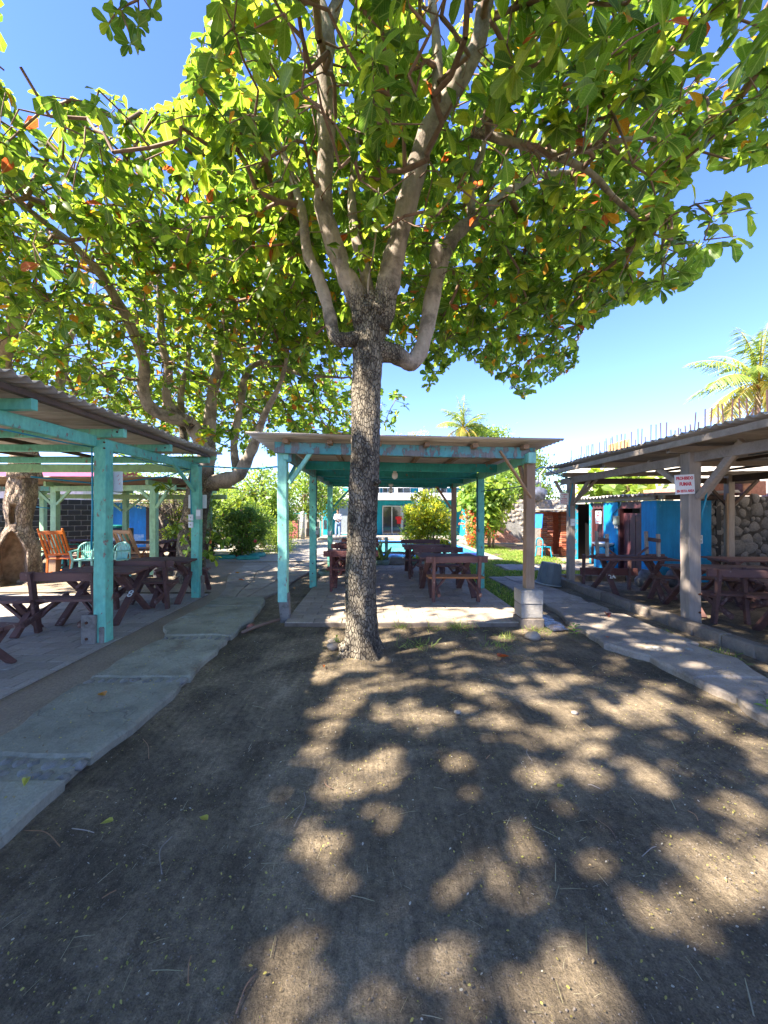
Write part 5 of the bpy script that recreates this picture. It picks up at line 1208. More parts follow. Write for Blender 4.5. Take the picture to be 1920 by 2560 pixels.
# small dark table and another behind, far under this roof
picnic('picnic_table', 'long dark table under the pale green pergola behind the plastic chairs', (-7.0,11.4,0), R(0), 1.7, (False,False))
picnic('picnic_table', 'picnic table numbered 3 in deep shade at the far left', (-9.6,12.0,0), R(5), 1.2, (True,False))
picnic('picnic_table', 'dark picnic table beyond the natural wood rocking chair', (-5.9,12.3,0), R(3), 1.2, (False,True))
o3 = [o for o in bpy.data.objects if o.get('label','').startswith('picnic table numbered 3')][0]
place_number(o3, '3', .13, (.1,-.855,.80), (0,-1,0), (0,0,1))
ck = thing('cooker', 'black cooker with white knobbed panel against the black block wall', 'cooker', (-9.5,14.3,0))
mb = MB(); mb.bev((0,0,.5),(.9,.6,1.0),.02); mb.build('body', M['black'], ck); mb = MB(); mb.bev((.15,-.31,.62),(.42,.03,.62),.01); mb.build('panel', M['sign_white'], ck)
for z in (.5,.75): mb = MB(); mb.cyl((.15,-.33,z),(.15,-.37,z),.09,n=16); mb.build('knob', M['pvc'], ck, smooth=True)
mb = MB(); mb.bev((-.1,0,1.06),(.5,.4,.1),.02); mb.build('tray', M['greenplastic'], ck)
# ================================================================ walls and buildings
def block_wall(name, label, cat, a, b, z0, z1, bw, bh, depth, mat, joint, jmat, seed=1, bond=.5, drop=None, keep=None, gap=.012, jit=.004, piece='block', limit=300):
    # wall from a to b (x, y), its blocks laid one by one on a recessed core
    r_ = random.Random(seed); a = Vector((*a,0)); b = Vector((*b,0)); d = b-a; L = d.length; d.normalize(); rz = math.atan2(d.y, d.x)
    W = thing(name, label, cat, (a.x,a.y,z0), rz); rows = round((z1-z0)/bh); cells = []
    for j in range(rows):
        x = -bw*bond if j % 2 else 0
        while x < L-.01:
            p, q = max(0,x), min(L,x+bw); x += bw
            if q-p < .04 or (keep and not keep((p+q)/2, j*bh+z0)): continue
            cells.append((p,q,j))
    shared = {}; rest = MB(); rows_top = {}
    for i,(p,q,j) in enumerate(cells):
        key = round(q-p,2); 
        if i < limit:
            if key not in shared:
                m = MB(); m.bev((0,0,0),(q-p-gap,depth,bh-gap),.006,jit=.003,rnd=r_); shared[key] = m.mesh(piece, mat)
            link_mesh(piece, shared[key], W, ((p+q)/2, r_.uniform(-jit,jit), (j+.5)*bh), (0,0,r_.uniform(-.006,.006)))
        else: rest.bev(((p+q)/2, 0, (j+.5)*bh),(q-p-gap,depth,bh-gap),.006,rnd=r_)
    if rest.v: tag(rest.build(piece+'_courses', mat, W), kind='stuff')
    mb = MB()
    if keep:
        for p,q,j in cells: mb.box(((p+q)/2,.01,(j+.5)*bh),(q-p+.001*(j%2),depth-.03,bh))
    else: mb.box((L/2,.01,(z1-z0)/2),(L-.004,depth-.03,z1-z0-.004))
    mb.build('mortar', jmat, W); return W
block_wall('block_wall', 'black painted block wall with pale joints behind the far left pergola', 'wall', (-12.3,11.6), (-12.3,12.2), 0, .4, .4, .2, .15, M['block_black'], 0, M['mortar_pale']) if False else None
block_wall('block_wall', 'black painted block wall with pale joints behind the far left pergola', 'wall', (-15.4,11.7), (-11.2,15.9), 0, 2.1, .42, .21, .15, M['block_black'], 0, M['mortar_pale'], 3, gap=.030)
def wall_box(name, label, cat, c, size, mat, parent=None):
    mb = MB(); mb.bev((0,0,0), size, .01); o = mb.build(name, mat, parent, c)
    if label: tag(o, label, cat)
    return o
# royal blue hut with dark doorway, far left
hut = thing('hut', 'royal blue hut with dark doorways behind the left trees', 'hut', (-12.0,16.6,0))
mb = MB(); mb.box((1.15,0,1.0),(2.3,.2,2.0)); mb.build('wall', M['blue_sky'], hut)
mb = MB(); mb.box((3.1,-.02,1.0),(1.6,.2,2.0)); mb.build('dark_wall', plain('dark_maroon_wall',(.045,.03,.03),.7), hut)
mb = MB(); mb.bev((3.4,-.15,.9),(.62,.05,1.8),.01); mb.build('door', M['black'], hut)
mb = MB(); mb.bev((1.95,-.2,2.06),(4.0,1.2,.06),.01); mb.build('roof', M['corr_far'], hut)
mb = MB(); mb.box((1.7,-.105,.42),(1.0,.01,.45)); mb.build('whitewash_patch', mat_wall('scuffed_blue_wall', (.30,.48,.68), (.02,.22,.6), 5), hut)
# house with pink sheet roof
ph = thing('house', 'low white house with a pink corrugated roof beyond the far left pergola', 'house', (-14.5,19,0))
mb = MB(); mb.box((-4.3,2,1.5),(9,4,3.0)); mb.build('wall', M['white_wall'], ph)
def pitched(parent, x0,x1,y0,z0,y1,z1,mat,wl=.25,name='roof'):
    n = int((x1-x0)/wl*4); vs=[]; fs=[]
    for k,(y,z) in enumerate(((y0,z0),((y0+y1)/2,(z0+z1)/2),(y1,z1))):
        for i in range(n+1): vs.append((x0+(x1-x0)*i/n, y, z+.03*math.sin(i*PI/2)))
    for k in range(2):
        for i in range(n): a=k*(n+1)+i; fs.append((a,a+1,a+n+2,a+n+1))
    mb = MB(); mb.add(vs,fs); return mb.build(name, mat, parent)
pitched(ph,-9,.5,-.6,3.05,3,4.3,plain('pink_roof_sheet',(.62,.16,.26),.5,var=.25)); pitched(ph,-9,.5,6.5,3.1,3,4.3,bpy.data.materials['pink_roof_sheet'])
# ---- white block wall with rebar, right
bw = block_wall('block_wall', 'tall sunlit whitewashed block wall with rusty rebar along its top, right side', 'wall', (9.55,8.8), (9.55,18.6), 1.85, 3.85, .4, .2, .15, M['block_white'], 0, M['mortar_pale'], 4, gap=.010, limit=240)
mb = MB(); mb.box((4.9,0,-.95),(9.8,.16,1.8)); mb.build('lower_wall', M['block_white'], bw)
mb = MB(); mb.bev((4.9,0,2.04),(9.8,.2,.09),.01); mb.build('coping', M['block'], bw)
rr = random.Random(9); x = .1
while x < 9.8:
    h = rr.choice([.62,.58,.66,.60,.30,.25,.62]); mb = MB(); mb.cyl((x,0,2.05),(x+rr.uniform(-.04,.04),rr.uniform(-.03,.03),2.08+h),.017,n=6); mb.build('rebar', M['rebar'], bw); x += rr.uniform(.10,.26)
# extend rebar wall towards the viewer
bw2 = thing('roof_slab', 'unfinished concrete slab with a row of rebar above the right shelter roof', 'slab', (9.55,3.4,3.6))
mb = MB(); mb.bev((0,2.6,.12),(.25,5.3,.22),.01); mb.build('ring_beam', M['block_white'], bw2); mb = MB(); mb.box((.05,2.6,-1.8),(.15,5.2,3.6)); mb.build('wall', M['block_white'], bw2)
y = .1
while y < 5.2:
    h = rr.choice([.62,.58,.66,.3]); mb = MB(); mb.cyl((0,y,.22),(rr.uniform(-.03,.03),y+rr.uniform(-.04,.04),.26+h),.017,n=6); mb.build('rebar', M['rebar'], bw2); y += rr.uniform(.12,.26)
ob = thing('board', 'orange plywood board standing among the rebar on the white wall', 'board', (9.75,15.2,3.95)); mb = MB(); mb.bev((0,0,.22),(.04,1.35,.42),.006,rot=Euler((0,0,0)).to_matrix()); mb.build('panel', plain('orange_plywood',(.62,.36,.15),.7), ob); mb = MB(); mb.beam((.05,-.5,0),(.05,-.5,.4),.04,.04); mb.beam((.05,.5,0),(.05,.5,.4),.04,.04); mb.build('batten', M['natural_wood'], ob)
# ---- blue restroom block
rb = thing('restroom', 'bright blue restroom block with maroon doors and a wavy sheet roof', 'building', (6.45,8.7,0))
def rbox(name, c, s, mat, parent=rb, b=.006): mb = MB(); mb.bev(c, s, b); return mb.build(name, M[mat], parent)
rbox('wall', (.62,.075,.93), (1.25,.15,1.86), 'blue')                        # face towards the tables
rbox('wall', (.075,.325,.93), (.15,.349,1.86), 'blue')
rbox('wall', (.075,1.69,.93), (.15,.62,1.86), 'blue')
rbox('frame_post', (.075,2.66,.93), (.15,.10,1.86), 'peeled'); rbox('frame_post', (.075,3.66,.93), (.15,.14,1.86), 'peeled')
rbox('back_wall', (1.45,1.9,.93), (.12,3.7,1.86), 'black'); rbox('floor_step', (.3,2.2,.04), (1.2,3.3,.09), 'kerb')  # back wall coloured black to stand for the shade inside
for (y0,y1) in ((.5,1.38),(2.0,2.61)):
    rbox('lintel', (.09,(y0+y1)/2,1.77), (.10,y1-y0-.01,.17), 'door_maroon'); yc=(y0+y1)/2; w=y1-y0
    rbox('door_frame', (.06,y0+.035,.84), (.11,.06,1.68), 'door_maroon'); rbox('door_frame', (.06,y1-.035,.84), (.11,.06,1.68), 'door_maroon')
    d = rbox('door', (.12,yc,.82), (.035,w-.15,1.50), 'door_maroon')
    for k in (-1,0,1): mb = MB(); mb.bev((.096,yc+k*(w-.15)/3.2,.82),(.012,(w-.15)/3.5,1.38),.003); mb.build('door_board', M['door_maroon'], d)
mb = MB(); mb.cyl((.10,2.14,1.56),(.135,2.14,1.56),.13,n=20); mb.cyl((.10,2.44,1.56),(.135,2.44,1.56),.13,n=20); mb.build('door_arch', M['door_maroon'], rb)
rbox('side_wall', (.72,3.80,.93), (1.34,.10,1.86), 'black'); rbox('partition', (.7,2.68,.9), (1.1,.06,1.7), 'black')  # black end wall and partition: the doorway's shade put into their colour
mb = MB(); mb.bev((.02,1.8,1.93),(.06,4.0,.10),.008); mb.build('fascia', M['wood_grey'], rb); mb = MB(); mb.bev((.75,-.02,1.93),(1.6,.06,.10),.008); mb.build('fascia', M['wood_dark'], rb)
roof(rb, -.16, 1.7, -.15, 4.0, 2.00, 2.06, M['corr_cement'], w=1.0, wl=.16, amp=.03)
sk_ = thing('wash_basin', 'white wash basin on a blue tiled stand by the restroom doors', 'basin', (6.30,10.45,0))
mb = MB(); mb.bev((0,0,.33),(.26,.5,.66),.02); mb.build('stand', M['blue'], sk_); mb = MB(); mb.lathe([(.001,.66),(.12,.66),(.27,.74),(.28,.77),(.25,.775),(.10,.70),(.001,.69)],n=22); mb.build('bowl', M['white'], sk_, smooth=True); mb = MB(); mb.tube([(.12,0,.76),(.12,0,.87),(.03,0,.87)],.012,6); mb.build('tap', M['pvc'], sk_, smooth=True)
wh = thing('meter_box', 'pale grey electric box with two stubs on the blue wall between the doors', 'meter', (6.42,10.10,1.38))
mb = MB(); mb.bev((0,0,0),(.09,.17,.24),.015); mb.build('case', plain('pale_green_box',(.42,.46,.36),.5), wh)
for k in (-1,1): mb = MB(); mb.cyl((0,k*.04,-.12),(0,k*.045,-.21),.018,n=8); mb.build('stub', M['white'], wh)
mb = MB(); mb.tube([(6.435,9.92,1.88),(6.425,9.95,1.75),(6.425,10.22,1.55),(6.425,10.27,1.35)],.011,6); tag(mb.build('cable', M['cable_dark'], None, smooth=True), 'dark cable running down the blue restroom wall', 'cable')
s3 = board('door_sign', 'white sign with four red lines on the maroon restroom door', 'sign', (6.40,10.86,1.45), .27, .36, .006, rz=-PI/2)
for k, w in enumerate(['PROHIBIDO','ORINAR','EN','ESTA AREA']): text(w, .062, 'red_ink', s3, (0,-.004,.125-.083*k), bold=.001, sx=.72)
oc = thing('outlet', 'white double outlet on the shaded blue wall beside the stone wall', 'outlet', (7.42,8.69,.98)); mb = MB(); mb.bev((0,0,0),(.12,.02,.19),.005); mb.build('plate', M['sign_white'], oc)
for z in (-.045,.045): mb = MB(); mb.bev((0,-.012,z),(.07,.006,.055),.002); mb.build('socket', M['pvc'], oc)
# ---- river stone wall
sw_ = thing('stone_wall', 'wall of rounded grey river stones behind the right shelter', 'wall', (7.71,8.78,0)); rs_ = random.Random(12)
mb = MB(); mb.bev((1.5,.12,.98),(3.0,.24,1.96),.01); mb.build('mortar', M['mortar'], sw_); placed = []
shapes = []
for k in range(8):
    m = MB(); e = rs_.uniform(0,6); q = rs_.uniform(.10,.22); m.ball((0,0,0),(1,1,1),9,6,lambda d,e=e,q=q: 1+q*math.sin(3*d.x+e)*math.cos(3*d.z+e)+.10*math.sin(5*d.z-e)+.06*math.sin(7*d.x+2*e)); shapes.append(m.mesh('stone', M['rstone'], True))
for t in range(4000):
    if len(placed) > 170: break
    r = rs_.uniform(.10,.165) if t < 1500 else rs_.uniform(.045,.09); x = rs_.uniform(.02,2.95); z = rs_.uniform(.03,1.93)
    if all((x-a)**2+(z-b)**2 > ((r+c)*.84)**2 for a,b,c in placed):
        placed.append((x,z,r)); link_mesh('stone', rs_.choice(shapes), sw_, (x,.015,z), (rs_.uniform(-.2,.2),rs_.uniform(0,6),0), (r*rs_.uniform(.95,1.25),.055,r*rs_.uniform(.85,1.1)))
wall_box('brick_parapet', 'low red brick parapet on the neighbour wall above the restroom roof', 'wall', (8.6,10.5,2.14), (.2,3.4,.28), M['brick_pale'])
wall_box('brick_parapet', 'short red brick parapet above the river stone wall', 'wall', (8.6,9.1,2.16), (1.3,.2,.34), M['brick'])
# ---- brick pillars and the grey wall beyond the restroom
bp = thing('brick_oven', 'pair of red brick pillars with a sheet roof at the far end of the restroom', 'oven', (6.30,14.1,0)); rb_ = random.Random(3)
shb = []
for k in range(3): m = MB(); m.bev((0,0,0),(.21,.24,.062),.008,jit=.006,rnd=rb_); shb.append(m.mesh('brick', M['brick']))
for px in (.08,.80):
    for j in range(22):
        for k in (-1,1): link_mesh('brick', rb_.choice(shb), bp, (px+k*.105+rb_.uniform(-.012,.012), rb_.uniform(-.02,.02), .04+j*.073), (0,0,rb_.uniform(-.04,.04)))
    mb = MB(); mb.box((px,.02,.82),(.36,.18,1.62)); mb.build('mortar', M['mortar'], bp)
mb = MB(); mb.box((.45,.5,.8),(1.1,.2,1.6)); mb.build('back', M['brick'], bp)
mb = MB(); mb.bev((.3,.2,1.68),(1.9,1.3,.05),.01); mb.build('roof', M['corr_cement'], bp)
wall_box('grey_wall', 'plain grey plastered wall beside the brick pillars', 'wall', (6.02,14.35,.70), (.40,.5,1.4), M['block'])
tp_ = wall_box('tarp', 'blue plastic tarp hung at the corner of the grey wall', 'tarp', (5.86,13.6,1.28), (.03,.5,.5), plain('blue_tarp',(.03,.18,.6),.35)); tp_.rotation_euler = (0,.1,.3)
gc = thing('plastic_chair', 'turquoise plastic chair on the grass by the brick pillars', 'chair', (6.15,13.75,0), R(100)); gc.scale = (.82,.82,.82); [q for q in [0]]
for q in ((-.2,-.18),(.2,-.18),(-.2,.2),(.2,.2)): mb = MB(); mb.beam((q[0]*1.2,q[1]*1.2,0),(q[0],q[1],.42),.045,.04,(0,1,0)); mb.build('leg', M['cable'], gc)
mb = MB(); mb.bev((0,0,.43),(.44,.42,.04),.015); mb.build('seat', M['cable'], gc); mb = MB(); mb.tube([(.25*math.cos(PI*i/12),.20,.44+.38*math.sin(PI*i/12)**.5) for i in range(13)],.025,6); mb.build('back_frame', M['cable'], gc, smooth=True)
# stone and brick wall far right of the lawn
fw = thing('boundary_wall', 'rough stone boundary wall with a faded brick base at the back of the lawn', 'wall', (6.1,20.0,0))
mb = MB(); mb.box((1.5,0,1.12),(5.4,.3,2.24)); mb.build('core', M['mortar_pale'], fw)
pl_ = []; sh2 = []
for k in range(5): m = MB(); e=rs_.uniform(0,6); m.ball((0,0,0),(1,1,1),8,5,lambda d,e=e: 1+.15*math.sin(3*d.x+e)*math.cos(3*d.z)); sh2.append(m.mesh('stone', concrete('pale_wall_stone' if k==0 else 'pale_wall_stone%d'%k,(.44,.37,.29),(.27,.22,.17),2) if k==0 else sh2[0].materials[0], True))
for t in range(2500):
    if len(pl_) > 150: break
    r = rs_.uniform(.09,.16); x = rs_.uniform(-1.15,4.1); z = rs_.uniform(.95+.25*max(0,x-.4) if x < 1.6 else .1,2.2)
    if all((x-a)**2+(z-b)**2 > ((r+c)*.8)**2 for a,b,c in pl_): pl_.append((x,z,r)); link_mesh('stone', rs_.choice(sh2), fw, (x,-.13,z), (0,rs_.uniform(0,6),0), (r,.07,r*.85))
shp = []
for k in range(3): m = MB(); m.bev((0,0,0),(.21,.24,.062),.008,jit=.006,rnd=rb_); shp.append(m.mesh('brick', M['brick_pale']))
for j in range(14):
    for k in range(12):
        if j*.08 > 1.15+.25*0 or k*.24 > 2.6-j*.09: continue
        link_mesh('brick', shp[k%3], fw, (-1.1+k*.24+(.12 if j%2 else 0),-.17,.04+j*.08)).scale = (1.08,.5,1.1)
for o in list(bpy.data.objects):
    if o.parent == fw and o.name.startswith('brick'): o.active_material_index = 0
# ---- hotel
ht = thing('hotel', 'two storey turquoise hotel with white floor band and glass doors behind the pool', 'hotel', (0,25.5,-.25))
def hb(name, c, s, mat, parent=ht): mb = MB(); mb.bev(c, s, .01); return mb.build(name, mat if not isinstance(mat,str) else M[mat], parent)
def hx(u, y=25.5): return PX(u, y)
def hz(v, y=25.5): return PZ(v, y)+.25
hb('wall', (2.4,.6,1.5), (10.6,.3,3.0), 'turq_wall')
hb('wall', (2.4,1.4,4.3), (10.6,.3,2.4), 'turq_wall')
hb('floor_slab', (2.4,-.35,hz(1243)), (10.8,2.2,.42), 'white_wall')
hb('roof', (2.4,.4,5.45), (11.2,3.2,.25), 'white_wall')
hb('wing_wall', (6.5,-.9,1.45), (1.6,2.6,2.9), 'turq_wall'); hb('side_wall', (-3.1,2,1.5), (.3,4,5), 'turq_wall')
for u in (770,): 
    mb = MB(); mb.cyl((hx(u),-1.9,.1),(hx(u),-1.9,2.75),.13,n=16); mb.build('column', M['white_wall'], ht, smooth=True)
for u in (1035,1208): mb = MB(); mb.cyl((hx(u),-1.2,.1),(hx(u),-1.2,2.75),.11,n=16); mb.build('column', M['white_wall'], ht, smooth=True)
glass = NT('door_glass'); glass.bsdf((.035,.035,.038), .06, spec=.8)
frame = M['white_wall']
def glazed(name, u0, u1, v0, v1, n, yy=.42, mat=None):
    z0, z1 = hz(v1), hz(v0); x0, x1 = hx(u0), hx(u1)
    f = hb(name, ((x0+x1)/2,yy,(z0+z1)/2), (x1-x0,.03,z1-z0), mat or glass.m)
    t = .055
    for k in range(n+1):
        x = x0+(x1-x0)*k/n; mb = MB(); mb.bev((x,yy-.04,(z0+z1)/2),(t,.06,z1-z0+t),.004); mb.build('frame', frame, f)
    for z in (z0,z1): mb = MB(); mb.bev(((x0+x1)/2,yy-.045,z),(x1-x0,.05,t),.004); mb.build('frame', frame, f)
glazed('glass_door', 957, 1004, 1265, 1336, 2); glazed('glass_door', 1008, 1040, 1265, 1336, 1); glazed('louvre_window', 1100, 1130, 1275, 1336, 3, mat=plain('grey_louvre',(.28,.30,.31),.5))
for (u0,u1) in ((868,892),(918,950),(958,985),(994,1030),(1062,1090),(1092,1125)): glazed('window', u0, u1, 1216, 1236, 2, yy=1.2)
for u in (855,988,1047,1128): hb('pilaster', (hx(u),-.9,3.55), (.22,.2,1.3), 'white_wall')
mb = MB(); mb.beam((-2.8,-1.3,hz(1222)),(7.3,-1.3,hz(1222)),.04,.05); mb.beam((-2.8,-1.3,hz(1214)),(7.3,-1.3,hz(1214)),.04,.05); mb.build('balcony_rail', M['white_wall'], ht)
# tiled step in front of the hotel
tmat = concrete('tan_step_tile', (.52,.43,.32), (.42,.34,.25), 1, rough=.5, bump=.002)
hb('porch', (1.9,-1.35,.17), (10.2,3.2,.30), 'plaza'); r8 = random.Random(8); tl_me = MB(); tl_me.bev((0,0,0),(.38,.03,.145),.004); tl_me = tl_me.mesh('tile', tmat)
for i in range(25):
    for j in range(2): link_mesh('tile', tl_me, ht, (-2.95+i*.4+(.0),-2.965,.095+j*.155))
pb_ = thing('display_board', 'large grey display board in a pale frame at the hotel wall', 'board', (0,24.5,0)); x0,x1,z0,z1 = PX(849,24.5),PX(893,24.5),PZ(1333,24.5),PZ(1256,24.5)
mb = MB(); mb.bev(((x0+x1)/2,0,(z0+z1)/2),(x1-x0,.04,z1-z0),.01); mb.build('panel', plain('grey_panel',(.30,.34,.36),.25,var=.1), pb_)
for x in (x0,x1): mb = MB(); mb.bev((x,-.02,(z0+z1)/2),(.06,.08,z1-z0+.06),.006); mb.build('frame', M['white_wall'], pb_)
for z in (z0,z1): mb = MB(); mb.bev(((x0+x1)/2,-.025,z),(x1-x0-.06,.07,.06),.006); mb.build('frame', M['white_wall'], pb_)
for x in (x0+.1,x1-.1): mb = MB(); mb.cyl((x,0,-.0),(x,0,z0),.025,n=8); mb.build('leg', M['pvc'], pb_)
rl = thing('red_shirt', 'red shirt hanging inside the hotel glass doors', 'shirt', (PX(999,25.3),25.62,PZ(1310,25.3))); mb = MB(); mb.bev((0,0,.25),(.28,.08,.5),.03); mb.bev((-.17,0,.38),(.14,.07,.2),.02); mb.bev((.17,0,.38),(.14,.07,.2),.02); mb.build('cloth', plain('red_cloth',(.55,.02,.02),.8), rl)
rl.location.y = 25.86; rl.location.z -= 0
# ---- pool
pool = tag(thing('pool', None, None, (0,0,-.03)), kind='structure')
def pbx(name, c, s, mat): mb = MB(); mb.bev(c, s, .01); return mb.build(name, M[mat] if isinstance(mat,str) else mat, pool)
bluem = plain('pool_blue_paint',(.02,.22,.62),.4,var=.15); wat = NT('pool_water'); wat.bsdf(wat.ramp(wat.noise(1.2, detail=5),[(.35,(.10,.52,.50)),(.65,(.18,.62,.56))]), .08, wat.bump(wat.noise(5, detail=4),.02), spec=.6)
pbx('deck', (1.75,16.5,.02),(5.2,7.6,.12), 'plaza'); pbx('water', (1.6,16.6,.055),(3.5,6.0,.07), wat.m)
pbx('coping', (1.6,13.35,.09),(4.0,.50,.12), bluem); pbx('coping', (3.6,16.6,.095),(.5,6.5,.12), bluem); pbx('coping', (-.35,16.6,.095),(.35,6.5,.12), bluem); pbx('coping', (1.6,19.75,.09),(4.0,.35,.12), bluem)
for k in range(7): mb = MB(); mb.bev((-.05+.4*k,11.75,.16),(.385,.15,.19),.008,jit=.003); mb.build('kerb_block', M['block'], pool)
fe = thing('fence', 'low grey green post and rail fence in front of the pool', 'fence', (0,12.55,0))
for x in (-.9,.47,1.9): mb = MB(); mb.beam((x,0,-.05),(x,0,.78),.10,.10,(0,1,0)); mb.build('post', M['teal_worn'], fe)
for z in (.62,.28): mb = MB(); mb.beam((-1.0,-.07,z),(2.2,-.07,z-.01),.04,.07); mb.build('rail', M['stump'], fe)
# ---- bowls with plants
def bowl(label, loc, r, h, cols, seed, n=60, hh=.25):
    T = thing('planter', label, 'planter', loc); mb = MB(); mb.lathe([(.001,0),(r*.8,0),(r,h*.5),(r*1.02,h*.85),(r*.95,h),(r*.85,h),(r*.8,h*.8),(.001,h*.78)],n=20); mb.build('bowl', plain('pale_green_stone',(.22,.30,.25),.9,var=.35,bump=.01), T, smooth=True)
    rs = np.random.RandomState(seed); p = np.zeros((n,3)); p[:,2]=h*.8; p[:,:2]=rs.normal(size=(n,2))*r*.3; a = nrm(rs.normal(size=(n,3))*[.6,.6,.25]+[0,0,.9]); me = leaf_mesh('leaves', p, a, nrm(rs.normal(size=(n,3))), rs.uniform(.5,1,n)*hh, palette(rs,n,cols,[1]*len(cols)), M['leaf_far'], LANCE, 1.0, .5)
    o = bpy.data.objects.new('leaves', me); COL.objects.link(o); o.parent = T; tag(o, kind='stuff')
bowl('round stone planter with a small spiky plant by the rear right tables', (1.38,11.35,.0), .24, .18, [(.12,.22,.02),(.2,.3,.03)], 1)
bowl('stone planter with thin stems beside the pool fence post', (.30,11.45,.0), .22, .18, [(.10,.14,.04)], 2, 20, .7)
bowl('low wide stone planter behind the middle left pavilion post', (-1.05,9.6,.0), .30, .15, [(.10,.16,.03)], 3, 12, .15)
# ---- person
def person():
    T = thing('person', 'person in pale shirt and light blue trousers looking at a phone by the hotel', 'person', (PX(845,23.9),23.9,.07-.06))
    def skin(name, V, E, Rd, mat, lv=2):
        me = bpy.data.meshes.new(name); me.from_pydata(V,E,[]); o = bpy.data.objects.new(name, me); COL.objects.link(o); o.parent = T; me.materials.append(mat)
        m = o.modifiers.new('s','SKIN'); 
        for i, r in enumerate(Rd): me.skin_vertices[0].data[i].radius = r if hasattr(r,'__len__') else (r,r)
        me.skin_vertices[0].data[0].use_root = True
        s = o.modifiers.new('d','SUBSURF'); s.levels = lv; s.render_levels = lv; return o
    sm = plain('tan_skin',(.34,.19,.12),.55,var=.05); shirt = plain('pale_shirt',(.62,.60,.70),.8,var=.08); tr = plain('light_blue_trousers',(.28,.38,.58),.8,var=.1)
    skin('body', [(0,0,.98),(0,.0,1.2),(0,.01,1.40),(0,-.01,1.50),(0,-.04,1.60),(0,-.05,1.70),(.17,.0,1.42),(.21,-.02,1.17),(.07,-.25,1.12),(.02,-.31,1.14),(-.17,0,1.42),(-.21,-.02,1.17),(-.07,-.25,1.12),(-.02,-.31,1.14),(.09,0,.92),(.10,-.01,.5),(.10,.03,.08),(.11,-.10,.03),(-.09,0,.92),(-.12,-.03,.5),(-.13,.02,.08),(-.15,-.11,.03)],
        [(0,1),(1,2),(2,3),(3,4),(4,5),(2,6),(6,7),(7,8),(8,9),(2,10),(10,11),(11,12),(12,13),(0,14),(14,15),(15,16),(16,17),(0,18),(18,19),(19,20),(20,21)],
        [(.14,.10),(.14,.10),(.13,.09),.05,.075,.085,.055,.045,.033,.03,.055,.045,.033,.03,.085,.06,.042,.035,.085,.06,.042,.035], sm)
    skin('shirt', [(0,0,.94),(0,.0,1.2),(0,.01,1.40),(0,-.0,1.47),(.17,.0,1.42),(.22,-.02,1.17),(.09,-.23,1.12),(-.17,0,1.42),(-.22,-.02,1.17),(-.09,-.23,1.12)],
        [(0,1),(1,2),(2,3),(2,4),(4,5),(5,6),(2,7),(7,8),(8,9)], [(.165,.12),(.165,.125),(.155,.11),.075,.075,.062,.048,.075,.062,.048], shirt)
    skin('trousers', [(0,0,.96),(.09,0,.90),(.10,-.01,.5),(.10,.02,.07),(-.09,0,.90),(-.12,-.03,.5),(-.13,.02,.07)], [(0,1),(1,2),(2,3),(0,4),(4,5),(5,6)], [(.15,.11),.105,.08,.065,.105,.08,.065], tr)
    mb = MB(); mb.ball((0,-.035,1.70),(.095,.11,.10),12,8); 
    mb.v = [(x,y,z) for x,y,z in mb.v]; h = mb.build('hair', plain('dark_hair',(.02,.015,.012),.6), T, smooth=True); h.location = (0,.02,.025)
    mb = MB(); mb.ball((0,-.135,1.655),(.014,.02,.018),6,5); mb.ball((.088,-.05,1.66),(.012,.02,.03),6,5); mb.ball((-.088,-.05,1.66),(.012,.02,.03),6,5); mb.build('nose_and_ears', sm, T, smooth=True)
    for sx in (-1,1):
        mb = MB(); mb.ball((sx*.033,-.128,1.685),(.012,.008,.008),6,5); mb.build('eye', M['black'], T, smooth=True)
        for k in range(5): mb = MB(); y0=-.325; mb.tube([(sx*(.03+.012*k)-sx*.02,y0,1.145),(sx*(.025+.012*k)-sx*.03,y0-.03,1.15-.004*k),(sx*(.01+.01*k)-sx*.03,y0-.035,1.17)],[.009,.008,.006],5); mb.build('finger' if k < 4 else 'thumb', sm, T, smooth=True)
        mb = MB(); mb.bev((sx*.12+(-.02 if sx<0 else 0),-.05,.03),(.09,.26,.07),.02); mb.build('shoe', M['black'], T)
    mb = MB(); mb.bev((0,0,.955),(.31,.235,.035),.01); mb.build('belt', M['black'], T)
    ph_ = thing('phone', 'small dark phone held by the person at the hotel wall', 'phone', (T.location.x, T.location.y-.345, T.location.z+1.165)); mb = MB(); mb.bev((0,0,0),(.07,.14,.01),.003,rot=Euler((.5,0,0)).to_matrix()); mb.build('body', M['black'], ph_); mb = MB(); mb.box((0,-.002,.0075),(.06,.12,.001),rot=Euler((.5,0,0)).to_matrix()); mb.build('screen', M['pvc'], ph_)
person()
# far kiosk and drum between the left hedge and the hotel
ks = thing('kiosk', 'small turquoise roofed kiosk with a pink slatted front, far left of the hotel', 'kiosk', (PX(735,27),27,-.25))
mb = MB(); mb.box((0,0,.65),(.6,.5,1.3)); 
for j in range(8): m2 = MB(); m2.bev((0,-.27,.12+.15*j),(.62,.03,.13),.006); m2.build('slat', plain('pink_slat',(.50,.13,.14),.7) if j==0 else bpy.data.materials['pink_slat'], ks)
mb.build('box', M['door_maroon'], ks); mb = MB(); mb.bev((.9,.3,1.75),(2.6,1.4,.08),.01); mb.build('roof', M['teal_dark'], ks)
for x in (-.3,.2,1.9): mb = MB(); mb.beam((x,-.2,0),(x,-.2,1.75),.07,.07,(0,1,0)); mb.build('post', M['teal_dark'], ks)
mb = MB(); mb.bev((1.3,.3,.9),(.8,.5,.5),.02); mb.build('crate', M['natural_wood'], ks); mb = MB(); mb.bev((1.3,.3,.4),(.9,.6,.6),.02); mb.build('counter', M['black'], ks)
wall_box('far_wall', 'grey mottled wall behind the kiosk', 'wall', (-6.5,31,.9), (12,.3,2.6), M['block'])

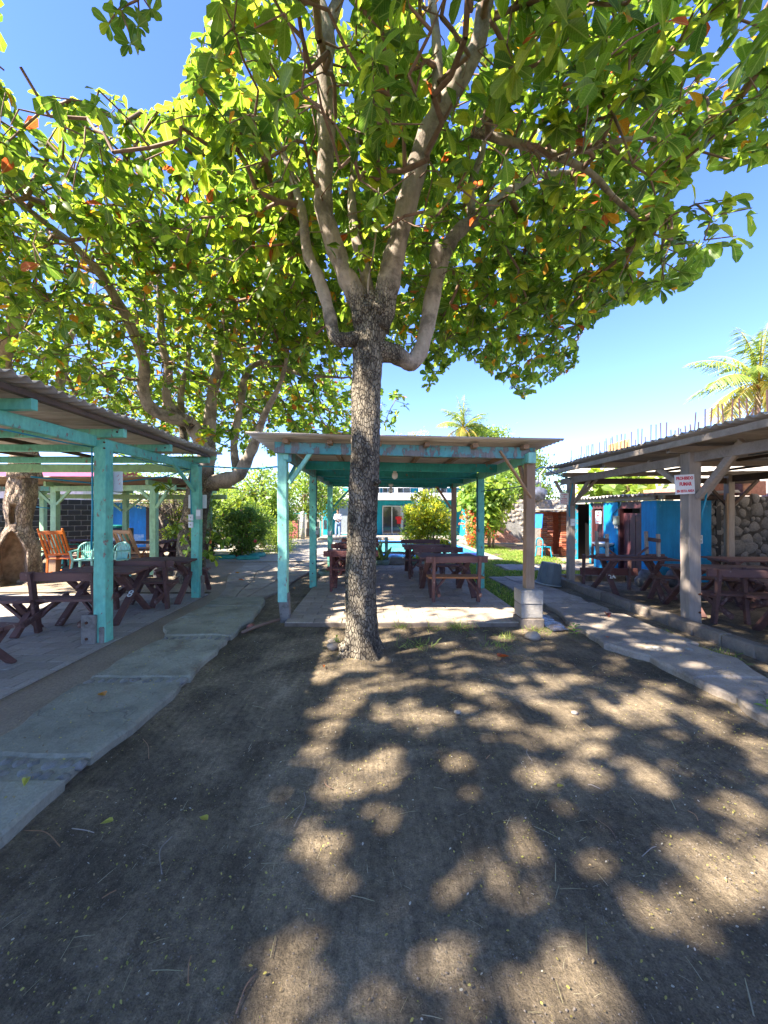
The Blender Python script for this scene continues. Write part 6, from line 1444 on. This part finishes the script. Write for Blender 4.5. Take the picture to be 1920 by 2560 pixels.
# ================================================================ vegetation
YG = [(.26,.32,.02),(.16,.25,.02),(.42,.40,.03),(.08,.15,.015)]; MG = [(.06,.13,.02),(.10,.20,.025),(.15,.26,.03)]; BG = [(.13,.22,.025),(.21,.29,.03),(.08,.15,.018)]; DG = [(.05,.11,.018),(.08,.16,.022),(.13,.22,.028)]
shrub('croton_bush', 'yellow green croton bush standing at the pool edge behind the pavilion tables', 'bush', (1.80,12.7,0), [(0,0,1.45,.76,.5,.70),(.1,0,.85,.84,.5,.6),(-.1,0,2.0,.48,.35,.34)], 9500, .085, YG, [.3,.25,.35,.1], 2, 150, .10, LANCE, 1.9, [(0,0,.03,.1,0,1.6),(-.1,0,.025,-.35,.05,1.4),(.1,0,.025,.4,0,1.3)], .6)
shrub('flowering_shrub', 'loose shrub with orange red flowers beside the turquoise hotel wall', 'bush', (4.75,17.6,0), [(0,0,.75,.55,.4,.6),(-.2,0,1.2,.3,.3,.4),(.3,0,.5,.5,.4,.35)], 2600, .085, MG, [1,1,1], 3, 70, .12, LANCE, 1.4, [(0,0,.02,.1,0,1.2)], .7, flowers=(230,.055,[(.62,.06,.02),(.72,.14,.03)]))
shrub('hibiscus_bush', 'dark hibiscus bush with pink flowers between the green tyres and the plaza', 'bush', (-4.55,13.4,0), [(0,0,.85,.75,.6,.8),(.3,0,1.2,.6,.5,.55)], 6500, .085, DG, [.4,.4,.2], 4, 130, .12, LANCE, 1.9, [(0,0,.03,.1,0,1.2)], .3, flowers=(16,.055,[(.65,.04,.10)]))
shrub('shrub', 'soft light green shrub to the right of the hibiscus bush', 'bush', (-3.75,14.6,0), [(0,0,.5,.6,.6,.5),(.2,.8,.6,.6,.8,.6)], 3500, .07, BG, [1,1,.5], 5, 70, .12, LANCE, 1.2, None, .8)
shrub('shrub', 'mid green bushy shrub just left of the hibiscus bush', 'bush', (-5.6,12.9,0), [(0,0,1.2,.7,.6,.9),(-.3,.3,.6,.7,.5,.6)], 4500, .08, MG, [1,1,.6], 6, 90, .12, LANCE, 1.5, [(0,0,.025,0,0,1.3),(.15,0,.02,.2,0,1.2)], .5)
shrub('shrub', 'tall bright green shrub behind the hibiscus bush', 'bush', (-5.3,15.6,0), [(0,0,1.2,1.0,.8,1.0),(.7,0,.9,.7,.6,.7)], 6500, .10, BG, [1,1,.7], 61, 110, .16, LANCE, 1.6, [(0,0,.03,.1,0,1.6)], .4, flowers=(30,.05,[(.8,.8,.76)]))
shrub('shrub', 'yellow green leafy shrub at the left end of the plaza hedge', 'bush', (-6.6,14.4,0), [(0,0,1.1,.8,.8,.9),(-.6,.2,.7,.6,.6,.6)], 5200, .09, YG[1:] , [1,.4,.8], 62, 100, .15, LANCE, 1.6, [(0,0,.03,.1,0,1.4)], .4)
shrub('shrub', 'rounded mid green shrub beyond the soft light green one', 'bush', (-4.3,17.2,0), [(0,0,1.0,.9,.8,.9)], 4800, .09, MG, [1,1,.8], 63, 90, .15, LANCE, 1.5, [(0,0,.03,.1,0,1.3)], .4)
for i,(x,y,rx,rz_,zc,n,c,lab) in enumerate([(-6.9,20.5,2.4,1.7,2.3,5200,MG,'broad green tree closing the view behind the left hedge'),(-5.0,17.5,1.4,1.3,2.4,5200,BG,'bright leafy frangipani tree between the hedge and the pavilion post'),(-3.3,21.2,1.7,1.2,2.9,5000,BG,'bright green tree in front of the left end of the hotel'),(-10.5,21,2.8,2.2,2.9,5200,MG,'wide green tree beyond the pink roofed house'),(-1.6,29,4.5,2.6,4.9,6000,MG,'tall green tree behind the left half of the hotel')]):
    shrub('broad_tree', lab, 'tree', (x,y,-.2), [(0,0,zc,rx,rx*.8,rz_),(rx*.5,0,zc-.4,rx*.6,rx*.5,rz_*.6)], n, .15 if y < 25 else .24, c, [1,1,.7], 30+i, 110, .28, LANCE, 1.8, [(0,0,.12,.2,0,zc+.3),(.1,0,.08,-.6,.1,zc)], .2, stem_mat='bark_brown', flowers=(40,.07,[(.8,.8,.78)]) if i == 1 else None)
shrub('papaya_tree', 'broad leaved light green tree hanging over the boundary wall', 'tree', (5.0,17.9,0), [(.3,0,2.3,1.0,.8,.9),(.4,0,1.4,.55,.6,.8),(-.3,0,2.3,.6,.6,.7)], 2600, .27, BG, [1,1,.8], 41, 80, .22, LANCE, 2.2, [(.6,.4,.07,.5,.2,2.2),(.8,.4,.05,.8,.2,2.0)], -.2, stem_mat='bark_brown')
shrub('tree', 'dense green tree behind the boundary wall, right of the brown post', 'tree', (9.6,23.5,0), [(0,0,3.6,2.1,1.6,1.3),(-1.2,0,2.8,1.5,1.2,1.0),(1.3,0,2.6,1.3,1.2,1.0)], 7500, .16, [(.09,.17,.02),(.14,.24,.03),(.05,.11,.015)], [1,1,.6], 42, 130, .25, LANCE, 1.5, [(0,0,.15,.2,0,3.4),(-.2,0,.1,-1.0,0,2.6)], .3, stem_mat='bark_brown')
shrub('tree', 'big bright green tree above the pavilion roof right of the palm', 'tree', (13.2,46,0), [(0,0,9.0,3.4,2.6,2.8),(4.0,0,7.6,3.2,2.4,2.2)], 8500, .34, BG, [1,1,.8], 43, 150, .5, LANCE, 1.7, [(0,0,.35,.3,0,8.5),(.5,0,.25,3,0,7)], .3, stem_mat='bark_brown')
shrub('tree', 'sparse olive tree with thin branches left of the small palm', 'tree', (5.2,46,0), [(0,0,8.8,3.0,2.0,2.6),(-2,0,7.5,2.0,2.0,1.8)], 2300, .26, [(.26,.30,.10),(.34,.34,.12)], [1,1], 44, 110, .4, LANCE, 1.2, [(0,0,.25,.3,0,8.3),(-.4,0,.18,-1.6,0,8),(.3,0,.15,1.5,0,8.6)], .3, stem_mat='bark_brown')
shrub('broadleaf_plant', 'large leaved plant rising behind the restroom roof', 'plant', (8.45,13.6,0), [(0,0,2.6,.8,.9,.55),(.2,-1,2.4,.6,.7,.4)], 330, .34, BG, [1,1,.6], 45, 60, .18, LEAF_MD, 1.3, [(0,0,.05,0,0,2.5),(.2,-.8,.04,.2,-1,2.3)], .1)
shrub('acacia', 'small flat topped acacia with bare lower branches under the far left roofs', 'tree', (-7.35,14.2,0), [(0,0,2.25,1.6,1.2,.28),(-.9,0,2.1,1.2,.9,.2)], 5200, .055, [(.16,.22,.03),(.26,.24,.06),(.10,.16,.02)], [1,.6,.8], 46, 90, .16, LANCE, 1.0, [(0,0,.09,.05,0,1.5),(0,0,.05,-.9,.1,2.0),(0,0,.05,.9,0,2.0)], .2, stem_mat='bark_limb')
shrub('shrub', 'leafy shrub beyond the hut roof at the left', 'bush', (-8.6,19,0), [(0,0,2.4,1.8,1.0,.8)], 2600, .12, BG, [1,1,.6], 47, 60, .2, LANCE, 1.6, None, .2)
palm('palm_tree', 'coconut palm with yellowing fronds above the right shelter roof', (21.8,22,0), 9.0, .4, 3.7, 30, 3)
palm('palm_tree', 'small distant coconut palm above the middle of the pavilion roof', (10.3,44,0), 11.2, .2, 3.6, 24, 5)
# green tyres round the hibiscus bed
for i,(x,y,rz_,lab) in enumerate([(-4.05,12.55,.1,'half buried green painted tyre at the plaza corner of the flower bed'),(-4.9,12.75,-.1,'half buried green painted tyre left of the plaza corner one'),(-4.0,13.4,1.3,'half buried green painted tyre further back along the plaza edge')]):
    mb = MB(); mb.tube([(.30*math.cos(a),.30*math.sin(a)*.5,.10) for a in [k*PI/12 for k in range(24)]]+[(.30,0,.10)],.085,10); tag(mb.build('tyre', plain('green_tyre_paint',(.03,.26,.22),.6) if i==0 else bpy.data.materials['green_tyre_paint'], None, (x,y,-.01), True, (0,0,rz_)), lab, 'tyre', 'green painted tyres')
# green bucket and litter at the far wall
bk = thing('bucket', 'green plastic bucket on the grass before the boundary wall', 'bucket', (5.05,18.9,0)); mb = MB(); mb.lathe([(.001,0),(.14,0),(.18,.30),(.19,.32),(.16,.32),(.13,.03),(.001,.03)],n=16); mb.build('pail', M['greenplastic'], bk, smooth=True); mb = MB(); mb.tube([(.18,0,.3),(.12,-.13,.22),(0,-.2,.2),(-.12,-.13,.22),(-.18,0,.3)],.008,5); mb.build('handle', M['white'], bk, smooth=True)
tb_ = thing('trough', 'pale green basin on a flat stone by the boundary wall', 'basin', (3.95+.1,18.9,0)); mb = MB(); mb.bev((0,0,.08),(.9,.5,.16),.03); mb.build('stone', M['block'], tb_); mb = MB(); mb.lathe([(.001,.16),(.2,.16),(.27,.30),(.24,.30),(.001,.2)],n=16); mb.build('basin', M['tealplastic'], tb_, smooth=True)
# black bag and floodlight on the boundary wall
bg_ = thing('rubbish_bag', 'dark grey plastic bag slumped on top of the boundary wall', 'bag', (8.5,19.85,2.2)); mb = MB(); mb.ball((0,0,.40),(.52,.35,.46),26,18,lambda d: (1+.16*abs(math.sin(5*d.x+4*d.z))*math.cos(6*d.y+d.z*3)+.09*math.sin(13*d.z+11*d.x)+.05*math.sin(23*d.x-17*d.y))*(1-.42*max(0,d.z+.1*math.sin(4*d.x))**1.3)); mb.build('sack', plain('grey_bag',(.10,.11,.14),.35,var=.3), bg_, smooth=True); mb = MB(); mb.ball((.05,0,.95),(.1,.1,.14),8,6); mb.build('knot', plain('grey_bag_knot',(.10,.11,.14),.35), bg_, smooth=True)
mb = MB(); mb.tube([(8.72,19.9,2.5),(8.72,19.9,3.55),(9.0,19.8,3.95),(9.3,19.7,4.2)],[.04,.04,.03,.03],7); tag(mb.build('conduit_pole', M['pvc'], None, smooth=True), 'thin bent conduit pole rising behind the grey bag', 'pole')
# overhead blue cables
def cable(label, pts, r, mat): mb = MB(); mb.tube([v for v in catmull(pts, 6)], r, 6); tag(mb.build('cable', M[mat], None, smooth=True), label, 'cable')
cable('blue cable slung from the left pergola to the middle pavilion', [(-3.15,6.98,2.44),(-2.6,6.6,2.37),(-1.9,6.1,2.29),(-1.36,5.66,2.27)], .012, 'cable')
cable('blue cable slung from the middle pavilion to the right shelter', [(2.30,5.52,2.17),(2.9,6.5,2.36),(3.5,7.4,2.36),(4.25,8.2,2.30)], .012, 'cable')
cable('thin dark cable between the two right hand posts of the pavilion', [(2.2,7.75,2.02),(2.25,6.8,2.0),(2.25,5.6,1.98)], .009, 'cable_dark')

# ---- grass, weeds and litter
def blades(name, label, cat, pts, h, seed, cols, wts, w=.012, lean=.5, kind='stuff', mat='grass'):
    rs = np.random.RandomState(seed); n = len(pts); a = nrm(rs.normal(size=(n,3))*[lean,lean,.1]+[0,0,1]); me = leaf_mesh(name, pts, a, nrm(rs.normal(size=(n,3))), rs.uniform(.5,1.1,n)*h, palette(rs,n,cols,wts,.25), M[mat], ([0,.5,1],[w/h/1.2,w/h,.002],2), 1.0, .5)
    o = bpy.data.objects.new(name, me); COL.objects.link(o); return tag(o, label, cat, kind=kind)
rs = np.random.RandomState(2); n = 60000
X_ = rs.uniform(2.25,6.4,n); Y_ = 6.4+(rs.rand(n)**1.25)*14.3
def nz2(x, y): return np.sin(x*2.1+1)*np.cos(y*1.3)+.6*np.sin(x*4.7-y*2.9)+.4*np.sin(x*9+y*7)
k = (nz2(X_,Y_) > -1.1)&~((X_>2.78)&(X_<3.8)&(Y_>7.2)&(Y_<9.4))&~((X_>3.6)&(Y_>10.35)&(Y_<11.7))&~((X_>3.7)&(X_<4.4)&(Y_>12.8)&(Y_<15.6))&~((X_<3.75)&(Y_>12.9)&(Y_<20))&~((X_>2.85)&(Y_<9.2)&(X_>2.6+(Y_-6.4)*.5))&~((X_>4.3)&(Y_<9.2))
Y2 = Y_[k]; gp = np.stack([X_[k], Y2, np.where(Y2<12.2,0,np.maximum(-.22,-.02*(Y2-12.2)))], 1)
blades('lawn_grass', 'short sunlit lawn grass right of the middle pavilion', 'grass', gp, .075, 3, [(.10,.20,.02),(.16,.26,.03),(.28,.30,.07)], [1,1,.5], .009, .8)
def tuft(label, c, r, n, h, seed, cols=[(.10,.18,.03),(.22,.26,.06)]):
    rs = np.random.RandomState(seed); p = np.zeros((n,3)); p[:,:2] = rs.normal(size=(n,2))*r+np.array(c)
    o = blades('grass_tuft', label, 'grass', p, h, seed, cols, [1]*len(cols), .004, 1.0, 'stuff')
for i,(u,v,r,n,h,lab) in enumerate([(1150,1570,.10,110,.13,'grass tuft at the front edge of the pavilion floor, widest one'),(1003,1567,.06,60,.10,'small grass tuft at the pavilion floor edge just right of the trunk'),(1080,1575,.07,30,.09,'thin grass tuft at the pavilion floor edge between the two bigger ones'),(1040,1615,.10,80,.10,'grass tuft on the dirt right of the trunk base'),(1270,1595,.07,60,.09,'grass tuft on the dirt before the concrete block footing'),(1245,1618,.08,50,.08,'low grass tuft in front of the one by the block footing'),(1345,1578,.09,90,.07,'grass fringe at the foot of the concrete blocks'),(1790,1640,.10,160,.09,'grass patch on the right concrete path near the kerb'),(1668,1588,.04,40,.09,'small grass tuft on the dirt strip beside the kerb')]):
    y = 1536/(v-1280); tuft(lab, (PX(u,y),y), r, n, h, 50+i)
def weed(label, c, z, s, n, seed):
    rs = np.random.RandomState(seed); T = thing('weed', label, 'weed', (c[0],c[1],z))
    me0 = leaf_mesh('leaf', np.zeros((1,3)), np.array([[1.,0,0]]), np.array([[0,0,1.]]), np.ones(1), np.array([(.16,.34,.03)]), M['leaf'], LEAF_HI, .8, .3)
    for i in range(n):
        az = i*2.4; o = link_mesh('leaf', me0, T, (0,0,.02+.01*i), (0,-R(rs.uniform(5,50)),az)); s_ = s*rs.uniform(.6,1.1); o.scale = (s_,s_,s_)
weed('bright green seedling at the broken edge of the right concrete path', (2.62,4.98), 0, .09, 12, 1)
weed('bright green seedling beside the concrete path near the right edge', (3.06,2.98), 0, .09, 9, 2)
weed('bright green weed cut by the right edge of the photo', (2.62,2.02), 0, .10, 9, 3)
weed('tiny green seedling left of the trunk base among pale stones', (-.42,4.62), 0, .05, 8, 4)
# pale stones by the trunk
for i,(u,v,s,lab) in enumerate([(835,1608,.07,'pale stone beside the left foot of the trunk, upper one'),(833,1622,.08,'pale stone beside the left foot of the trunk, lower one'),(1332,1597,.10,'flat pale stone in front of the concrete block footing'),(1144,1783,.028,'small round pebble on the open dirt, left of the pair'),(1437,1785,.028,'small round pebble on the open dirt, right of the pair'),(55,1458,.11,'pale stone at the foot of the hollow trunk')]):
    y = 1536/(v-1280); mb = MB(); e = i*1.7; mb.ball((0,0,s*.35),(s,s*.8,s*.55),10,7,lambda d: 1+.18*math.sin(4*d.x+e)*math.cos(3*d.y+e)); tag(mb.build('stone', M['paver_warm'], None, (PX(u,y),y,0), smooth=True), lab, 'stone')
# litter: curled yellow leaf bits, twigs and grit
rs = np.random.RandomState(77)
def area_pts(n, x0,x1,y0,y1,z): p = np.stack([rs.uniform(x0,x1,n), y0+(y1-y0)*rs.rand(n)**1.15, np.full(n,z)],1); return p
n = 10000; p = area_pts(n,-1.70,4.0,.9,5.3,.012); w = nz2(p[:,0]*1.3,p[:,1]*1.7); p = p[w > rs.uniform(-1.6,1.6,n)]; n = len(p)
a = nrm(rs.normal(size=(n,3))*[1,1,.15]); me = leaf_mesh('leaf_crumbs', p, a, nrm(np.array([0,0,1.])+rs.normal(size=(n,3))*.3), rs.uniform(.005,.013,n), palette(rs,n,[(.36,.32,.08),(.26,.26,.06),(.30,.22,.12),(.45,.42,.36)],[1,.8,.6,.35]), M['grass'], ([0,.5,1],[.12,.3,.1],2), 1.2, .3)
o = bpy.data.objects.new('leaf_crumbs', me); COL.objects.link(o); tag(o, 'tiny yellow leaf crumbs scattered over the dark dirt', 'litter', kind='stuff')
n = 1400; p = np.concatenate([area_pts(900,-2.6,-1.76,1.0,7.5,.080), area_pts(700,2.95,3.7,1.5,7.2,.085)]); n = len(p)
a = nrm(rs.normal(size=(n,3))*[1,1,.15]); me = leaf_mesh('leaf_crumbs', p, a, nrm(np.array([0,0,1.])+rs.normal(size=(n,3))*.3), rs.uniform(.006,.016,n), palette(rs,n,[(.36,.32,.08),(.16,.12,.08),(.30,.22,.12)],[.6,1,.6]), M['grass'], ([0,.5,1],[.12,.3,.1],2), 1.2, .3)
o = bpy.data.objects.new('leaf_crumbs', me); COL.objects.link(o); tag(o, 'tiny dry leaf crumbs strewn over the stone paths', 'litter', kind='stuff')
n = 1500; p = area_pts(n,-1.68,3.2,.9,5.2,.010); ang = rs.uniform(-.6,1.9,n); a = np.stack([np.cos(ang),np.sin(ang),rs.uniform(-.02,.06,n)],1)
me = leaf_mesh('dry_stalks', p, nrm(a), np.tile([0,0,1.],(n,1)), rs.choice([.02,.035,.06,.10],n,p=[.45,.3,.17,.08])*rs.uniform(.6,1.3,n), palette(rs,n,[(.36,.32,.26),(.24,.20,.15),(.42,.38,.30)],[1,1,.6]), M['grass'], ([0,.5,1],[.035,.035,.015],2), .5, .1)
o = bpy.data.objects.new('dry_stalks', me); COL.objects.link(o); tag(o, 'pale dry stalks strewn over the dark dirt', 'litter', kind='stuff')
# grit: small stones that give the dirt its roughness
n = 9000; p = area_pts(n,-1.68,2.9,.9,4.6,.002); rr_ = rs.uniform(.0015,.0048,n)
oct_ = np.array([[1,0,0],[-1,0,0],[0,1,0],[0,-1,0],[0,0,1]],float); of = [(0,2,4),(2,1,4),(1,3,4),(3,0,4)]
V = (p[:,None]+oct_[None]*(rr_[:,None,None]*rs.uniform(.6,1.3,(n,5,1)))).reshape(-1,3); Fa = (np.array(of)[None]+(np.arange(n)*5)[:,None,None]).reshape(-1,3)
me = bpy.data.meshes.new('grit'); me.from_pydata(V.tolist(),[],Fa.tolist()); me.materials.append(concrete('dark_grit',(.24,.20,.16),(.13,.11,.09),4)); o = bpy.data.objects.new('grit', me); COL.objects.link(o); tag(o, 'coarse dark grit over the dirt', 'grit', kind='stuff')
# twigs and fallen leaves one by one
tw = random.Random(6)
tws = [((760,1985),(735,2070)),((1225,1890),(1215,1900)),((430,2095),(405,2190)),((60,2080),(150,2120)),((640,2440),(590,2540)),((470,2470),(478,2395)),((180,2075),(235,2085)),((372,1900),(357,1850)),((1330,1905),(1318,1875)),((1490,2050),(1540,2100)),((1640,2120),(1605,2145)),((1720,2030),(1745,2055)),((1500,1975),(1470,1965)),((505,1860),(512,1845)),((830,1975),(812,1950)),((290,2230),(255,2250))]
ORD = 'one two three four five six seven eight nine ten eleven twelve thirteen fourteen fifteen sixteen'.split(); rank = {k: r for r, k in enumerate(sorted(range(len(tws)), key=lambda k: tws[k][0][0]))}
for i,(a_,b_) in enumerate(tws):
    ya=1536/(a_[1]-1280); yb=1536/(b_[1]-1280); A_=Vector((PX(a_[0],ya),ya,.008)); B_=Vector((PX(b_[0],yb),yb,.008)); m_=(A_+B_)/2; L_=(B_-A_).length; m_+=Vector((tw.uniform(-.2,.2)*L_,tw.uniform(-.2,.2)*L_,.006))
    side = 'left' if a_[0] < 640 else ('middle' if a_[0] < 1280 else 'right'); dep = 'far' if a_[1] < 1950 else ('near' if a_[1] < 2250 else 'nearest')
    col = 'yellow' if i % 2 else 'pale'; mb = MB(); mb.tube(catmull([A_,m_,B_],4),[.0022]*9,5); tag(mb.build('twig', M['bark_twig'] if i%5==4 else (M['natural_wood'] if col=='yellow' else M['wood_grey']), None, smooth=True), 'thin %s twig on the dirt, number %s from the left edge of the photo' % (col, ORD[rank[i]]), 'twig', 'thin twigs on the dirt')
fls = [(246,1737,.12,4,'rust brown fallen leaf on the near flagstone path'),(1275,1643,.16,5,'dark red curled leaf on the dirt right of the trunk'),(1522,1545,.17,5,'rust red leaf on the concrete path beside the kerb'),(1523,1594,.08,5,'small red leaf on the concrete path below the larger one'),(1424,1540,.0,5,''),(738,1475,.14,4,'tan curled leaf beside the foot of the middle left post'),(778,1470,.12,5,'brown leaf touching the middle left post'),(635,1391,.16,4,'orange leaf lying on the plaza near the tyres'),(612,1452,.14,5,'brown dry leaf on the crazy paving, left one'),(600,1433,.12,4,'yellow leaf at the edge of the crazy paving'),(430,1572,.12,4,'long tan leaf on the earth strip by the path'),(342,1631,.07,3,'pale yellow leaf on the earth strip near the post'),(498,2048,.06,3,'pale yellow leaf on the near dirt at left'),(250,2065,.06,3,'pale yellow leaf close to the near path edge'),(60,1972,.07,3,'yellow leaf on the nearest flagstone'),(1500,1990,.0,3,''),(1410,1968,.05,3,'yellow green leaf bit in the middle of the dappled dirt'),(810,1672,.05,5,'tiny red leaf left of the trunk base'),(410,1545,.0,4,'')]
lm = {}
for i,(u,v,s,ci,lab) in enumerate(fls):
    if not s: continue
    zz = .07 if (u < 480 and 1640 < v < 2000 and u < 440-(v-1700)*.6) or 1480 < u < 1560 else (.04 if v < 1500 else .012); y = (EYE-zz)*960/(v-1280)
    if ci not in lm: lm[ci] = leaf_mesh('fallen_leaf', np.zeros((1,3)), np.array([[1.,0,0]]), np.array([[0,0,1.]]), np.ones(1), np.array([GREENS[ci] if ci != 3 else (.42,.42,.08)]), M['leaf'], LEAF_HI, 1.0, -.15, .8)
    o = bpy.data.objects.new('fallen_leaf', lm[ci]); COL.objects.link(o); o.location = (PX(u,y),y,zz+.012); o.rotation_euler = (.15,.05,tw.uniform(0,6)); o.scale = (s,s,s); tag(o, lab, 'leaf', 'fallen leaves')
# broken pipe and puddle near the path corner
mb = MB(); mb.tube([(-1.70,5.0,.03),(-1.58,5.2,.045),(-1.42,5.45,.05),(-1.30,5.62,.04)],[.022,.024,.024,.022],8); tag(mb.build('pipe', plain('brown_pipe',(.22,.14,.10),.7), None, smooth=True), 'old brown pipe lying at the broken corner of the flagstone path', 'pipe')
mb = MB(); mb.bev((0,0,0),(.09,.10,.07),.015); tag(mb.build('brick_piece', M['brick'], None, (-1.66,5.25,.03)), 'orange brick fragment under the broken path edge', 'brick')
wm = NT('puddle_water'); wm.bsdf((.05,.042,.035), wm.ramp(wm.noise(9, detail=5),[(.4,.15),(.7,.7)]), wm.bump(wm.noise(14),.01), spec=.5)
mb = MB(); pts_ = wavy([(2.42,5.1),(2.66,5.15),(2.68,5.9),(2.50,6.0),(2.43,5.6)], .03, .06); mb.add([(x,y,.016) for x,y in pts_],[tuple(range(len(pts_)))]); tag(mb.build('puddle', wm.m), kind='structure')
